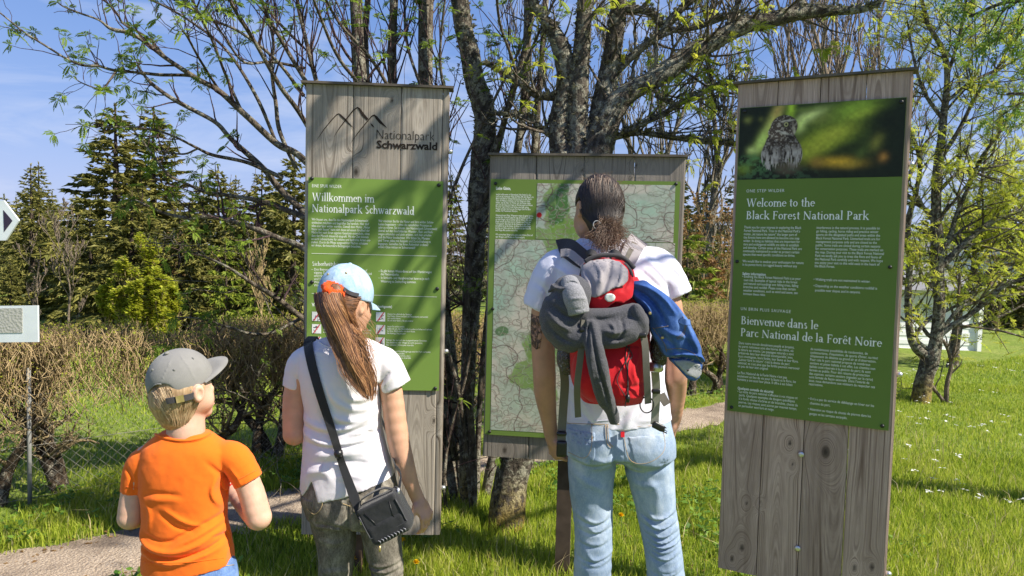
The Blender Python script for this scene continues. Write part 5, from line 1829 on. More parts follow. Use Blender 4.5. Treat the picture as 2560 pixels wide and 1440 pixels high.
# front end of the strap comes round the right side
mb = MB()
e0 = bc + eu * .072 + ev * .055
pp = smooth_path([e0, e0 + (.0, .03, .05), P(985, 1160, YG - .08), P(980, 1120, YG + .05), P(930, 1000, YG + .125), P(850, 900, YG + .125), allp[0]], 6)
ribbon(mb, pp, .022, .0025, np.tile((.4, .3, .2), (len(pp), 1)))
mb.build('shoulder_strap', K_BAG, bag, smooth=False)
for e in (e0, bc - eu * .076 + ev * .03 + ew * .01):
    mb = MB(); mb.tube([e + (0, -.006, .014), e + (0, -.008, 0), e + (0, -.006, -.016)], [.004, .0055, .004], 8)
    mb.build('snap_hook', M_steel, bag)
# ------------------------------------------------------------------ the man
YM = 2.75
c0 = P(1530, 1200, YM)
man = thing('person', 'man with a dark ponytail in a white t-shirt and light blue jeans facing the map', 'person', (c0[0], YM, 0), 'family reading the boards')
m1 = lambda L: [(1280 + x / 2.881, 400 + y / 2.881) for x, y in L]
m2 = lambda L: [(1280 + x / 3.273, 760 + y / 3.273) for x, y in L]
m3 = lambda L: [(1180 + x / 3.273, 1000 + y / 3.273) for x, y in L]
HD = np.array([-.42, .907, 0]); HS = np.array([-.907, -.42, 0])        # looks away and a little left; HS is its left side
lo, hi = P(1290, 1500, YM) + (0, -.2, 0), P(1730, 430, YM) + (0, .34, 0)
lo[2] = 0
v = Vol(lo - .02, hi + .02, .0048)
hc = P(1497, 522, YM)
v.ell(hc, (.079, .097, .116), .01, R=np.column_stack([HS, HD, [0, 0, 1]]))
v.ell(hc + HD * .035 + (0, 0, -.06), (.06, .062, .07), .03)
v.ell(hc + HD * .108 + (0, 0, -.03), (.012, .013, .02), .012)
v.ell(hc + HD * .10 + (0, 0, -.068), (.02, .015, .008), .006)
v.ell(hc + HD * .08 + (0, 0, -.11), (.026, .024, .022), .02)
v.ell(hc + HD * .055 + HS * .043 + (0, 0, -.055), (.022, .022, .03), .025)
v.ell(hc + HD * .02 + HS * .055 + (0, 0, -.085), (.018, .03, .02), .025)
for s_ in (-1, 1):
    v.ell(hc + HD * .094 + HS * .032 * s_ + (0, 0, -.004), (.013, .011, .01), .004, op='s')
    v.ell(hc + HD * .087 + HS * .032 * s_ + (0, 0, -.004), (.012, .012, .012), .003)
ear = P(1446, 524, YM) + (0, -.03, 0)
v.ell(ear, (.010, .020, .032), .005, R=np.column_stack([nrm(HS + HD * .1), nrm(HD - HS * .1), [0, 0, 1]]))
v.ell(ear + HS * .009, (.008, .011, .02), .004, op='s')
v.limb([qp(1502, 560, YM + .01, 40), qp(1506, 600, YM + .005, 44), qp(1509, 612, YM, 44)], .03)
v.loft(rows([(640, 1435, 1610, .06), (675, 1395, 1655, .1), (760, 1395, 1655, .11), (900, 1425, 1645, .105), (1040, 1425, 1670, .11), (1130, 1440, 1665, .11)], YM), .03)
v.limb([qp(1385, 690, YM, 36), qp(1362, 780, YM, 33), qp(1358, 860, YM, 29), qp(1361, 935, YM, 28)], .02)
v.limb([qp(1361, 935, YM, 28), qp(1363, 985, YM + .01, 26), qp(1371, 1040, YM + .03, 20), qp(1378, 1090, YM + .045, 15)], .012)
v.limb([qp(1650, 690, YM, 36), qp(1676, 790, YM, 33), qp(1686, 880, YM, 29), qp(1690, 945, YM - .01, 27)], .02)
v.limb([qp(1690, 945, YM - .01, 27), qp(1690, 985, YM + .05, 24), qp(1686, 1045, YM + .11, 17)], .012)
hand(v, P(1378, 1088, YM + .045), P(1386, 1128, YM + .05) - P(1378, 1088, YM + .045), (.85, .5, .1), .95, (48, 62, 45), 1)
hand(v, P(1686, 1045, YM + .11), P(1682, 1090, YM + .14) - P(1686, 1045, YM + .11), (-.9, .2, 0), .9, (20, 28, 20), -1)
for x0_, x1_ in ((1475, 1482), (1630, 1658)):
    v.limb([qp(x0_, 1120, YM, 42), qp(x1_, 1330, YM, 32), qp(x1_, 1610, YM, 24)], .02)
v.obj('body', K_SKIN_M, man)
bodyM = v
# tattoo on the left upper arm: dark ink in a broken leaf-like pattern
m_ink = Mat('tattooed_skin', (.2, .11, .08), .55, .3)
f_ = m_ink.noise(m_ink.map(m_ink.coord(), (1, 1, .7)), 55, 4, .7, 1.2)
m_ink.color(m_ink.ramp(f_, [(.38, (.05, .034, .03)), (.5, (.10, .06, .048)), (.6, (.40, .22, .145))]))
patch(v, [(1327, 782), (1352, 788), (1358, 800), (1354, 840), (1351, 868), (1338, 872), (1326, 860)], YM, YM, .0022, 'tattoo', m_ink.m, man, .003)
# shirt
lo, hi = P(1300, 1075, YM) + (0, -.18, 0), P(1730, 580, YM) + (0, .18, 0)
v = Vol(lo, hi, .0045)
TR = [(596, 1452, 1570, .055, .01), (612, 1428, 1600, .07, .008), (630, 1398, 1640, .09), (665, 1376, 1668, .115), (720, 1374, 1674, .128), (800, 1385, 1672, .128), (900, 1408, 1662, .122), (960, 1415, 1662, .12), (1010, 1414, 1674, .125), (1066, 1412, 1686, .13)]
v.loft(rows(TR, YM), .02, e=2.3)
v.limb([qp(1420, 655, YM, 34), qp(1382, 680, YM, 44), qp(1338, 785, YM, 40)], .03)
v.limb([qp(1610, 650, YM, 34), qp(1652, 672, YM, 44), qp(1699, 752, YM, 40)], .03)
pc, pn = P(1335, 771, YM), nrm(P(1318, 806, YM) - P(1335, 771, YM))
t_, (x, y, z) = v.sl([-9, -9, -9], [P(1378, 0, YM)[0], 9, 9])
w_ = Vol(lo, hi, .0045); w_.loft(rows(TR[4:], YM), .02, e=2.3)
v.F[t_] = np.minimum(np.maximum(v.F[t_], (x - pc[0]) * pn[0] + (z - pc[2]) * pn[2]), np.maximum(w_.F[t_], v.F[t_]))
pc, pn = P(1705, 733, YM), nrm(P(1722, 775, YM) - P(1705, 733, YM))
t_, (x, y, z) = v.sl([P(1668, 0, YM)[0], -9, -9], [9, 9, 9])
v.F[t_] = np.minimum(np.maximum(v.F[t_], (x - pc[0]) * pn[0] + (z - pc[2]) * pn[2]), np.maximum(w_.F[t_], v.F[t_]))
v.limb([qp(1506, 500, YM + .03, 44), qp(1508, 556, YM + .02, 50)], .004, 's')
polycut(v, [(1200, 500), (1800, 500), (1800, 1040), (1690, 1043), (1600, 1052), (1540, 1057), (1417, 1052), (1200, 1052)], YM, YM + .3)
ZF = [([(180, 880), (240, 950), (230, 1080)], 10, -.005), ([(330, 680), (250, 800), (200, 980)], 14, .004), ([(1090, 760), (1180, 850), (1210, 960)], 10, -.004), ([(900, 700), (1000, 760), (1130, 900)], 12, .005), ([(880, 780), (960, 850), (1060, 940)], 9, -.004), ([(280, 760), (360, 800), (420, 860)], 10, .004)]
v.folds([(m1(L), w, a) for L, w, a in ZF], YM, YM)
ZF = [([(460, 640), (560, 760), (640, 900)], 10, .006), ([(470, 760), (560, 850), (640, 940)], 8, -.004), ([(980, 820), (920, 880), (880, 950)], 12, .007), ([(1000, 900), (1120, 890), (1250, 870)], 9, .004), ([(1210, 620), (1250, 720), (1290, 850)], 8, .004), ([(900, 830), (850, 890), (800, 950)], 8, -.005)]
v.folds([(m2(L), w, a) for L, w, a in ZF], YM, YM)
v.noise_disp(.0026, 15, 14)
v.obj('t_shirt', K_WHITE2, man)
shirtM = v
seam(v, [m2([(455, 945), (640, 955), (860, 950)]), m2([(880, 935), (1100, 922), (1310, 905)])][:1], .0008, 'hem_seam', K_WHITE2, man)
seam(v, [[(1452, 602), (1480, 615), (1515, 620), (1550, 614), (1572, 602)]], .004, 'collar', K_WHITE2, man)
# jeans
lo, hi = P(1385, 1500, YM) + (0, -.2, 0), P(1740, 1025, YM) + (0, .2, 0)
lo[2] = .04
v = Vol(lo, hi, .005)
v.loft(rows([(1030, 1424, 1672, .118), (1060, 1417, 1674, .124), (1100, 1415, 1680, .132), (1128, 1416, 1683, .13)], YM), .02, e=2.4)
for x_ in (1486, 1612):
    v.ell(P(x_, 1108, YM) + (0, -.03, 0), (.09, .098, .1), .06)
v.limb([qp(1484, 1118, YM, 66), qp(1478, 1200, YM, 56), qp(1481, 1275, YM, 49.5), qp(1484, 1340, YM, 47), qp(1481, 1440, YM, 47.5), qp(1482, 1620, YM, 44)], .07)
v.limb([qp(1616, 1118, YM, 67), qp(1630, 1210, YM, 55), qp(1641, 1275, YM, 49), qp(1652, 1340, YM, 47), qp(1664, 1440, YM, 47), qp(1668, 1620, YM, 44)], .07)
ZF = []
r_ = np.random.default_rng(12)
for k in range(6):            # bunched cloth at the backs of the knees
    y = 940 + k * 84 + r_.uniform(-36, 36)
    a = r_.uniform(.0015, .0045)
    ZF.append(([(r_.uniform(815, 930), y - 25 + r_.uniform(-25, 25)), (970, y + 22), (1050, y + 12), (r_.uniform(1080, 1160), y - 30 + r_.uniform(-40, 30))], r_.uniform(4, 7), a))
    ZF.append(([(840, y + 10), (980, y + 48), (1140, y + 5)], 5, -a))
for k in range(10):
    y = 905 + k * 55 + r_.uniform(-26, 26)
    a = r_.uniform(.002, .007) * (1.1 if k < 6 else .6)
    x0, x1 = 1350 + (y - 900) * .15, 1670 + (y - 900) * .13
    ZF.append(([(x0 + r_.uniform(-10, 70), y - 25 + r_.uniform(-35, 20)), (x0 + 120, y + 30), (x0 + 210, y + 16), (x1 - r_.uniform(-5, 80), y - 35 + r_.uniform(-45, 30))], r_.uniform(4, 7), a))
    ZF.append(([(x0 + 15, y + 10), (x0 + 130, y + 52), (x1 - 10, y + 2)], 5, -a))
ZF += [([(800, 430), (920, 480), (1040, 470), (1150, 430)], 8, -.007), ([(1165, 520), (1250, 545), (1400, 535), (1620, 470)], 8, -.006), ([(1110, 170), (1120, 400), (1160, 520)], 6, -.006),
       ([(1130, 400), (1040, 420), (940, 400)], 9, .005), ([(1180, 470), (1300, 520), (1450, 540)], 10, .005), ([(820, 560), (960, 640), (1100, 700)], 14, .004), ([(1250, 600), (1350, 650), (1500, 640)], 14, .004), ([(1400, 600), (1480, 700), (1470, 880)], 16, .004)]
v.folds([(m3(L), w, a) for L, w, a in ZF], YM, YM)
v.noise_disp(.003, 14, 6)
v.noise_disp(.0018, 42, 23)
v.obj('jeans', K_LIGHTJ, man)
jeansM = v
pk1 = m2([(452, 985), (652, 980), (650, 1165), (592, 1262), (458, 1212)])
pk2 = m2([(905, 1015), (1140, 995), (1240, 1010), (1245, 1200), (1110, 1300), (960, 1270)])
for pk in (pk1, pk2):
    patch(v, pk, YM, YM, .003, 'back_pocket', K_LIGHTJ, man)
K_STW = simple('pale_stitching', (.42, .30, .17), .9, .1, bump=0)
for L in (m2([(652, 985), (650, 1165), (592, 1260), (460, 1212)]), m2([(905, 1018), (962, 1270), (1110, 1300), (1243, 1200), (1240, 1020)]), m2([(905, 1015), (1020, 1005), (1140, 995)]), m2([(765, 985), (775, 1130), (810, 1180)]), m2([(782, 985), (792, 1120), (825, 1170)]), m2([(450, 975), (780, 985), (1150, 975), (1270, 950)])):
    seam(v, [L], .0012, 'stitching', K_STW, man, .0028)
strap(v, m2([(905, 1045), (905, 1090)]), 9, YM, .003, 'pocket_tab', K_PACKR, man, .004, sub=4)
shoes(man, [(P(1482, 1300, YM)[0], YM), (P(1668, 1300, YM)[0], YM)], YM, 1.0)
# hair
v = Vol(hc + (-.15, -.2, -.17), hc + (.22, .16, .15), .0042)
v.ell(hc + (.002, -.002, .008), (.088, .107, .122), .01, R=np.column_stack([HS, HD, [0, 0, 1]]))
v.ell(P(1508, 560, YM) + (0, -.075, 0), (.05, .045, .045), .03)
v.plane(hc + HD * .05 + (0, 0, .02), nrm(HD * .9 - np.array([0, 0, .35])), .01)
v.ell(hc + HS * .06 + HD * .07 + (0, 0, -.075), (.06, .095, .085), .01, op='s', R=np.column_stack([HS, HD, [0, 0, 1]]))
v.ell(ear + HD * .004, (.03, .03, .036), .006, op='s')
v.noise_disp(.002, 40, 2)
hv = v
hb = v.obj('hair', K_DARKH, man, attrs=lambda V: {'rnd': .5 * fbm(V[:, 0] * 200, V[:, 1] * 200, V[:, 2] * 22, 2)})
st = rnd_pts([(1446, 500), (1452, 462), (1480, 440), (1510, 437), (1540, 455), (1557, 492), (1560, 520), (1540, 530), (1500, 530), (1460, 525)], 1500, 6)
r2_ = np.random.default_rng(9)


def flowM(s, T):
    e = np.array([1504 + (s[0] - 1504) * .28, 562 + 6 * r2_.random()])
    L = r2_.uniform(.35, 1)
    q = s + (e - s) * (T * L)[:, None]
    q[:, 0] += (s[0] - 1504) * .22 * np.sin(T * L * math.pi)
    return q


V, F, A = strand_mesh(hair_on(v, st, flowM, 12, (0, .006), 4, 7), .0010, .0004)
hz_ = np.clip((V[:, 2] - P(1500, 560, YM)[2]) / .19, 0, 1)  # strands darken towards the bun, its shade put into their colour
obj('hair_strands', V, F, K_DARKH, hb, attrs={'rnd': np.clip(A * (.15 + 1.15 * hz_ ** 1.3), 0, 1)})
fr = []
for k in range(1300):
    a = np.array([1510, 562]) + r2_.normal(0, 8, 2)
    an = r2_.uniform(-.7, 2.5)
    L = r2_.uniform(20, 74) * (1.0 if .1 < an < 1.7 else .6) * (1.35 if r2_.random() < .12 else 1)
    d = np.array([math.cos(an), math.sin(an)])
    T = np.linspace(0, 1, 14)
    ph, ph2 = r2_.random(2) * 6.28
    amp = r2_.uniform(2, 6)
    q = a + d * (T * L)[:, None] + np.column_stack([np.sin(T * r2_.uniform(9, 16) + ph) * amp * T ** .5, np.cos(T * r2_.uniform(9, 16) + ph2) * amp * T ** .5 + 14 * T * T])
    dy = -.10 - .03 * r2_.random() + .05 * T * r2_.uniform(-1, 1)
    fr.append(np.array([P(x, y, YM + w) for (x, y), w in zip(q, dy)]))
V, F, A = strand_mesh(fr, .0007, .0004)
pz = (np.array(V) @ np.array([1, 0, .4])); pz = (pz - pz.min()) / (pz.max() - pz.min())
obj('frizzy_ponytail', V, F, K_FRIZZ, hb, attrs={'rnd': np.clip(A * .55 + pz * .5 - .1, 0, 1)})
fw = []
for k in range(220):
    a = np.array([1496 + 10 * r2_.random(), 566 + 6 * r2_.random()]); b = np.array([1462 + 14 * r2_.random(), 588 + 10 * r2_.random()])
    T = np.linspace(0, 1, 9)[:, None]
    q = a * (1 - T) + b * T + np.column_stack([0 * T[:, 0], np.sin(T[:, 0] * 3.1) * r2_.uniform(0, 9)])
    fw.append(np.array([P(x, y, YM - .125 - .02 * r2_.random()) for x, y in q]))
for k in range(60):      # flyaways on top
    a = np.array([r2_.uniform(1452, 1552), 0]); a[1] = 440 + (abs(a[0] - 1503) / 50) ** 2 * 22
    b = a + (r2_.normal(0, 12), -r2_.uniform(2, 12))
    T = np.linspace(0, 1, 6)[:, None]
    q = a * (1 - T) + b * T + np.column_stack([np.sin(T[:, 0] * 3) * r2_.normal(0, 6), 0 * T[:, 0]])
    fw.append(np.array([P(x, y, YM) for x, y in q]))
V, F, A = strand_mesh(fw, .0006, .0003)
obj('loose_strands', V, F, K_FRIZZ, hb, attrs={'rnd': .5 + .5 * A})
mb = MB(); a_ = np.linspace(.2, 5.2, 20)
mb.tube([P(1492 + 9 * math.cos(a), 566 - 10 * math.sin(a) - 4, YM - .13) for a in a_], .0017, 7)
mb.build('hair_tie', simple('pale_elastic', (.38, .38, .37), .6, .3, bump=0), man)

# ------------------------------------------------------------------ rucksack
YK = 2.47
c0 = P(1520, 850, YK)
pack = thing('rucksack', 'grey and red hiking rucksack on the back of the long-haired man', 'rucksack', tuple(c0))
lo, hi = P(1370, 1040, YK) + (0, -.12, 0), P(1700, 610, YK) + (0, .2, 0)
v = Vol(lo, hi, .0045)
v.loft(rows([(690, 1450, 1592, .07), (740, 1436, 1612, .09), (820, 1425, 1622, .105), (900, 1422, 1618, .11), (960, 1430, 1612, .10), (1003, 1455, 1600, .075)], YK + .045), .02, e=2.8)
v.noise_disp(.004, 13, 4)
v.folds([(m2([(560, 480), (700, 560), (900, 600), (1080, 570)]), 10, -.004), (m2([(600, 700), (800, 770), (1080, 740)]), 8, .004), (m2([(800, 380), (900, 470), (1040, 440)]), 10, .004)], YK, YK + .1)
packV = v
v.obj('main_bag', K_PACKR, pack)
# top lid: grey cover with red border
lv = Vol(P(1400, 820, YK) + (0, -.16, 0), P(1640, 600, YK) + (0, .2, 0), .004)
lv.loft(rows([(645, 1478, 1562, .045, .03), (668, 1456, 1585, .075, .015), (710, 1446, 1594, .098), (750, 1448, 1592, .105), (790, 1462, 1574, .09)], YK + .01), .02, e=2.6)
lv.folds([(m1([(580, 730), (620, 800), (610, 880)]), 9, .008), (m1([(700, 720), (680, 820), (620, 960)]), 9, -.009), (m1([(780, 740), (760, 850), (690, 960)]), 8, .007), (m1([(520, 800), (560, 880), (560, 960)]), 7, -.006), (m1([(830, 760), (820, 850), (760, 930)]), 6, -.006)], YK, YK + .1)
lv.noise_disp(.003, 22, 4)
lv.noise_disp(.0015, 55, 7)
lid_poly = m1([(450, 850), (465, 790), (530, 710), (640, 690), (720, 690), (830, 730), (880, 800), (890, 900), (868, 990), (800, 1030), (740, 1020), (650, 1085), (580, 1125), (548, 1060), (520, 980), (495, 880)])
polycut(lv, lid_poly, YK - .08, YK + .02, .006)
lid = lv.obj('top_lid', K_PACKR, pack)
patch(lv, m1([(520, 770), (575, 728), (650, 715), (720, 712), (800, 735), (852, 800), (842, 870), (800, 905), (720, 925), (660, 965), (600, 990), (560, 985), (518, 900), (508, 830)]), YK - .08, YK + .04, .006, 'lid_panel', K_PACK, lid)
patch(lv, m1([(452, 850), (465, 790), (530, 712), (580, 722), (525, 765), (510, 830), (495, 875)]), YK - .08, YK, .003, 'lid_side', K_PACKD, lid)
patch(lv, m1([(800, 725), (850, 745), (885, 800), (895, 860), (868, 830), (852, 790)]), YK - .08, YK, .003, 'lid_side', K_PACKD, lid)
el = [(700 + 40 * math.cos(a), 988 + 32 * math.sin(a)) for a in np.linspace(0, 2 * math.pi, 20)[:-1]]
patch(lv, m1(el), YK - .08, YK, .0045, 'oval_patch', K_PATCH, lid)
seam(lv, [m1([(575, 985), (660, 955), (730, 922), (800, 915)])], .0016, 'zip', K_BLK, lid, .002)
# carry loops at the top
for L in ([(545, 690), (560, 665), (590, 672), (610, 700)], [(705, 695), (725, 668), (760, 675), (785, 705)]):
    mb = MB()
    p = np.array([P(x, y, YK + .03 - .03 * math.sin(i / 18 * 3.14)) for i, (x, y) in enumerate(smooth_path(np.array(m1(L)), 6))])
    ribbon(mb, p, .02, .004, np.tile((0, -1, .4), (len(p), 1)))
    mb.build('carry_loop', K_PACKD, pack, smooth=False)
mb = MB()
p = np.array([P(x, y, YK - .005) for x, y in smooth_path(np.array(m1([(525, 735), (600, 695), (700, 685), (800, 705), (880, 780)])), 6)])
mb.tube(p, .008, 8)
mb.build('lid_rim', K_PACKD, pack)
# shoulder straps over the shirt
strap(shirtM, m1([(335, 650), (400, 640), (470, 690), (540, 740), (580, 790)]), [52, 48, 40], YM, .012, 'shoulder_strap', K_PACKD, pack, .003)
strap(shirtM, m1([(352, 672), (410, 670), (470, 715), (530, 765)]), [20, 20, 18], YM, .004, 'strap_panel', K_PACK, pack, .016)
strap(shirtM, m1([(912, 580), (885, 610), (850, 680), (820, 740)]), [50, 46, 40], YM, .012, 'shoulder_strap', K_PACK, pack, .003)
strap(shirtM, m1([(880, 600), (855, 650), (820, 720)]), [14, 12, 10], YM, .004, 'strap_panel', K_WEB, pack, .016)
# red lower pocket
pv = Vol(P(1400, 1030, YK) + (0, -.14, 0), P(1650, 840, YK) + (0, .1, 0), .0045)
pv.loft(rows([(860, 1448, 1606, .06), (900, 1432, 1612, .085), (940, 1428, 1612, .095), (980, 1446, 1610, .085), (1004, 1472, 1604, .05)], YK - .01), .02, e=2.6)
pv.folds([(m2([(800, 390), (850, 500), (820, 640)]), 9, .004), (m2([(1000, 400), (960, 520), (1000, 640)]), 8, .004), (m2([(820, 600), (930, 640), (1080, 600)]), 8, -.004), (m2([(830, 700), (950, 730), (1080, 700)]), 7, .003)], YK, YK + .1)
pv.noise_disp(.003, 20, 9)
po_ = pv.obj('front_pocket', K_PACKR, pack)
for L in ([(940, 320), (930, 420), (945, 560), (945, 700), (925, 840)], [(965, 320), (945, 440), (880, 560), (862, 640), (930, 760)], [(930, 330), (985, 420), (950, 500), (955, 800)]):
    seam(pv, [m2(L)], .0016, 'draw_cord', K_PACKD, po_, .003)
mb = MB(); h_ = pv.hit(m2([(948, 770)]), .006)[0]; mb.tube([h_ + (0, 0, .012), h_, h_ - (0, 0, .014)], [.005, .008, .005], 8); mb.build('cord_lock', K_BLK, po_)
# side mesh pockets with bottles
m_mesh = Mat('shiny_black_wrap', (.012, .012, .014), .22, .8)
vo = m_mesh.noise(m_mesh.map(m_mesh.coord(), (1, 1, .5)), 150, 3, .7, 1.5)
m_mesh.color(m_mesh.ramp(vo, [(.5, (.012, .012, .014)), (.62, (.10, .10, .12)), (.72, (.5, .5, .56))]))
m_mesh.bump(vo, 1.0, .004)
for nm, X, y0, y1, rpx, Yq in (('mesh_pocket', 1416, 862, 924, 24, YK + .05), ('mesh_pocket', 1645, 838, 908, 20, YK + .02)):
    bv = Vol(P(X - 40, y1 + 20, Yq) + (0, -.06, 0), P(X + 40, y0 - 30, Yq) + (0, .06, 0), .004)
    bv.limb([qp(X + 3, y0 - 8, Yq, rpx * .8), qp(X, (y0 + y1) / 2, Yq, rpx), qp(X + 4, y1 - 8, Yq, rpx * .9)], .01)
    bv.noise_disp(.004, 60, 3)
    bv.obj(nm, m_mesh.m, pack)
mb = MB(); b_ = P(1640, 914, YK + .02)
mb.tube([b_ + (0, 0, .012), b_ + (0, 0, .008), b_ - (0, 0, .014), b_ - (0, 0, .02)], [.018, .024, .026, .02], 16)
mb.build('bottle_base', M_steel, pack)


def webbing(pts, w, name, mat=None, parent=None):
    """free-hanging strap through pixel points with depth"""
    q = np.array([P(x, y, Y) for x, y, Y in pts])
    q = smooth_path(q, 6)
    mb = MB()
    ribbon(mb, q, w, .003, np.tile((.05, -1, .05), (len(q), 1)))
    mb.build(name, mat or K_WEB, parent or pack, smooth=False)


webbing([(1462, 800, 2.34), (1458, 830, 2.335), (1450, 900, 2.345), (1443, 960, 2.37), (1443, 1000, 2.41), (1445, 1042, 2.44)], .021, 'compression_strap')
webbing([(1600, 810, 2.36), (1612, 860, 2.345), (1616, 930, 2.355), (1620, 1008, 2.40)], .022, 'compression_strap')
webbing([(1408, 915, 2.53), (1412, 960, 2.56), (1408, 1020, 2.58), (1404, 1085, 2.59), (1404, 1120, 2.60)], .030, 'hip_strap')
webbing([(1636, 915, 2.50), (1640, 960, 2.53), (1640, 1000, 2.55), (1636, 1060, 2.57)], .028, 'hip_strap', simple('pale_webbing', (.30, .29, .26), .85, .15))
webbing([(1652, 985, 2.56), (1660, 1000, 2.55), (1668, 1012, 2.54)], .028, 'strap_end')
for (x, y, Y, h) in ((1404, 1084, 2.58, 12), (1404, 1122, 2.588, 42)):
    c_ = P(x, y, Y); v = Vol(c_ - .06, c_ + .06, .004)
    v.rbox(c_, (.019, .008, h / 2 * Y / FPX), .006)
    v.obj('buckle', K_BLK, pack)
c_ = P(1645, 1066, 2.56); v = Vol(c_ - .06, c_ + .06, .004)
th_ = .45
v.rbox(c_, (.022, .006, .013), .005, R=np.array([[math.cos(th_), 0, math.sin(th_)], [0, 1, 0], [-math.sin(th_), 0, math.cos(th_)]]))
for k in (-1, 0, 1):
    v.cone(c_ + (.014, -.002, -.006 + k * .009), c_ + (.034, -.002, -.016 + k * .009), .0032, .0026, .004)
v.obj('buckle', K_BLK, pack)
mb = MB()
mb.tube([P(1617 + 17 * math.cos(a), 1012 + 20 * math.sin(a), 2.40) for a in np.linspace(-2.2, 3.4, 26)], .0022, 7)
mb.build('cord_loop', K_BLK, pack)
for (x, y, Y) in ((1461, 825, 2.328), (1604, 838, 2.336), (1640, 978, 2.535)):
    c_ = P(x, y, Y); v = Vol(c_ - .04, c_ + .04, .004); v.rbox(c_, (.016, .006, .009), .004); v.obj('slider', K_BLK, pack)

# ------------------------------------------------------------------ fleece jacket tied over the rucksack
YF = 2.33
c0 = P(1440, 800, YF)
flc = thing('fleece_jacket', 'dark grey fleece jacket rolled across the rucksack with one sleeve hanging down', 'jacket', tuple(c0))
lo, hi = P(1340, 1080, YF) + (0, -.12, 0), P(1640, 680, YF) + (0, .26, 0)
v = Vol(lo, hi, .0042)
v.limb([qp(1428, 735, YF + .06, 50), qp(1408, 775, YF + .06, 54), qp(1404, 810, YF + .06, 50), qp(1425, 845, YF + .05, 36)], .03)
v.limb([qp(1392, 765, YF + .12, 32), qp(1384, 800, YF + .12, 34), qp(1405, 850, YF + .10, 26)], .03)
v.limb([qp(1430, 845, YF + .03, 28), qp(1480, 838, YF + .03, 34), qp(1530, 835, YF + .025, 36), qp(1572, 825, YF + .03, 32), qp(1596, 800, YF + .05, 26)], .03)
v.limb([qp(1470, 800, YF + .04, 28), qp(1530, 795, YF + .04, 26), qp(1580, 780, YF + .05, 22)], .025)
v.limb([qp(1478, 812, YF, 16), qp(1486, 870, YF - .02, 22), qp(1498, 930, YF - .01, 23), qp(1512, 990, YF + .03, 20), qp(1530, 1030, YF + .07, 15), qp(1536, 1055, YF + .09, 12)], .015)
v.limb([qp(1590, 770, YF + .02, 12), qp(1600, 800, YF + .02, 16), qp(1608, 830, YF + .03, 13)], .015)
v.plane(P(1534, 1058, YF + .1), (.25, 0, -1), .004)
ZF1 = [([(280, 900), (330, 930), (400, 920), (480, 900)], 8, .009), ([(255, 1000), (300, 960), (340, 930)], 9, -.009), ([(250, 1100), (330, 1180), (430, 1230)], 12, .008), ([(300, 1050), (380, 1120), (470, 1140)], 10, -.008), ([(260, 1180), (340, 1270), (440, 1320)], 8, -.006), ([(560, 1150), (545, 1250), (540, 1400)], 6, -.007)]
ZF2 = [([(640, 180), (660, 330), (700, 520), (760, 700), (800, 850)], 6, -.012), ([(610, 330), (640, 520), (680, 700), (740, 880)], 8, .006), ([(740, 210), (850, 230), (960, 190)], 9, .009), ([(760, 260), (870, 290), (960, 250)], 7, -.009), ([(800, 150), (830, 200), (800, 280)], 8, .008), ([(900, 130), (900, 220), (860, 300)], 7, -.008), ([(660, 120), (760, 130), (900, 90)], 9, -.007), ([(780, 330), (880, 300), (980, 230)], 6, .006)]
v.folds([(m1(L), w, a) for L, w, a in ZF1] + [(m2(L), w, a) for L, w, a in ZF2], YF, YF + .1)
v.noise_disp(.004, 20, 3)
v.noise_disp(.002, 50, 5)
v.obj('jacket_body', K_FLEECE, flc)
# the rolled cuff on top
cv = Vol(P(1390, 820, YF) + (0, -.1, 0), P(1500, 680, YF) + (0, .12, 0), .0042)
cv.limb([qp(1425, 712, YF + .03, 24), qp(1436, 745, YF + .0, 27), qp(1447, 782, YF + .0, 27)], .01, flat=(1, 1.25))
cv.plane(P(1447, 785, YF), P(1447, 785, YF) - P(1436, 745, YF), .006)
cv.folds([(m1([(385, 900), (430, 880), (490, 900)]), 4, -.006), (m1([(400, 1000), (470, 990), (540, 1000)]), 5, .004), (m1([(390, 1075), (470, 1072), (548, 1058)]), 3, -.003)], YF, YF + .1)
cv.noise_disp(.003, 25, 6)
cv.obj('rolled_cuff', clothmat('pale_fleece', (.20, .20, .215), weave=300, var=.12, bump=.8, fuzz=.3), flc)

# ------------------------------------------------------------------ denim jacket pushed under the lid
YD = 2.40
c0 = P(1680, 820, YD)
dj = thing('denim_jacket', 'blue denim jacket hanging off the right side of the rucksack', 'jacket', tuple(c0))
lo, hi = P(1560, 975, YD) + (0, -.14, 0), P(1785, 685, YD) + (0, .2, 0)
v = Vol(lo, hi, .0042)
v.limb([qp(1592, 725, YD + .03, 22), qp(1630, 740, YD + .02, 38), qp(1672, 785, YD, 50), qp(1705, 850, YD - .01, 52), qp(1726, 905, YD, 40)], .02, flat=(1, 1.25))
v.limb([qp(1640, 725, YD + .05, 24), qp(1690, 770, YD + .05, 30), qp(1728, 840, YD + .04, 30), qp(1738, 905, YD + .03, 26)], .02, flat=(1, 1.2))
v.limb([qp(1640, 790, YD + .0, 22), qp(1652, 840, YD + .0, 26), qp(1680, 885, YD - .005, 28)], .02, flat=(1, 1.3))
v.limb([qp(1690, 900, YD - .02, 22), qp(1720, 930, YD - .01, 24), qp(1738, 932, YD, 22)], .015)
v.limb([qp(1677, 916, YD - .085, 14), qp(1712, 940, YD - .085, 16)], .01, 's')
dpoly = m1([(868, 850), (960, 865), (1060, 905), (1150, 965), (1215, 1040), (1250, 1110), (1320, 1250), (1370, 1370), (1386, 1470), (1370, 1570), (1330, 1600), (1290, 1595), (1200, 1500), (1105, 1400), (1040, 1290), (1000, 1200), (960, 1110), (900, 1040), (868, 1000)])
polycut(v, dpoly, YD - .05, YD + .3, .006)
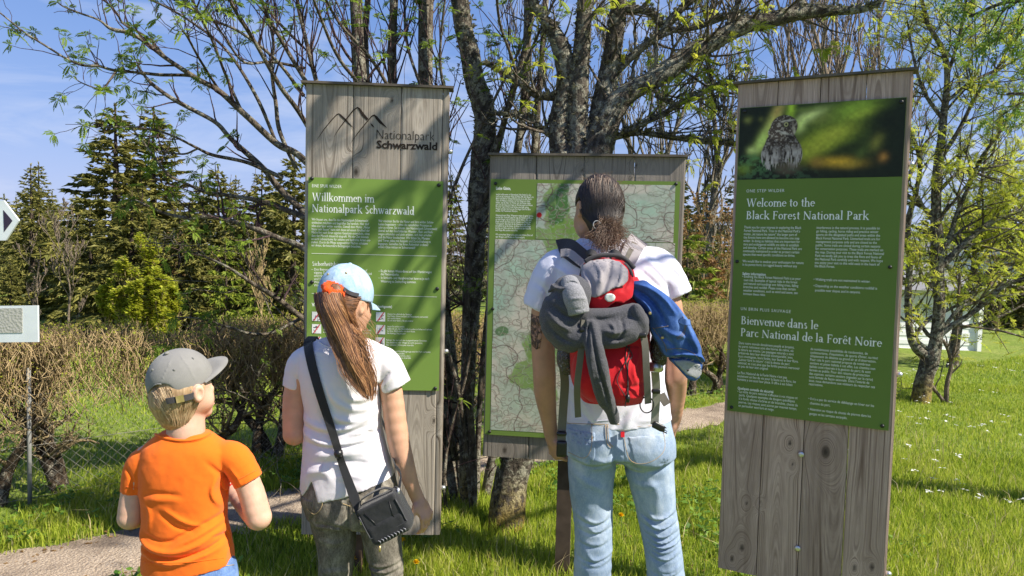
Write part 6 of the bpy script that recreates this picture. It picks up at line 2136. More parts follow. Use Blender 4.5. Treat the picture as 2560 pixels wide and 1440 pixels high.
ZF = [([(870, 890), (980, 920), (1080, 1000), (1150, 1100)], 8, .009), ([(880, 930), (970, 980), (1050, 1080), (1090, 1180)], 7, -.009), ([(880, 970), (950, 1030), (1000, 1120)], 7, .008), ([(1000, 890), (1100, 950), (1190, 1060), (1230, 1150)], 8, -.008), ([(1120, 980), (1200, 1090), (1240, 1200)], 7, .006),
      ([(1030, 1180), (1120, 1240), (1230, 1260), (1300, 1330)], 9, .005), ([(1020, 1230), (1120, 1300), (1200, 1400)], 8, -.005), ([(1210, 1150), (1280, 1290), (1330, 1420)], 9, .006), ([(1170, 1130), (1230, 1270), (1290, 1400)], 7, -.005), ([(1110, 1395), (1220, 1380), (1330, 1400), (1380, 1450)], 5, .008), ([(1120, 1420), (1230, 1412), (1340, 1450)], 5, -.01)]
v.folds([(m1(L), w, a * 1.5) for L, w, a in ZF], YD, YD + .1)
v.noise_disp(.003, 20, 3)
v.noise_disp(.0018, 52, 5)
v.obj('jacket_body', K_JACKET, dj)
djV = v
patch(v, m2([(1275, 415), (1340, 402), (1450, 420), (1520, 480), (1540, 560), (1490, 600), (1400, 560), (1330, 490)]), YD, YD + .05, .002, 'pale_lining', denimmat('pale_lining_denim', (.28, .29, .30), (.40, .41, .41), (.18, .19, .2), 20), dj)
patch(v, m2([(1395, 515), (1435, 505), (1447, 522), (1405, 535)]), YD, YD + .05, .004, 'label_tab', K_PACKD, dj)
K_STB = simple('copper_stitching', (.20, .17, .16), .9, .1, bump=0)
for L in (m2([(1150, 190), (1200, 260), (1250, 330), (1265, 390)]), m2([(1345, 280), (1395, 240), (1415, 170), (1400, 100)]), m2([(1355, 290), (1405, 250), (1427, 170)]), m2([(1255, 372), (1380, 365), (1480, 400), (1560, 490)]), m2([(1380, 140), (1450, 165)]), m2([(1160, 200), (1280, 180)])):
    seam(v, [L], .0012, 'stitching', K_STB, dj, .0012)
mb = MB()
for p_ in (m2([(1130, 75)]), m2([(1232, 275)])):
    h_ = v.hit(p_, .001)[0]
    mb = MB(); mb.tube([h_, h_ + (0, -.002, 0), h_ + (0, -.003, 0)], [.006, .0055, .003], 10)
    mb.build('metal_button', K_GOLD, dj)
strap(v, m2([(1375, 130), (1420, 150), (1455, 150)]), 14, YD, .003, 'waist_tab', K_JACKET, dj, .001)
# ------------------------------------------------------------------ ground, path, lawn
FAR_E = [(-500, 1500), (-100, 1402), (0, 1382), (272, 1335), (583, 1243), (739, 1224), (1200, 1140), (1690, 1030), (1805, 1008), (2000, 950), (2150, 905)]
NEAR_E = [(-1500, 1900), (-300, 1640), (250, 1480), (583, 1340), (739, 1318), (1200, 1206), (1690, 1086), (1805, 1060), (2000, 992), (2170, 925)]
far_e = smooth_path([G(x, y)[:2] for x, y in FAR_E], 8)
near_e = smooth_path([G(x, y)[:2] for x, y in NEAR_E], 8)
path_poly = np.vstack([far_e, near_e[::-1]])
HA, HB = np.array([-2.75, 4.1]), np.array([2.02, 7.75])      # hedge and fence line
HDIR = nrm(HB - HA); HNRM = np.array([-HDIR[1], HDIR[0]])    # towards the meadow


def inpoly(p, q):
    ins = np.zeros(len(p), bool)
    for a, b in zip(q, np.roll(q, -1, 0)):
        ins ^= ((a[1] > p[:, 1]) != (b[1] > p[:, 1])) & (p[:, 0] < (b[0] - a[0]) * (p[:, 1] - a[1]) / (b[1] - a[1] + 1e-12) + a[0])
    return ins


def gz(x, y):
    x, y = np.asarray(x, float), np.asarray(y, float)
    s = (x - HA[0]) * HNRM[0] + (y - HA[1]) * HNRM[1]
    h = .05 * (fbm(x * .5, y * .5, 0, 3, 5) - .5) * np.clip((y - 4) / 4, 0, 1)
    h = h + .022 * (fbm(x * 2.3, y * 2.3, 0, 3, 9) - .5)
    left = np.clip(s - 1.2, 0, 60) * np.clip((6.5 - x) / 4, 0, 1)
    return h - .045 * left * np.clip(left / 8, .3, 1)


def axis(parts):
    return np.unique(np.concatenate([np.arange(a, b, d) for a, b, d in parts]))


gx = axis([(-150, -30, 6), (-30, -8, 1.2), (-8, 9, .16), (9, 30, 1.2), (30, 156, 6)])
gy = axis([(-14, 2.5, .8), (2.5, 14, .14), (14, 40, 1.2), (40, 200, 8)])
X, Yg = np.meshgrid(gx, gy)
Zg = gz(X, Yg)
nx_ = len(gx)
i = (np.arange(len(gy) - 1)[:, None] * nx_ + np.arange(nx_ - 1)[None]).ravel()
m = Mat('soil_and_turf', rough=.95, spec=.1)
co = m.coord()
f1, f2 = m.noise(co, 1.1, 5, .6), m.noise(co, 16, 4, .65)
c1 = m.ramp(f1, [(.3, (.14, .22, .028)), (.5, (.23, .32, .045)), (.7, (.34, .35, .1))])
c2 = m.ramp(f2, [(.35, (.08, .09, .03)), (.5, (.17, .24, .04)), (.68, (.32, .30, .12))])
m.color(m.mix(.55, c1, c2))
m.bump(m.math('ADD', f2, m.noise(co, 90, 3)), .9, .03)
tag(obj('ground', np.column_stack([X.ravel(), Yg.ravel(), Zg.ravel()]), np.column_stack([i, i + 1, i + nx_ + 1, i + nx_]), m.m), kind='structure')
# the gravel path as a sheet over the ground
px_ = np.linspace(0, 1, 190); nw = 16
cl = lambda L, t: np.column_stack([np.interp(t, np.linspace(0, 1, len(L)), L[:, k]) for k in (0, 1)])


def byarc(L, n):
    d = np.concatenate([[0], np.cumsum(np.linalg.norm(np.diff(L, axis=0), axis=1))])
    t = np.linspace(0, d[-1], n)
    return np.column_stack([np.interp(t, d, L[:, k]) for k in (0, 1)])


A_, B_ = byarc(far_e, 190), byarc(near_e, 190)
w_ = np.linspace(0, 1, nw)
jit = (vnoise(np.arange(190) * .5, 1.0) - .5) * .14
PV = A_[:, None] * (1 - w_)[None, :, None] + B_[:, None] * w_[None, :, None]
sgn = nrm(A_ - B_)
PV = PV + sgn[:, None] * (jit[:, None] * (1 - w_)[None] - np.roll(jit, 7)[:, None] * w_[None])[..., None]
PZ = gz(PV[..., 0], PV[..., 1]) + .007 + .010 * np.sin(w_ * math.pi)[None]
m = Mat('gravel', rough=.95, spec=.15)
co = m.coord()
v1 = m.n('TexVoronoi', {'Vector': co, 'Scale': 75.0}, out='Color')
v1d = m.n('TexVoronoi', {'Vector': co, 'Scale': 75.0})
sp = m.noise(co, 130, 3, .7)
bg_ = m.noise(co, 2.2, 5, .65)
c = m.ramp(sp, [(.32, (.24, .175, .12)), (.5, (.44, .345, .255)), (.7, (.66, .55, .43))])
c = m.mix(m.ramp(bg_, [(.44, 0), (.62, .85)]), c, (.16, .12, .09))
c = m.mix(m.math('MULTIPLY', v1d, .35), c, (.15, .12, .1))
m.color(c)
m.bump(m.math('ADD', v1d, sp), .8, .012)
j = (np.arange(189)[:, None] * nw + np.arange(nw - 1)[None]).ravel()
tag(obj('gravel_path', np.column_stack([PV.reshape(-1, 2), PZ.ravel()]), np.column_stack([j, j + nw, j + nw + 1, j + 1]), m.m), kind='structure')


def visible(x, y, z=0.0, marg=60):
    d = np.column_stack([x, y, np.broadcast_to(z, np.shape(x))]) - CAM
    w = d @ _F
    u, v_ = 1280 + FPX * (d @ _R) / w, 720 - FPX * (d @ _U) / w
    return (w > .3) & (u > -marg) & (u < 2560 + marg) & (v_ > -marg) & (v_ < 1440 + marg * 2)


def blades(name, n, xr, yr, h, w, mat, seed, keep=None, lean=.45, dens=None, lab=None, cat=None, root=None):
    r = np.random.default_rng(seed)
    x, y = r.uniform(*xr, n), r.uniform(*yr, n)
    ok = visible(x, y, 0, 420) & ~inpoly(np.column_stack([x, y]) + r.normal(0, .045, (n, 2)) + (.22 * (vnoise(x * 2.6, y * 2.6) - .5))[:, None], path_poly)
    if keep is not None: ok &= keep(x, y)
    if dens is not None: ok &= r.random(n) < dens(x, y)
    x, y = x[ok], y[ok]
    n = len(x)
    cl_ = fbm(x * 1.7, y * 1.7, 0, 3, seed)
    H = h * r.uniform(.45, 1.25, n) * (.4 + 1.15 * cl_)
    W_ = w * r.uniform(.6, 1.3, n)
    az = r.uniform(0, 2 * math.pi, n)
    d = np.column_stack([np.cos(az), np.sin(az), np.zeros(n)])
    fa = r.uniform(0, 2 * math.pi, n)
    s = np.column_stack([np.cos(fa), np.sin(fa), np.zeros(n)]) * W_[:, None] / 2
    b = np.column_stack([x, y, gz(x, y) - .004])
    ln = lean * r.uniform(.2, 1.3, n)
    up = np.array([0, 0, 1.])
    m1_ = b + up * (H * .55)[:, None] + d * (H * ln * .25)[:, None]
    tp = b + up * (H * (1 - .25 * ln))[:, None] + d * (H * ln * .95)[:, None]
    V = np.stack([b - s, b + s, m1_ + s * .75, m1_ - s * .75, tp], 1).reshape(-1, 3)
    k = np.arange(n)[:, None] * 5
    A = np.clip(r.normal(.45, .22, n) + (cl_ - .5) * .5, 0, 1)
    o = obj(name, V, [k + np.array([[0, 1, 2, 3]]), k + np.array([[3, 2, 4]])], mat, attrs={'rnd': np.repeat(A, 5)})
    return tag(o, lab, cat, kind='stuff')


G_mat = Mat('grass_blade', rough=.55, spec=.25)
f_ = G_mat.attr('rnd', out='Fac')
gc = G_mat.ramp(f_, [(0, (.11, .19, .02)), (.35, (.29, .39, .032)), (.68, (.48, .54, .065)), (.88, (.56, .54, .14)), (1, (.66, .58, .32))])
G_mat.color(gc)
tr = G_mat.n('BsdfTranslucent', {'Color': gc})
ms = G_mat.t.nodes.new('ShaderNodeMixShader'); ms.inputs[0].default_value = .5
G_mat.t.links.new(G_mat.p.outputs[0], ms.inputs[1]); G_mat.t.links.new(tr, ms.inputs[2]); G_mat.t.links.new(ms.outputs[0], G_mat.out.inputs[0])
G_mat = G_mat.m
side = lambda x, y: (x - HA[0]) * HNRM[0] + (y - HA[1]) * HNRM[1]
blades('grass', 60000, (-2.6, -.15), (2.9, 5.6), .075, .0055, G_mat, 30, keep=lambda x, y: side(x, y) < .35, lab='short grass between the path and the children', cat='grass')
blades('grass', 95000, (-.3, 4.6), (2.9, 5.6), .078, .005, G_mat, 31, keep=lambda x, y: side(x, y) < .35, lab='tall green grass under the boards and beside the path', cat='grass')
blades('lawn', 180000, (.3, 12), (4.5, 9), .048, .0052, G_mat, 32, keep=lambda x, y: side(x, y) < -.2, lab='sunny short lawn to the right behind the boards', cat='grass')
blades('lawn', 125000, (1.5, 15), (8.5, 15), .055, .008, G_mat, 33, keep=lambda x, y: side(x, y) < -.5, lab='far end of the lawn in front of the white shed', cat='grass')
blades('verge_grass', 26000, (-5, 3), (3.3, 8.6), .07, .006, G_mat, 34, keep=lambda x, y: (side(x, y) > -.75) & (side(x, y) < .3), lab='rough dark grass strip between the path and the wire fence', cat='grass')
blades('meadow_grass', 130000, (-7.5, 3), (4.2, 15), .05, .009, G_mat, 35, keep=lambda x, y: side(x, y) > .3, lab='bright meadow grass behind the wire fence', cat='grass')
# low broad weeds
W_mat = leafmat('weed_leaf', (.05, .13, .016), (.20, .33, .045), .35)


def leafcards(name, P0, size, mat, seed, flat=.5, lab=None, cat=None, per=5, parent=None, kind='stuff'):
    r = np.random.default_rng(seed)
    P0 = np.repeat(P0, per, 0)
    n = len(P0)
    az = r.uniform(0, 6.283, n); el = r.uniform(-.1, 1.0, n) * flat * 1.57
    d = np.column_stack([np.cos(az) * np.cos(el), np.sin(az) * np.cos(el), np.sin(el)])
    s = nrm(np.column_stack([-np.sin(az), np.cos(az), r.normal(0, .25, n)]))
    L = size * r.uniform(.5, 1.3, n)[:, None]
    c = P0 + d * L * .3
    V = np.stack([c, c + d * L * .45 + s * L * .34, c + d * L - np.array([0, 0, 1]) * L * .15, c + d * L * .45 - s * L * .34], 1).reshape(-1, 3)
    F = np.arange(n)[:, None] * 4 + np.arange(4)[None]
    o = obj(name, V, F, mat, parent, attrs={'rnd': np.repeat(r.random(n), 4)})
    return tag(o, lab, cat, kind=kind)


r_ = np.random.default_rng(41)
wp = np.column_stack([r_.uniform(-2.6, 3.4, 2400), r_.uniform(2.9, 5.2, 2400)])
den = fbm(wp[:, 0] * 1.6, wp[:, 1] * 1.6, 0, 2, 3)
wp = wp[(den > .5) & visible(wp[:, 0], wp[:, 1]) & ~inpoly(wp, path_poly) & (side(wp[:, 0], wp[:, 1]) < .3)]
leafcards('low_weeds', np.column_stack([wp, gz(wp[:, 0], wp[:, 1]) + r_.uniform(.02, .08, len(wp))]), .034, W_mat, 42, .6, 'broad leaved weeds among the grass by the tree foot', 'weeds')
vp = np.column_stack([r_.uniform(-4.5, 2.5, 5000), r_.uniform(3.4, 8, 5000)])
sv = side(vp[:, 0], vp[:, 1])
vp = vp[(sv > -.6) & (sv < .15) & visible(vp[:, 0], vp[:, 1]) & ~inpoly(vp, path_poly)]
leafcards('low_weeds', np.column_stack([vp, gz(vp[:, 0], vp[:, 1]) + r_.uniform(.01, .07, len(vp))]), .03, W_mat, 43, .5, 'low leafy weeds along the foot of the hedge', 'weeds', per=4)
# white flowers scattered in the lawn
wf = np.column_stack([r_.uniform(2.0, 11, 1400), r_.uniform(4.2, 12, 1400)])
den = fbm(wf[:, 0] * .8, wf[:, 1] * .8, 0, 3, 13)
wf = wf[(den > .42) & visible(wf[:, 0], wf[:, 1]) & (side(wf[:, 0], wf[:, 1]) < -.5) & ~inpoly(wf, path_poly)]
M_petal = leafmat('white_petal', (.75, .76, .72), (.85, .85, .8), .25)
leafcards('white_flowers', np.column_stack([wf, gz(wf[:, 0], wf[:, 1]) + .08]), .022, M_petal, 44, .25, 'small white flowers dotted over the lawn', 'flowers', per=5)
# dandelions
M_dand = simple('dandelion_yellow', (.85, .55, .01), .8, .1)
M_stalk = simple('flower_stalk', (.16, .26, .06), .7, .2)
for k, (px, py, lab) in enumerate([(660, 1303, 'yellow dandelion beside the path right of the boy'), (669, 1318, 'lower yellow dandelion beside the path right of the boy'), (884, 1397, 'yellow dandelion seen between the legs of the girl'), (1006, 1352, 'yellow dandelion under the lower edge of the German board'), (1041, 1408, 'low yellow dandelion in the grass right of the girl'), (1553, 1290, 'yellow dandelion between the knees of the man')]):
    g = G(px, py + 42)
    t = thing('dandelion', lab, 'flower', (g[0], g[1], gz(g[0], g[1])), 'dandelions in the grass')
    hd = P(px, py, g[1])
    mb = MB(); mb.tube([(g[0], g[1], -.01), (g[0] * .5 + hd[0] * .5 + .004, g[1], hd[2] * .5), hd], .0018, 6); mb.build('stalk', M_stalk, t)
    r2 = np.random.default_rng(k)
    az, el = r2.uniform(0, 6.28, 70), r2.uniform(.1, 1.5, 70)
    d = np.column_stack([np.cos(az) * np.cos(el), np.sin(az) * np.cos(el), np.sin(el)])
    s = np.column_stack([-np.sin(az), np.cos(az), 0 * az]) * .0022
    V = np.stack([hd + 0 * d - s * .5, hd + d * .017 - s, hd + d * .018 + s, hd + s * .5], 1).reshape(-1, 3)
    obj('flower_head', V, np.arange(70)[:, None] * 4 + np.arange(4)[None], M_dand, t)
# ------------------------------------------------------------------ trees and shrubs
def barkmat(name, dark, light, lichen, amt=.5, lscale=26, moss=None):
    """bark with crusty lichen patches"""
    m = Mat(name, dark, .95, .1)
    co = m.coord()
    n1 = m.noise(m.map(co, (1, 1, .35)), 38, 4, .7)
    c = m.ramp(n1, [(.35, dark), (.65, light)])
    if amt > 0:
        l1 = m.noise(co, lscale, 5, .72, .4)
        l2 = m.noise(co, 3.5, 3, .6)
        f = m.math('ADD', m.math('MULTIPLY', l1, .7), m.math('MULTIPLY', l2, .3))
        t = .62 - .24 * amt
        k = m.ramp(f, [(t, 0), (t + .07, 1)])
        l3 = m.noise(co, 120, 3, .7)
        lc = m.ramp(l3, [(.35, tuple(np.array(lichen) * .45)), (.62, lichen)])
        c = m.mix(k, c, lc)
        if moss:
            z = m.n('SeparateXYZ', {'Vector': co})
            zz = z.node.outputs[2]
            mk = m.math('MULTIPLY', m.ramp(zz, [(.0, 1), (.32, 0)]), m.ramp(l1, [(.4, 0), (.55, 1)]))
            c = m.mix(mk, c, moss)
        m.bump(m.math('ADD', n1, m.math('MULTIPLY', l1, 1.2)), 1.0, .02)
    else:
        m.bump(n1, .8, .01)
    m.color(c)
    return m.m


B_LICH = barkmat('lichen_bark', (.04, .033, .027), (.13, .11, .088), (.36, .345, .27), .58, moss=(.30, .21, .03))
B_MID = barkmat('spotted_bark', (.045, .036, .029), (.18, .145, .11), (.36, .34, .27), .5)
B_TWIG = barkmat('purple_twig_bark', (.045, .026, .03), (.13, .085, .085), (.3, .28, .22), .12)
B_BARE = barkmat('pale_bare_bark', (.13, .10, .075), (.30, .24, .18), (.4, .38, .3), .2)
B_BROWN = barkmat('brown_twig_bark', (.21, .145, .07), (.52, .39, .21), (.4, .38, .3), 0)
B_HEDGE = barkmat('hedge_bark', (.03, .022, .016), (.13, .095, .065), (.40, .36, .28), .42)
B_SPR = barkmat('spruce_bark', (.05, .036, .026), (.13, .10, .08), (.3, .3, .25), .2)
L_YOUNG = leafmat('young_rowan_leaf', (.09, .17, .02), (.30, .40, .05), .5)  # darker green rowan leaves
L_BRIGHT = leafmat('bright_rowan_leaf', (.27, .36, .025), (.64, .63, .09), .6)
L_BUSH = leafmat('yellow_green_leaf', (.27, .34, .03), (.60, .58, .07), .55)
L_DEEP = leafmat('deep_green_leaf', (.07, .16, .022), (.24, .36, .05), .5)
N_DARK = leafmat('spruce_needles', (.055, .072, .016), (.40, .36, .095), .32)
N_BRIGHT = leafmat('young_spruce_needles', (.10, .16, .018), (.33, .37, .045), .3)
N_HAZY = leafmat('far_spruce_needles', (.11, .125, .04), (.36, .33, .11), .25)  # paler needles, distance haze mixed into their colour
L_DRY = leafmat('dry_beech_leaf', (.16, .085, .03), (.36, .22, .09), .3)


def tubes(paths, radii, n=5):
    """many tubes with the same number of points: (k, m, 3), (k, m)"""
    p = np.asarray(paths, float); r = np.asarray(radii, float)
    k, m, _ = p.shape
    T = nrm(np.gradient(p, axis=1))
    ref = np.where(np.abs(T[..., 2:3]) < .9, np.array([0, 0, 1.]), np.array([1., 0, 0]))
    ref = np.repeat(ref[:, :1], m, 1)
    X_ = nrm(ref - T * (ref * T).sum(-1, keepdims=True)); Y_ = np.cross(T, X_)
    th = np.arange(n) * 2 * math.pi / n
    V = p[:, :, None] + (X_[:, :, None] * np.cos(th)[None, None, :, None] + Y_[:, :, None] * np.sin(th)[None, None, :, None]) * r[:, :, None, None]
    a = (np.arange(k)[:, None, None] * m + np.arange(m - 1)[None, :, None]) * n
    j = np.arange(n)[None, None]
    F = np.stack([a + j, a + (j + 1) % n, a + n + (j + 1) % n, a + n + j], -1).reshape(-1, 4)
    return V.reshape(-1, 3), F


class Wood:
    """collects tubes by point count and the tips that carry leaves"""
    def __init__(s, seed=0):
        s.b, s.tips, s.r = {}, [], np.random.default_rng(seed)
        s.thick = MB()

    def add(s, p, r):
        s.b.setdefault(len(p), []).append((p, np.broadcast_to(r, (len(p),))))

    def limb(s, pts, n=12, rough=.16, sub=7, fr=9.0):
        """pts rows x, y, z, r: a thick limb with an uneven surface; returns its path"""
        q = smooth_path(pts, sub)
        V, F = tube(q[:, :3], q[:, 3], n)
        c = np.repeat(q[:, :3], n, 0)
        d = V - c
        nz = fbm(V[:, 0] * fr + 3, V[:, 1] * fr, V[:, 2] * fr * .6, 4) - .5
        s.thick.add(c + d * (1 + rough * 2.6 * nz)[:, None], F)
        return q

    def sprout(s, q, n, L, r0=.3, depth=1, up=.25, kids=(2, 4), t0=.2, t1=1.0, spread=.9, m=6, tipf=1.0, mid=0, side=None, droop=0, rmin=.0012, wob=.16):
        """side twigs along a path q (x, y, z, r)"""
        R = s.r
        for _ in range(n):
            t = R.uniform(t0, t1)
            i = min(int(t * (len(q) - 1)), len(q) - 2)
            f = t * (len(q) - 1) - i
            b = q[i] * (1 - f) + q[i + 1] * f
            T = nrm(q[i + 1, :3] - q[i, :3])
            v = R.normal(size=3)
            if side is not None: v = v + np.asarray(side)
            v = nrm(v - T * (v @ T))
            d = nrm(T * (1 - spread * .5) + v * spread + np.array([0, 0, up]))
            s.twig(b[:3], d, L * R.uniform(.45, 1.15) * (1.15 - .5 * t), max(b[3] * r0 * R.uniform(.7, 1.1), rmin), depth, up, kids, m, tipf, mid, spread, droop, rmin, wob)

    def twig(s, b, d, L, r, depth, up=.2, kids=(2, 4), m=6, tipf=1.0, mid=0, spread=.9, droop=0, rmin=.0012, wob=.16):
        R = s.r
        p = [b]
        dd = d
        for k in range(m - 1):
            dd = nrm(dd + R.normal(size=3) * wob + np.array([0, 0, up * .22 - droop * .1 * k]))
            p.append(p[-1] + dd * L / (m - 1))
        p = np.array(p)
        rr = np.linspace(r, max(r * .35, rmin), m)
        s.add(p, rr)
        if R.random() < tipf: s.tips.append((p[-1], dd, depth))
        for _ in range(mid):
            i = R.integers(1, m - 1)
            s.tips.append((p[i], nrm(nrm(R.normal(size=3)) + np.array([0, 0, .6])), depth))
        if depth > 0:
            q = np.column_stack([p, rr])
            s.sprout(q, R.integers(kids[0], kids[1] + 1), L * .6, .6, depth - 1, up, kids, .3, .97, spread, max(m - 1, 4), tipf, mid, None, droop, rmin, wob)

    def build(s, name, mat, parent, n=5, thick_name=None, thick_mat=None, off=None):
        if s.thick.n:
            s.thick.build(thick_name or 'trunk', thick_mat or mat, parent)
        if s.b:
            Vs, Fs, b = [], [], 0
            for m, L in s.b.items():
                V, F = tubes([x[0] for x in L], [x[1] for x in L], n)
                Vs.append(V); Fs.append(F + b); b += len(V)
            return obj(name, np.vstack(Vs), np.vstack(Fs), mat, parent)


def pinnate(pairs=5):
    """one pinnate leaf along +x, unit length: leaflets as pointed diamonds"""
    V, F = [], []
    for i in range(pairs):
        x = .22 + .68 * i / pairs
        L = .34 * (1 - abs(i / pairs - .45) * .55)
        for s_ in (-1, 1):
            d = np.array([.55, .83 * s_, 0]); n = np.array([-.83 * s_, .55, 0]) * .085
            b = np.array([x, 0, 0])
            k = len(V)
            V += [b, b + d * L * .5 + n + (0, 0, .03), b + d * L + (0, 0, -.05), b + d * L * .5 - n + (0, 0, .03)]
            F.append([k, k + 1, k + 2, k + 3])
    k = len(V)
    V += [(.86, 0, 0), (1.0, .075, .03), (1.22, 0, -.06), (1.0, -.075, .03)]
    F.append([k, k + 1, k + 2, k + 3])
    k = len(V)
    V += [(0, -.012, 0), (.9, -.008, 0), (.9, .008, 0), (0, .012, 0)]
    F.append([k, k + 1, k + 2, k + 3])
    return np.array(V, float), np.array(F)


PIN5, PIN3 = pinnate(5), pinnate(3)


def tufts(name, tips, size, mat, parent, seed=0, per=(4, 7), tmpl=None, open_=.75, droop=.35):
    r = np.random.default_rng(seed)
    TV, TF = tmpl or PIN5
    Vs, Fs, A, b = [], [], [], 0
    D = []
    for p, d, _ in tips:
        k = r.integers(per[0], per[1] + 1)
        u = nrm(np.cross(d, (0.3, .1, 1.0))); w = np.cross(d, u)
        a0 = r.uniform(0, 6.28); tone = r.random()
        for j in range(k):
            a = a0 + j * 6.283 / k + r.normal(0, .25)
            dirx = nrm(d * (1 - open_) + (u * math.cos(a) + w * math.sin(a)) * open_ + np.array([0, 0, .15]))
            D.append((p, dirx, size * r.uniform(.6, 1.2), np.clip(tone * .7 + .3 * r.random(), 0, 1), r.normal(0, .5)))
    P_ = np.array([x[0] for x in D]); X_ = np.array([x[1] for x in D]); S_ = np.array([x[2] for x in D])
    roll = np.array([x[4] for x in D])[:, None]
    Z_ = np.array([0, 0, 1.]) - X_ * X_[:, 2:3]; Z_ = nrm(Z_ + 1e-6)
    Y_ = np.cross(Z_, X_)
    Y2 = Y_ * np.cos(roll) + Z_ * np.sin(roll); Z2 = np.cross(X_, Y2)
    bend = TV[:, 0] ** 2 * -droop
    V = P_[:, None] + S_[:, None, None] * (X_[:, None] * TV[None, :, 0:1] + Y2[:, None] * TV[None, :, 1:2] + Z2[:, None] * TV[None, :, 2:3] + np.array([0, 0, 1.]) * bend[None, :, None])
    n = len(D); m = len(TV)
    F = (np.arange(n)[:, None, None] * m + TF[None]).reshape(-1, 4)
    return obj(name, V.reshape(-1, 3), F, mat, parent, attrs={'rnd': np.repeat(np.array([x[3] for x in D]), m)})


def px(L, Y0=None):
    """rows (px, py, r_px[, Y]) to world rows x, y, z, r"""
    out = []
    for r in L:
        Y = r[3] if len(r) > 3 else Y0
        out.append([*P(r[0], r[1], Y), r[2] * Y / FPX])
    return np.array(out)


def lichen_tufts(name, q_list, n, size, mat, parent, seed):
    """ragged lichen beards on limbs"""
    r = np.random.default_rng(seed)
    Ps = []
    for q in q_list:
        k = max(3, int(n * np.linalg.norm(np.diff(q[:, :3], axis=0), axis=1).sum()))
        t = r.uniform(0, len(q) - 1.01, k)
        i = t.astype(int); f = (t - i)[:, None]
        b = q[i] * (1 - f) + q[i + 1] * f
        d = nrm(r.normal(size=(k, 3)))
        Ps.append(b[:, :3] + d * b[:, 3:4] * .98)
    leafcards(name, np.vstack(Ps), size, mat, seed, .9, None, None, 4, parent, None)


M_LICH = leafmat('lichen_tuft', (.08, .075, .05), (.38, .36, .27), .2)

# ---- the leaning lichen-covered rowan behind the map board
base = G(1258, 1335)
tm = thing('rowan_tree', 'leaning lichen covered tree with forking trunk behind the map board', 'tree', (base[0], base[1], 0))
w = Wood(1)
YT = 4.05
Q = {}
Q['t'] = w.limb(px([(1250, 1365, 58, 3.93), (1262, 1320, 50, 3.95), (1280, 1200, 45, 3.98), (1318, 1040, 48, 4.02), (1375, 800, 55, 4.05), (1430, 560, 62, 4.05), (1455, 440, 64, 4.05), (1462, 360, 58, 4.05)]), 18, .14, fr=7)
Q['a'] = w.limb(px([(1440, 480, 40), (1402, 367, 30), (1402, 300, 26), (1417, 200, 23), (1407, 133, 22), (1387, 83, 18), (1360, 50, 13), (1333, 7, 11), (1310, -60, 9)], 4.0), 12, .22)
Q['b'] = w.limb(px([(1452, 460, 45), (1447, 367, 30), (1446, 233, 24), (1457, 100, 21), (1463, 0, 20), (1470, -160, 17)], 3.98), 12, .22)
Q['c'] = w.limb(px([(1470, 460, 45), (1493, 333, 32), (1517, 217, 26), (1533, 117, 22), (1547, 0, 20), (1570, -180, 16)], 4.03), 12, .22)
Q['d'] = w.limb(px([(1475, 450, 42), (1504, 340, 34), (1550, 252, 27), (1633, 198, 25), (1733, 135, 25), (1800, 95, 23), (1860, 64, 22), (1920, 52, 20), (1987, 34, 18), (2067, 27, 14), (2150, 25, 8), (2200, 10, 4)], 3.95), 12, .24)
Q['e'] = w.limb(px([(1545, 175, 10), (1600, 123, 9), (1650, 87, 9), (1683, 43, 10), (1730, 0, 9), (1780, -50, 7)], 4.0), 8, .25)
Q['f'] = w.limb(px([(1560, 22, 9), (1617, 27, 11), (1643, 47, 8), (1667, 73, 8), (1733, 70, 7), (1800, 48, 6), (1860, 30, 5)], 4.02), 8, .3)
Q['g'] = w.limb(px([(1520, 345, 9), (1600, 333, 7), (1700, 347, 6), (1760, 355, 5), (1840, 362, 4)], 4.0), 8, .3)
Q['h'] = w.limb(px([(1560, 330, 8), (1640, 295, 6), (1700, 260, 6), (1780, 222, 5), (1840, 198, 4)], 3.9), 8, .3)
Q['i'] = w.limb(px([(1405, 250, 9), (1387, 243, 9), (1343, 240, 9), (1313, 217, 7), (1243, 173, 5), (1215, 160, 3)], 4.0), 8, .3)
Q['j'] = w.limb(px([(1400, 350, 11), (1365, 330, 9), (1327, 300, 8), (1280, 287, 7), (1223, 283, 5)], 4.0), 8, .3)
Q['k'] = w.limb(px([(1635, 200, 9), (1648, 240, 6), (1690, 262, 5)], 3.95), 8, .3)
Q['l'] = w.limb(px([(1775, 105, 9), (1770, 150, 6), (1778, 220, 4), (1800, 280, 3)], 3.95), 6, .3)
Q['m'] = w.limb(px([(1930, 50, 12), (1990, 20, 12), (2010, -40, 12)], 3.95), 8, .25)
Q['n'] = w.limb(px([(1800, 95, 7), (1830, 40, 6), (1860, -30, 5)], 3.95), 6, .25)
for k in 'efghijkln': w.sprout(Q[k], 9, .38, .5, 1, .2, (1, 3), .1, 1, .9, tipf=.42)
w.sprout(Q['d'], 24, .5, .2, 2, .15, (1, 3), .15, 1, .95, tipf=.38)
for k in 'abc': w.sprout(Q[k], 8, .45, .2, 1, .2, (1, 3), .3, 1, .9, tipf=.42)
for k in range(20):       # fine twigs reaching right over the gap between the boards
    b = px([(1560 + 14 * k, 330 + 8 * math.sin(k), 3)], 3.95)[0]
    w.twig(b[:3], nrm(np.array([.9, w.r.normal(0, .3), w.r.normal(-.05, .4)])), w.r.uniform(.3, .7), .0035, 2, .05, (2, 3), 7, .16)
w.build('branches', B_MID, tm, 5, 'trunk', B_LICH)
lichen_tufts('lichen', [Q[k] for k in 'abcdefghijkl'], 260, .024, M_LICH, tm, 5)
tufts('foliage', w.tips, .052, L_BRIGHT, tm, 3, (5, 8))

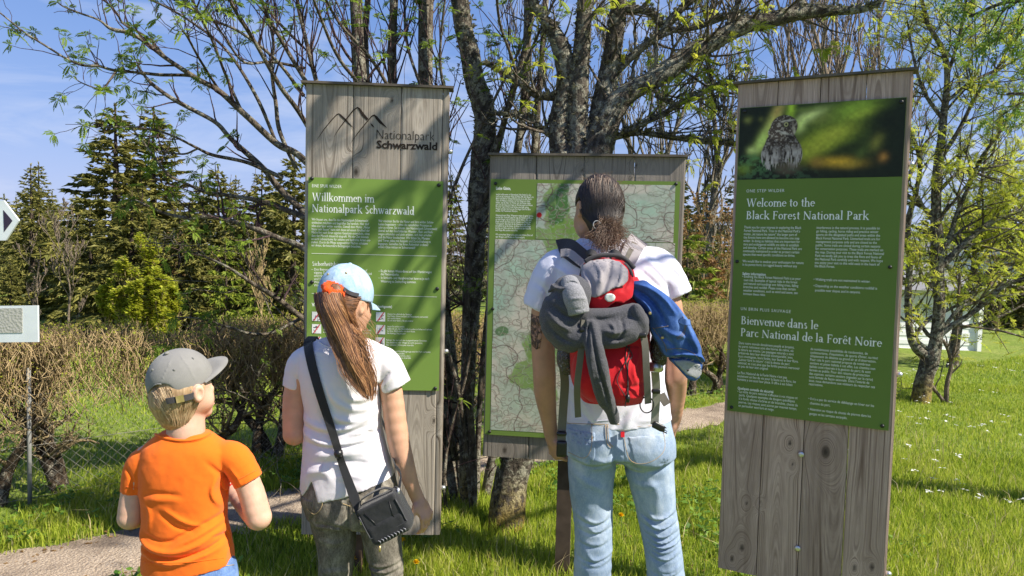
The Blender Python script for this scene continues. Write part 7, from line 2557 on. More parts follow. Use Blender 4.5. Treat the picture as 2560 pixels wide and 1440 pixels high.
# ---- many-stemmed rowan behind the German board, arching to the left
base = G(1160, 1300)
tb = thing('rowan_bush', 'many stemmed rowan with purple twigs arching left over the sky behind the German board', 'tree', (base[0], base[1], 0))
w = Wood(2)
Q = []
trunk = lambda L, Y, n=9, rg=.2, f=.8: Q.append(w.limb(px([(a, b, c * f, Y) for a, b, c in L]), n, rg))
trunk([(1172, 1330, 20), (1166, 1100, 18), (1172, 900, 20), (1183, 700, 24), (1196, 520, 27), (1206, 400, 27), (1214, 330, 28), (1210, 280, 27), (1186, 200, 25), (1165, 100, 25), (1150, 0, 24), (1135, -150, 22)], 4.25, 12, .24, 1)
w.build('unused', B_LICH, tb, 5, 'lichen_stem', B_LICH); w.thick = MB()
trunk([(1185, 1310, 13), (1180, 1100, 12), (1165, 850, 12), (1180, 600, 12), (1230, 420, 11), (1275, 250, 10), (1320, 90, 9), (1345, -40, 8)], 4.2)
trunk([(1155, 1320, 14), (1148, 1150, 13), (1120, 900, 14), (1080, 600, 16), (1062, 300, 17), (1058, 120, 17), (1062, -80, 15)], 4.4)
trunk([(1160, 1320, 12), (1140, 1000, 13), (1098, 600, 13), (1076, 300, 12), (1072, 100, 12), (1078, -80, 10)], 4.45)
trunk([(1150, 1320, 13), (1110, 1000, 14), (1030, 600, 15), (988, 300, 15), (980, 150, 14), (985, 0, 13), (990, -120, 12)], 4.4)
trunk([(1148, 1320, 14), (1090, 1000, 16), (980, 600, 18), (915, 300, 20), (898, 150, 19), (890, 0, 18), (882, -120, 16)], 4.3)
trunk([(1150, 1320, 12), (1095, 980, 13), (990, 600, 14), (927, 280, 12), (912, 120, 11), (920, 0, 10), (935, -120, 9)], 4.5)
trunk([(1190, 1320, 9), (1200, 1000, 9), (1230, 700, 9), (1290, 400, 12), (1310, 250, 12), (1318, 100, 13), (1322, -60, 12)], 4.4, 8)
trunk([(1195, 1330, 16), (1225, 1180, 15), (1262, 1000, 12), (1300, 700, 10), (1335, 380, 10), (1350, 200, 9), (1365, 0, 8)], 4.45, 8)
trunk([(1180, 1290, 7), (1150, 1000, 7), (1105, 830, 7), (1088, 700, 7), (1110, 560, 6), (1150, 430, 5), (1230, 260, 5), (1300, 120, 4), (1350, -20, 4)], 4.1, 7)
trunk([(1120, 1310, 6), (1110, 1200, 6), (1125, 1080, 5), (1160, 960, 5), (1190, 800, 4)], 4.1, 6)
ARCH = [
    [(1140, 1150, 14), (1050, 800, 15), (900, 560, 15), (760, 400, 13), (693, 360, 12), (613, 287, 11), (547, 227, 10), (493, 197, 9), (417, 147, 8), (360, 103, 7), (320, 82, 7), (277, 72, 6), (247, 50, 4), (200, 33, 3.4), (160, 17, 2.6), (143, 5, 2)],
    [(1130, 1150, 13), (1000, 830, 14), (850, 620, 13), (707, 480, 12), (660, 423, 11), (580, 350, 9), (540, 307, 8), (467, 267, 8), (420, 240, 7), (377, 207, 6), (353, 177, 4), (343, 163, 3)],
    [(520, 212, 6), (480, 190, 6), (400, 187, 6), (353, 182, 5.5), (283, 175, 5), (247, 165, 5), (207, 163, 4.5), (167, 147, 4), (123, 120, 3.5), (60, 80, 3), (0, 32, 2.4), (-30, 12, 2)],
    [(707, 445, 8), (620, 407, 7), (533, 388, 6), (493, 370, 5), (433, 340, 4.5), (383, 325, 4), (337, 318, 3.5), (267, 317, 3), (208, 313, 2)],
    [(1120, 1100, 12), (950, 720, 12), (820, 570, 11), (760, 543, 11), (693, 517, 10), (650, 502, 9), (567, 488, 7), (517, 480, 6), (467, 460, 5), (417, 433, 5), (367, 367, 4), (330, 320, 3)],
    [(1110, 1120, 12), (900, 720, 12), (760, 622, 12), (700, 597, 10), (650, 577, 10), (580, 553, 9), (520, 542, 8), (483, 547, 7), (417, 535, 5), (367, 513, 4), (337, 500, 3)],
    [(1130, 1200, 11), (950, 950, 11), (753, 793, 10), (683, 740, 9), (633, 710, 7), (567, 667, 5), (500, 637, 4), (467, 627, 3)],
    [(755, 795, 6), (683, 830, 6), (633, 835, 5.5), (567, 817, 4.5), (500, 797, 3.5), (437, 793, 2.5)],
    [(493, 372, 4), (460, 385, 3.5), (413, 380, 3), (375, 370, 2.4)],
    [(290, 178, 4), (275, 200, 3.5), (262, 217, 3), (245, 222, 2.6), (200, 205, 2), (185, 190, 1.6)],
    [(1000, 760, 12), (860, 480, 11), (760, 300, 9), (700, 215, 8), (640, 110, 7), (590, 30, 6), (560, -30, 5)],
    [(1010, 740, 11), (880, 440, 10), (790, 250, 8), (720, 130, 7), (670, 40, 6), (640, -40, 5)],
    [(740, 420, 8), (700, 330, 8), (690, 260, 7), (680, 180, 6), (683, 100, 5), (660, 20, 4), (640, -30, 4)],
    [(600, 270, 6), (565, 190, 5), (530, 100, 5), (490, 20, 4), (470, -30, 4)],
    [(547, 225, 5), (500, 150, 4.5), (470, 95, 4), (455, 75, 3)],
    [(420, 150, 5), (370, 95, 4), (310, 60, 4), (290, 30, 3.5), (240, -20, 3)],
    [(690, 355, 6), (640, 240, 6), (570, 130, 5), (500, 70, 4.5), (420, 20, 4), (330, -20, 3)],
    [(760, 240, 7), (690, 150, 6), (600, 80, 5), (520, 45, 4.5), (440, 0, 4), (400, -20, 4)],
    [(760, 170, 6), (680, 155, 5), (610, 155, 4.5), (560, 90, 4), (520, 30, 3.5)],
    [(760, 120, 5), (700, 60, 5), (650, 0, 4), (630, -40, 4)],
    [(840, 380, 9), (790, 200, 8), (760, 80, 7), (735, -40, 6)],
    [(1060, 600, 9), (960, 300, 7), (850, 150, 6), (800, 40, 5), (770, -40, 5)],
    [(1080, 500, 8), (1000, 280, 7), (930, 150, 6), (850, 60, 5), (800, -30, 4)],
    [(1100, 500, 7), (1080, 300, 6), (1020, 120, 5), (1010, -30, 4)],
    [(1110, 480, 7), (1120, 300, 6), (1100, 150, 5), (1115, -30, 4)],
    [(1190, 480, 8), (1250, 330, 7), (1290, 200, 6), (1250, 60, 5), (1240, -40, 5)],
    [(1200, 500, 7), (1260, 300, 6), (1330, 120, 5), (1400, -30, 4)],
]
for k, L in enumerate(ARCH):
    y0, y1 = 4.3 + .1 * math.sin(k * 2.1), 3.9 + .5 * math.sin(k * 1.7)
    m_ = len(L)
    q = w.limb(px([(a, b, c * .7, y0 + (y1 - y0) * i / (m_ - 1)) for i, (a, b, c) in enumerate(L)]), 7, .12)
    if k < 10:
        w.sprout(q[len(q) // (4 if k in (0, 1, 4, 5, 6) else 8):], 17 if k in (0, 1, 2, 4, 5) else 9, .27, .5, 1, .25, (0, 2), .12, 1, .85, tipf=.72, mid=0, wob=.2)
    else:
        w.sprout(q, 13, .46, .45, 1, .45, (1, 2), .3, 1, .7, tipf=.6, mid=0, wob=.14)
    w.tips.append((q[-1, :3], nrm(q[-1, :3] - q[-3, :3]), 0))
for q in Q[1:]: w.sprout(q, 12, .7, .25, 1, .6, (1, 2), .35, 1, .75, tipf=.55)
for q in Q[1:]: w.sprout(q, 5, .35, .3, 1, .2, (1, 2), .1, .5, .9, tipf=.12)
w.build('branches', B_TWIG, tb, 5, 'stems', B_MID)
lichen_tufts('lichen', [Q[0]], 330, .022, M_LICH, tb, 6)
tufts('foliage', w.tips, .047, L_YOUNG, tb, 4, (5, 8))

# ---- the dark, dense twigs of the same bush right behind the board edge (a second bush further back)
base = G(740, 1165)
t = thing('bare_bush', 'dark tangled leafless bush between the hedge and the left edge of the German board', 'bush', (-1.2, 5.6, 0))
w = Wood(15)
for k in range(9):
    a = w.r.uniform(-1.0, 1.0)
    w.twig(np.array([-1.15 + .25 * w.r.normal(), 5.6 + .2 * w.r.normal(), 0]), nrm(np.array([a * .8 - .25, w.r.normal() * .4, 1.0])), w.r.uniform(1.2, 2.0), .010, 3, .15, (3, 5), 9, .2, 0, .8, 0, .0018, .14)
w.build('branches', B_MID, t, 4)
tufts('foliage', w.tips[:150], .045, L_YOUNG, t, 7, (3, 5), PIN3)

# ---- young rowan on the lawn to the right
base = G(2303, 1003)
tr_ = thing('rowan_tree', 'slender forked tree with fresh yellow green leaves on the lawn right of the boards', 'tree', (base[0], base[1], 0))
YR = base[1]
w = Wood(3)
Q = []
add = lambda L, n=9, rg=.2, Y=YR: Q.append(w.limb(px([(a, b, c * .82) for a, b, c in L], Y), n, rg))
add([(2300, 1020, 32), (2305, 985, 27), (2312, 940, 25), (2325, 895, 26), (2340, 850, 19), (2348, 760, 17), (2343, 680, 17), (2342, 600, 19), (2340, 520, 14), (2345, 430, 14), (2358, 300, 11), (2368, 200, 9), (2360, 130, 8), (2320, 60, 6), (2300, -20, 5)], 10)
add([(2322, 895, 17), (2290, 868, 14), (2275, 830, 11), (2270, 740, 10), (2275, 640, 9), (2270, 560, 9), (2290, 480, 8), (2300, 400, 7), (2275, 320, 5), (2260, 230, 4)])
add([(2348, 668, 12), (2380, 640, 10), (2420, 600, 9), (2470, 560, 8), (2540, 530, 6), (2620, 500, 4)])
add([(2345, 640, 9), (2375, 590, 8), (2390, 540, 7), (2420, 470, 6), (2450, 400, 5), (2500, 330, 4), (2560, 240, 3)])
add([(2338, 850, 10), (2370, 820, 9), (2420, 790, 9), (2470, 750, 8), (2515, 712, 7), (2580, 690, 5)])
add([(2340, 845, 6), (2400, 770, 6), (2450, 755, 5), (2500, 740, 4), (2600, 735, 3)])
add([(2330, 880, 7), (2290, 845, 6), (2320, 800, 6), (2360, 780, 5), (2430, 745, 4)])
add([(2342, 560, 7), (2310, 520, 6), (2280, 470, 5), (2240, 440, 4)])
add([(2350, 400, 7), (2400, 320, 6), (2440, 240, 5), (2500, 160, 4), (2540, 60, 3)])
add([(2358, 300, 6), (2310, 230, 5), (2285, 150, 4), (2270, 60, 3)])
add([(2365, 200, 6), (2390, 120, 5), (2410, 40, 4), (2420, -40, 3)])
add([(2345, 480, 6), (2400, 430, 5), (2470, 420, 4), (2560, 400, 3)])
add([(2342, 720, 6), (2300, 700, 5), (2260, 710, 4), (2210, 700, 3)])
add([(2360, 260, 5), (2420, 210, 5), (2480, 180, 4), (2560, 140, 3)])
for k, q in enumerate(Q): w.sprout(q, 19 if k not in (4, 5, 6) else 8, .95, .45, 1, .22, (2, 4), .22, 1, .95, tipf=.9, mid=1, rmin=.003)
w.build('branches', B_MID, tr_, 4, 'trunk', B_LICH)
tufts('foliage', w.tips, .07, L_BRIGHT, tr_, 8, (5, 8), PIN3, .92, .1)
# two thin shoots and a second stem beside it
t = thing('sapling', 'thin forked sapling standing at the foot of the lawn tree', 'sapling', (*G(2365, 1004)[:2], 0))
w = Wood(4)
Ys = G(2365, 1004)[1]
for L in ([(2365, 1006, 6), (2368, 960, 6), (2378, 915, 5), (2372, 880, 4), (2358, 850, 4)], [(2360, 1003, 5), (2345, 985, 4), (2325, 955, 4), (2318, 925, 3)], [(2376, 915, 4), (2390, 850, 4), (2395, 760, 3), (2400, 680, 3)]):
    q = w.limb(px(L, Ys), 7, .15)
    w.sprout(q, 5, .4, .6, 1, .3, (1, 2), .3, 1, .8, tipf=.6, rmin=.003)
w.build('branches', B_BARE, t, 4, 'stem', B_BARE)
tufts('foliage', w.tips, .11, L_BRIGHT, t, 9, (3, 5), PIN3)
base = G(2385, 920)
t = thing('rowan_tree', 'second lawn tree further back in front of the white shed wall', 'tree', (base[0], base[1], 0))
w = Wood(5)
Q = []
add([(2380, 935, 17), (2385, 880, 15), (2393, 820, 13), (2402, 760, 10), (2430, 690, 8), (2440, 600, 7), (2450, 480, 5), (2470, 360, 4)], 8, .2, base[1])
add([(2398, 780, 7), (2440, 720, 6), (2500, 660, 5), (2570, 600, 4)], 8, .2, base[1])
add([(2440, 620, 6), (2500, 560, 5), (2560, 500, 4), (2620, 420, 4)], 8, .2, base[1])
add([(2410, 740, 6), (2380, 680, 5), (2330, 640, 4), (2280, 620, 3)], 8, .2, base[1])
for q in Q: w.sprout(q, 24, 1.3, .5, 1, .15, (2, 4), .2, 1, .95, tipf=.9, mid=1, rmin=.004)
w.build('branches', B_MID, t, 4, 'trunk', B_MID)
tufts('foliage', w.tips, .105, L_BRIGHT, t, 10, (5, 8), PIN3, .92, .1)

# ---- the tree outside the right edge whose boughs hang into the frame and shade the boards
t = thing('rowan_tree', 'deep green tree at the right edge with boughs hanging into the top corner', 'tree', (4.1, 4.3, 0))
w = Wood(6)
Q = [w.limb(np.array([[4.1, 4.3, -.1, .11], [4.05, 4.25, 1.2, .10], [4.12, 4.2, 2.4, .09], [4.0, 4.1, 3.6, .075], [3.9, 3.9, 5.0, .05], [3.9, 3.8, 6.2, .02]]), 12, .2)]
for L in ([[4.08, 4.2, 2.6, .05], [3.6, 4.6, 3.1, .03], [3.3, 5.0, 3.25, .016], [3.1, 5.2, 3.2, .008]], [[4.1, 4.2, 2.2, .04], [3.75, 4.9, 2.6, .02], [3.6, 5.5, 2.75, .01]],
          [[4.0, 4.1, 3.4, .05], [3.2, 3.6, 3.9, .035], [2.3, 3.1, 4.2, .025], [1.4, 2.7, 4.35, .016], [.6, 2.4, 4.5, .008]],
          [[3.95, 4.0, 4.0, .05], [3.1, 3.9, 4.6, .03], [2.2, 3.5, 4.9, .02], [1.3, 3.2, 5.2, .01]],
          [[4.0, 4.1, 3.0, .04], [3.5, 3.2, 3.4, .03], [3.0, 2.4, 3.6, .02], [2.4, 1.7, 3.8, .01]],
          [[3.95, 3.95, 4.4, .04], [3.3, 3.0, 4.8, .03], [2.6, 2.2, 5.1, .02], [1.9, 1.5, 5.3, .01]]):
    Q.append(w.limb(np.array(L), 8, .2))
_s = lambda x, y, t: S1.pt(*S1.uv(x, y), 0) + SUN * t  # unseen boughs added along the sun direction to stripe the German board
for L, rr in (([(1135, 290), (1060, 400), (960, 520), (830, 690)], .036), ([(860, 215), (800, 300), (740, 380)], .03), ([(1115, 470), (1060, 560), (985, 690), (930, 800)], .03), ([(1120, 560), (1090, 640), (1030, 780), (960, 900)], .022), ([(1010, 240), (930, 350), (840, 440), (750, 560)], .018), ([(1125, 760), (1060, 870), (1000, 950)], .018)):
    n_ = len(L)
    q = [_s(x, y, 3.1 + .35 * i) for i, (x, y) in enumerate(L)]
    Q.append(w.limb(np.array([[2.9, 3.3, 4.05, rr * 1.3], [*(q[0] * .6 + np.array([2.6, 3.2, 4.2]) * .4), rr * 1.1]] + [[*p, rr * (1 - .5 * i / n_)] for i, p in enumerate(q)]), 7, .2))
    w.sprout(Q[-1], 4, .4, .5, 0, .1, (1, 2), .3, 1, .8, tipf=.3)
    Q.pop()
for q in Q[1:3]: w.sprout(q, 26, .5, .4, 1, .05, (2, 3), .25, 1, .9, tipf=.95, mid=1)
for q in Q[3:]: w.sprout(q, 15, .7, .4, 1, .1, (1, 3), .15, 1, .9, tipf=.4)
w.build('branches', B_MID, t, 4, 'trunk', B_LICH)
tufts('foliage', w.tips, .07, L_DEEP, t, 11, (3, 5), PIN3)

# dry leaves and pale straw on the ground
r_ = np.random.default_rng(95)
lp = np.column_stack([r_.uniform(-2.4, 2.6, 3000), r_.uniform(2.9, 6.2, 3000)])
lp = lp[visible(lp[:, 0], lp[:, 1]) & (fbm(lp[:, 0] * 1.3, lp[:, 1] * 1.3, 0, 3, 21) > .5) & (r_.random(3000) < .6)]
leafcards('leaf_litter', np.column_stack([lp, gz(lp[:, 0], lp[:, 1]) + .012]), .026, L_DRY, 96, .12, 'dry brown leaves and bits lying in the grass and on the path', 'leaf litter', per=2)
blades('dry_stalks', 5000, (-2.2, 3.6), (3.0, 6.5), .17, .0035, leafmat('straw', (.34, .25, .12), (.62, .52, .30), .3), 97, keep=lambda x, y: side(x, y) < .4, lean=.8, dens=lambda x, y: .35 + 0 * x, lab='pale dry stalks standing among the green grass', cat='dry grass')
# ------------------------------------------------------------------ hedge, fence
def hedge_shrub(seed, dense=1.0):
    w = Wood(seed)
    R = w.r
    for k in range(R.integers(2, 4)):
        a = R.uniform(-.5, .5)
        b = np.array([R.normal(0, .07), R.normal(0, .05), -.03])
        q = w.limb(np.array([[*b, .04], [b[0] + a * .15, b[1] + R.normal(0, .04), .16, .032], [b[0] + a * .42, b[1] + R.normal(0, .08), .36, .025], [b[0] + a * .75, b[1] + R.normal(0, .12), .6, .014], [b[0] + a * .85, R.normal(0, .15), .82, .006]]), 8, .3, 5)
        w.sprout(q, int(17 * dense), .36, .5, 2, .45, (3, 5), .28, .95, 1.0, m=6, tipf=.6, rmin=.0022, wob=.3, side=(0, 0, .5))
        w.sprout(q, int(26 * dense), .26, .4, 2, .9, (3, 5), .6, 1, .9, m=6, tipf=.6, rmin=.0022, wob=.26)
    for m_, L in w.b.items():       # the shears: nothing grows above the clipped top
        w.b[m_] = [(p, r) for p, r in L if p[:, 2].max() < .95]
    return w


B_HT = barkmat('hedge_twig_bark', (.13, .095, .05), (.46, .36, .2), (.5, .44, .32), .15)
protos = []
for s_ in range(4):
    w = hedge_shrub(50 + s_)
    t = thing('hedge_shrub', 'x', 'shrub', (0, 0, 0), 'clipped hedge along the wire fence')
    w.build('twigs', B_HT, t, 4, 'trunk', B_HEDGE)
    # short upright shoots forming the clipped top, and a few dry buds
    R = np.random.default_rng(80 + s_)
    n = 1700
    b = np.column_stack([R.uniform(-.42, .42, n), R.normal(0, .17, n), 0.92 - .42 * R.random(n) ** 1.7])
    d = nrm(np.column_stack([R.normal(0, .45, n), R.normal(0, .45, n), np.full(n, 1.0)]))
    L = np.minimum(R.uniform(.06, .2, n), R.uniform(.93, 1.0, n) - b[:, 2])
    p = b[:, None] + d[:, None] * (np.linspace(0, 1, 3)[None, :, None] * L[:, None, None])
    p[:, 1] += R.normal(0, .012, (n, 3))
    V, F = tubes(p, np.tile([.0024, .0019, .0011], (n, 1)), 3)
    obj('shoots', V, F, B_BROWN, t)
    leafcards('buds', p[::2, 2], .016, L_BUSH, 90 + s_, .8, None, None, 2, t, None)
    protos.append(t)
HL = ['gnarled hedge shrub at the far left below the white panel, trunk nearest the camera', 'hedge shrub left of the gap where the meadow shows through the fence', 'hedge shrub directly behind the cap of the boy', 'twiggy hedge shrub right of the boy in the grey cap', 'hedge shrub with a stout double trunk just left of the girl']
spots = [-.15, .22, .95, 1.42, 1.85, 2.2, 2.65, 3.1, 3.6, 4.1, 4.6, 5.1, 5.55, 6.0, 6.4, -.55, -.95]
for k, s_ in enumerate(spots):
    p = HA + HDIR * s_ + HNRM * (.12 + .05 * math.sin(k * 3))
    pr = protos[k % 4]
    o = pr if k < 4 else None
    if o is None:
        o = pr.copy(); C.objects.link(o)
        for ch in pr.children:
            c = ch.copy(); C.objects.link(c); c.parent = o
    o.location = (p[0], p[1], gz(p[0], p[1]))
    o.rotation_euler = (0, 0, math.atan2(HDIR[1], HDIR[0]) + (k // 4) * 3.1416 + .15 * math.sin(k * 5))
    o.scale = (1.0, 1.0, 1 + .04 * math.sin(k * 2.3))
    o['label'] = HL[k] if k < 5 else ('bare clipped hedge shrub behind the boards, one of those hidden by the signs' if k < 12 else ('clipped brown hedge shrub seen in the gap between the man and the owl board' if k < 15 else 'clipped hedge shrub cut off by the left edge of the frame'))
# chain-link fence
t = thing('wire_fence', 'rusty chain link fence running along the hedge with sagging top wire', 'fence', (HA[0], HA[1], 0))
M_wire = simple('galvanised_wire', (.26, .24, .20), .6, .4, metal=.3, bump=0)
L_ = 6.2; Hf = .62; s0 = -1.3
mb = MB()
cell = .062
segs = []
nz = int(Hf / cell * 2)
k0 = int((L_ - s0) / cell)
for sg in (1, -1):
    for k in range(-nz, k0 + nz):
        a = s0 + k * cell
        # a diagonal wire from bottom to top
        z = np.linspace(.03, Hf, 5)
        u = a + sg * (z - .03)
        if u.min() < s0 or u.max() > L_: continue
        xy = HA + np.outer(u, HDIR) + HNRM * (sg * .0012 + .012 * np.sin(u * 3)[:, None])
        segs.append(np.column_stack([xy, z + gz(xy[:, 0], xy[:, 1]) + .015 * np.sin(u * 2.2)]))
V, F = tubes(np.array(segs), np.full((len(segs), 5), .0011), 3)
obj('mesh', V, F, M_wire, t)
for z in (.03, .33, Hf):
    u = np.linspace(s0, L_, 60)
    xy = HA + np.outer(u, HDIR)
    mb = MB(); mb.tube(np.column_stack([xy, z + gz(xy[:, 0], xy[:, 1]) + .015 * np.sin(u * 2.2)]), .0017, 5)
    mb.build('tension_wire', M_wire, t)
for u in (.05, 2.45, 4.9):
    xy = HA + HDIR * u
    mb = MB(); mb.tube([(*xy, -.1), (*xy, .4), (*xy, .78)], .012, 8); mb.build('post', simple('grey_fence_post', (.25, .25, .24), .7, .3), t)

# ------------------------------------------------------------------ spruces
def spruce_geo(H, R_, seed, whorls=26, dens=1.0, sz=.34, tip=0.0):
    r = np.random.default_rng(seed)
    tw = [(np.array([[0, 0, -1.5], [0, 0, H * .3], [.03, 0, H * .6], [0, .02, H * .85], [0, 0, H]]), np.array([.022, .018, .012, .005, .002]) * H)]
    Ps, Ds, Ls = [], [], []
    for k in range(whorls):
        t = .02 + .96 * (k + r.uniform(-.5, .5)) / whorls
        z = H * t
        nb = r.integers(3, 6)
        a0 = r.uniform(0, 6.28)
        for j in range(nb):
            a = a0 + j * 6.283 / nb + r.normal(0, .3)
            L = R_ * (1 - t) ** .8 * r.uniform(.55, 1.2) + .12
            rise = .28 * (t - .25)
            m = 6
            s = np.linspace(0, 1, m)
            rad = L * s
            zz = z + L * (rise * s - .42 * (1 - t * .6) * s ** 2 + .22 * s ** 3)
            p = np.column_stack([np.cos(a) * rad, np.sin(a) * rad, zz])
            tw.append((p[[0, 1, 2, 4, 5]], np.linspace(.010, .002, 5) * (L / R_ + .3) * H * .16))
            n = max(4, int(24 * dens * L / R_ * R_ / 2.2))
            for q in range(n):
                f = r.uniform(.12, 1.0) ** .75
                i = min(int(f * (m - 1)), m - 2); g = f * (m - 1) - i
                b = p[i] * (1 - g) + p[i + 1] * g
                T = nrm(p[i + 1] - p[i])
                sd = np.array([-T[1], T[0], 0]) * r.choice([-1, 1])
                d = nrm(T * r.uniform(.2, .9) + sd * r.uniform(.1, .9) + np.array([0, 0, r.uniform(-.75, .12)]))
                Ps.append(b); Ds.append(d); Ls.append(sz * 1.2 * r.uniform(.5, 1.3) * (.55 + .6 * L / R_))
    for k in range(10):
        Ps.append(np.array([0, 0, H * r.uniform(.95, 1.0)])); Ds.append(nrm(np.array([r.normal(0, .4), r.normal(0, .4), 1]))); Ls.append(sz * .6)
    P_, D_, L_s = np.array(Ps), np.array(Ds), np.array(Ls)[:, None]
    n = len(P_)
    # each spray: a spindle of needles made of three crossed, jagged blades
    u = nrm(np.cross(D_, r.normal(size=(n, 3))))
    w = np.cross(D_, u)
    wd = .2
    V = []
    for ax in (u, w):
        V += [P_ - D_ * L_s * .05, P_ + D_ * L_s * .35 + ax * L_s * wd, P_ + D_ * L_s * .62 + ax * L_s * wd * .35, P_ + D_ * L_s, P_ + D_ * L_s * .55 - ax * L_s * wd * .4, P_ + D_ * L_s * .28 - ax * L_s * wd]
    V = np.stack(V, 1)
    F = (np.arange(n)[:, None, None] * 12 + np.array([[0, 1, 2, 5], [2, 3, 4, 5], [6, 7, 8, 11], [8, 9, 10, 11]])[None]).reshape(-1, 4)
    A = np.repeat(np.clip(r.normal(.42, .24, n) + tip, 0, 1), 12)
    Vt, Ft = tubes([x[0] for x in tw], [x[1] for x in tw], 5)
    return (V.reshape(-1, 3), F, A), (Vt, Ft)


SPR = {}
for nm, args, mat in (('tall', (12, 3.1, 1, 62, 1.7, .40), N_DARK), ('broad', (9, 3.2, 2, 46, 1.7, .42), N_DARK), ('slim', (11, 2.2, 3, 56, 1.6, .34), N_DARK), ('young', (2.6, .85, 4, 18, 3.0, .17, .1), N_BRIGHT), ('far', (12, 2.6, 5, 36, 1.0, .6), N_HAZY)):
    (V, F, A), (Vt, Ft) = spruce_geo(*args)
    SPR[nm] = (meshdata('needles', V, F, mat, attrs={'rnd': A}), meshdata('trunk', Vt, Ft, B_SPR), args[0])


def spruce(kind, pxx, top, Y, label, zb=None, group='spruces of the forest edge', rot=0.0, wide=1.0):
    nd, tk, H = SPR[kind]
    tp = P(pxx, top, Y)
    z0 = float(gz(tp[0], Y)) if zb is None else zb
    s = (tp[2] - z0) / H
    t = thing('spruce_tree', label, 'tree', (tp[0], Y, z0), group)
    t.rotation_euler = (0, 0, rot)
    t.scale = (s * wide, s * wide, s)
    for nm, me in (('crown', nd), ('trunk', tk)):
        o = bpy.data.objects.new(nm, me); C.objects.link(o); o.parent = t
    return t


spruce('tall', 288, 258, 18.0, 'tallest dark spruce left of the boards, its tip right of the small cloud', rot=.3, wide=1.35)
spruce('tall', 384, 266, 19.2, 'tall dark spruce with a slim tip, right neighbour of the tallest one', rot=2.1, wide=1.2)
spruce('slim', 77, 410, 20.4, 'thin twin topped spruce at the far left, left half', rot=1.0, wide=1.1)
spruce('slim', 97, 406, 21.6, 'thin twin topped spruce at the far left, right half', rot=2.5, wide=1.1)
spruce('broad', 545, 415, 18.0, 'spruce with a blunt top seen through the arching purple twigs', rot=.7)
spruce('slim', 590, 440, 19.8, 'pale olive spruce between the arching twigs, second from the German board', rot=1.7)
spruce('broad', 655, 425, 16.2, 'broad spruce just left of the German board', rot=2.9)
spruce('broad', 735, 385, 14.4, 'dark spruce touching the left edge of the German board', rot=.2)
spruce('broad', 330, 470, 14.4, 'broad drooping spruce low in front of the two tallest ones', rot=4.0, wide=1.25)
spruce('broad', 450, 520, 13.8, 'low dark spruce behind the yellow green bush', rot=5.2, wide=1.3)
spruce('broad', 225, 520, 16.2, 'dark spruce behind the bare pale shrub at the left', rot=1.2)
spruce('young', 1722, 560, 9.6, 'bright green young spruce in the gap between map board and owl board', rot=.4, group='young spruces')
spruce('young', 565, 600, 13, 'young yellow green spruce above the hedge left of the German board', rot=1.4, group='young spruces', wide=.8)
spruce('young', 640, 690, 12.5, 'low young spruce above the hedge, close to the German board', rot=3.4, group='young spruces')
spruce('young', 1800, 600, 13, 'half hidden young spruce beside the left edge of the owl board', rot=2.4, group='young spruces')
spruce('broad', 25, 640, 15, 'small dark green spruce at the left edge between arrow plate and white panel', rot=.9, wide=.8)
r_ = np.random.default_rng(77)
for k, (x, y, Y) in enumerate([(-60, 500, 34), (10, 487, 50), (40, 495, 55), (130, 480, 46), (160, 500, 52), (190, 480, 44), (240, 470, 48), (440, 470, 50), (500, 455, 46), (690, 470, 48), (800, 430, 50), (1130, 440, 30), (1240, 430, 34), (1700, 420, 30), (1770, 440, 34), (1840, 430, 32), (1900, 420, 34)]):
    spruce('far', x, y, Y, 'hazy spruce in the distant row behind the meadow' if k < 11 else 'spruce of the far wood behind the boards', rot=k * 1.3, group='far spruces left of the German board' if k < 11 else 'far spruces behind the boards')
for k, (x, y, Y) in enumerate([(2250, 560, 24), (2330, 520, 26), (2400, 540, 22), (2470, 520, 24), (2545, 500, 22), (2620, 520, 20), (2500, 650, 17), (2580, 640, 16.5), (2440, 660, 19)]):
    spruce('broad', x, y, Y, 'dark spruce at the far end of the lawn beside the white shed', rot=k * 1.9, group='spruces behind the lawn')

# ------------------------------------------------------------------ bare trees and bushes
def bare_geo(H, seed, n0=5, up=.35, fan=.5, depth=3, kids=(4, 6), rmin=.006, wob=.1, r0=.05, tipf=.1):
    w = Wood(seed)
    R = w.r
    q = w.limb(np.array([[0, 0, -1, r0 * 1.2], [0, 0, H * .2, r0], [.05 * H * R.normal() * .5, 0, H * .5, r0 * .6], [.05 * H * R.normal(), .02 * H, H * .8, r0 * .25], [.05 * H * R.normal(), 0, H, r0 * .1]]), 7, .15)
    w.sprout(q, n0, H * .42, .55, depth, up, kids, .12, .98, fan, 8, tipf, 1 if tipf > .5 else 0, None, 0, rmin, wob)
    return w


def bare(name, label, pxx, base_y, Y, H, seed, mat, cat='tree', group=None, zb=None, leaves=None, leaf_size=.1, **kw):
    b = P(pxx, base_y, Y)
    z0 = float(gz(b[0], Y)) if zb is None else zb
    t = thing(name, label, cat, (b[0], Y, z0), group)
    w = bare_geo(H, seed, **kw)
    off = np.array([b[0], Y, z0])
    w.thick.V = [v + off for v in w.thick.V]
    for m_ in w.b: w.b[m_] = [(p + off, r) for p, r in w.b[m_]]
    w.build('branches', mat, t, 3, 'trunk', mat)
    if leaves:
        tips = [(p + off, d, k) for p, d, k in w.tips]
        pts = np.array([x[0] for x in tips])
        leafcards('foliage', pts, leaf_size, leaves, seed, .7, None, None, 6, t, None)
    return t


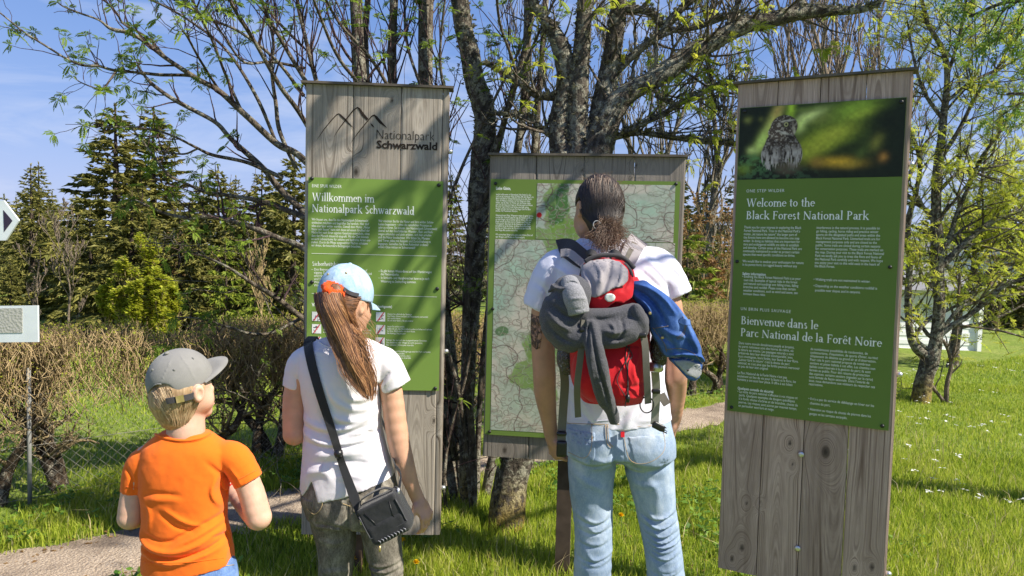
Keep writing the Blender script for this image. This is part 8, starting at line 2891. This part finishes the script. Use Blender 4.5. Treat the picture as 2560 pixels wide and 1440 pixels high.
bg_grp = 'bare beeches behind the boards'
for k, (x, Y, H, s_) in enumerate([(1930, 26, 14.0, 1), (2010, 24, 13.0, 2), (2090, 27, 14.0, 3), (2170, 25, 12.0, 4), (1660, 22, 8.5, 5), (1770, 20, 8.0, 6), (1560, 26, 10.5, 7), (1350, 26, 9.5, 8)]):
    lab = ['tall bare beech with brush like twigs above the left part of the owl board', 'tall bare beech above the middle of the owl board', 'tall bare beech above the right half of the owl board', 'bare beech at the right end above the owl board', 'bare tree above the right end of the map board', 'dark bare tree in the gap between map board and owl board', 'bare tree far behind the forked lichen tree', 'bare tree behind the left end of the map board'][k]
    bare('bare_tree', lab, x, 640, Y, H, 200 + s_, B_BARE if k < 4 else B_MID, group=bg_grp, n0=20, up=.55, fan=.5, depth=3, kids=(3, 5), rmin=.011, r0=.14, wob=.13)
bare('bare_shrub', 'pale bare shrub with upright stems above the hedge at the left', 172, 900, 12.5, 2.1, 301, B_BARE, 'shrub', 'bare shrubs at the meadow edge', n0=16, up=.5, fan=.55, kids=(3, 4), rmin=.005, r0=.02)
bare('bare_shrub', 'thin bare shrub left of the pale one, above the white panel', 95, 900, 12.8, 1.5, 302, B_BARE, 'shrub', 'bare shrubs at the meadow edge', n0=14, up=.5, fan=.6, kids=(2, 4), rmin=.005, r0=.014)
bare('bare_shrub', 'brown bare shrub between the yellow green bush and the German board', 655, 900, 11.5, 1.4, 303, B_BROWN, 'shrub', 'bare shrubs at the meadow edge', n0=26, up=.6, fan=.5, kids=(3, 4), rmin=.004, r0=.012)
bare('bare_shrub', 'reddish dry shrub behind the yellow green bush', 430, 900, 15, 1.7, 304, B_BROWN, 'shrub', 'bare shrubs at the meadow edge', n0=18, up=.4, fan=.6, kids=(3, 4), rmin=.004, r0=.02, leaves=L_DRY, leaf_size=.06)
for k, (x, Y, H) in enumerate([(310, 12.0, 1.15), (368, 12.2, 1.4), (268, 12.4, .85), (430, 12.3, .9), (340, 11.8, .8), (395, 11.9, .95)]):
    bare('leafy_bush', ['yellow green bush in young leaf above the hedge, left half', 'tallest stem of the yellow green bush above the cap of the boy', 'low left edge of the yellow green bush', 'loose right edge of the yellow green bush', 'low front of the yellow green bush', 'dense right half of the yellow green bush'][k], x, 900, Y, H, 310 + k, B_BROWN, 'bush', 'yellow green bushes above the hedge', n0=24, up=.65, fan=.65, depth=2, kids=(3, 4), rmin=.004, r0=.012, leaves=L_BUSH, leaf_size=.055, tipf=1)
for k, (x, Y, H) in enumerate([(1740, 12, 1.9), (1810, 12.5, 2.1), (1690, 13, 2.0), (1860, 13, 1.9), (1780, 11, 1.2)]):
    bare('dry_bush', ['brown bush with dry leaves behind the young spruce', 'brown bush with dry leaves at the left edge of the owl board', 'brown dry bush at the right edge of the map board', 'brown dry bush hidden mostly by the owl board', 'low brown bush above the clipped hedge, between the two right boards'][k], x, 900, Y, H, 330 + k, B_BROWN, 'bush', 'dry bushes behind the boards', n0=16, up=.4, fan=.7, depth=2, kids=(3, 5), rmin=.004, r0=.018, leaves=L_DRY, leaf_size=.06, tipf=.5)
for k, (x, Y, H) in enumerate([(2560, 15.2, 1.5), (2490, 15.5, 1.4)]):
    bare('dry_bush', ['brown undergrowth bush at the dark wood edge, cut by the right frame edge', 'brown undergrowth bush right of the white shed'][k], x, 880, Y, H, 340 + k, B_BROWN, 'bush', 'undergrowth at the wood edge', n0=14, up=.3, fan=.8, depth=2, kids=(3, 4), rmin=.005, r0=.025, leaves=L_DRY, leaf_size=.09)
# dark far wood behind everything as one mass
wv, wf_, wa, b_ = [], [], [], 0
nv, nf, na = [], [], []
me = SPR['far'][0]
V0 = np.zeros(len(me.vertices) * 3, np.float32); me.vertices.foreach_get('co', V0); V0 = V0.reshape(-1, 3)
F0 = np.zeros(len(me.loops), np.int32); me.loops.foreach_get('vertex_index', F0); F0 = F0.reshape(-1, 4)
A0 = np.zeros(len(V0), np.float32); me.attributes['rnd'].data.foreach_get('value', A0)
for k in range(46):
    Y = r_.uniform(50, 75); X = r_.uniform(-52, 60)
    z0 = float(gz(X, Y)) - .5
    target = 1.53 + (r_.uniform(60, 125) + (40 if X > 8 else 0)) / FPX * Y
    s = (target - z0) / 12
    a = r_.uniform(0, 6.28)
    Rz = np.array([[math.cos(a), -math.sin(a), 0], [math.sin(a), math.cos(a), 0], [0, 0, 1]])
    wv.append((V0 * (1.35, 1.35, 1)) @ Rz.T * s + (X, Y, z0)); wf_.append(F0 + b_); wa.append(A0); b_ += len(V0)
tag(obj('far_forest', np.vstack(wv), np.vstack(wf_), N_HAZY, attrs={'rnd': np.concatenate(wa)}), 'hazy spruce forest closing the horizon behind meadow and lawn', 'forest', kind='stuff')

# ------------------------------------------------------------------ white shed and house behind the lawn
M_clap = simple('white_cladding', (.84, .85, .86), .6, .3, var=.05, scale=4, bump=.05)
M_plinth = simple('grey_plinth', (.25, .26, .25), .9, .2)
M_roof = simple('grey_roof', (.2, .2, .21), .8, .2)


def clad_house(label, pl, pr, py_base, Y, eave, depth, ridge, n):
    a, b = P(pl, py_base, Y), P(pr, py_base, Y)
    z0 = gz(b[0], Y) - .05
    t = thing('shed' if ridge is None else 'house', label, 'shed' if ridge is None else 'house', ((a[0] + b[0]) / 2, Y, float(z0)))
    mb = MB()
    h = (eave - z0) / n
    for k in range(n):          # overlapping boards
        for (c, sx, sy) in ((((a[0] + b[0]) / 2, Y + .012), b[0] - a[0], .024), ((a[0] + .012, Y + depth / 2), .024, depth), ((b[0] - .012, Y + depth / 2), .024, depth)):
            mb.box((c[0], c[1] + (.008 * (k % 2)), z0 + (k + .5) * h), sx - .002 * k, sy, h * .985)
    mb.build('wall', M_clap, t, smooth=False)
    mb = MB(); mb.box(((a[0] + b[0]) / 2, Y + depth / 2, z0 + eave / 2 - .1), b[0] - a[0] - .08, depth - .08, eave - z0 - .1)
    mb.build('inner_wall', M_clap, t, smooth=False)
    for x in (a[0], b[0]):
        mb = MB(); mb.box((x, Y - .01, (eave + z0) / 2), .07, .07, eave - z0); mb.build('corner_trim', M_clap, t, smooth=False)
    rz = ridge or eave + .45
    V = [(a[0] - .15, Y - .2, eave), (b[0] + .15, Y - .2, eave), (b[0] + .15, Y + depth + .2, eave), (a[0] - .15, Y + depth + .2, eave)]
    if ridge is None:
        V += [(a[0] - .15, Y + depth / 2, rz), (b[0] + .15, Y + depth / 2, rz)]
        obj('roof', V, [[0, 1, 5, 4], [2, 3, 4, 5], [0, 4, 3], [1, 2, 5], [3, 2, 1, 0]], M_roof, t, smooth=False)
    else:
        mx_ = (a[0] + b[0]) / 2
        V += [(mx_, Y - .2, rz), (mx_, Y + depth + .2, rz)]
        obj('roof', V, [[0, 4, 5, 3], [1, 2, 5, 4], [2, 3, 5], [3, 2, 1, 0]], M_roof, t, smooth=False)
        obj('gable', [(a[0], Y, eave + .01), (b[0], Y, eave + .01), (mx_, Y, rz - .08), (a[0], Y + .05, eave + .01), (b[0], Y + .05, eave + .01), (mx_, Y + .05, rz - .08)], [[0, 1, 2], [5, 4, 3], [0, 3, 4, 1], [1, 4, 5, 2], [2, 5, 3, 0]], M_clap, t, smooth=False)
    return t


clad_house('low white shed with horizontal cladding behind the lawn tree', 2150, 2443, 885, 12.4, 1.0, 2.5, None, 15)
clad_house('white gabled house far behind the leaves right of the owl board', 2300, 2600, 700, 21, 1.6, 5, 2.05, 18)
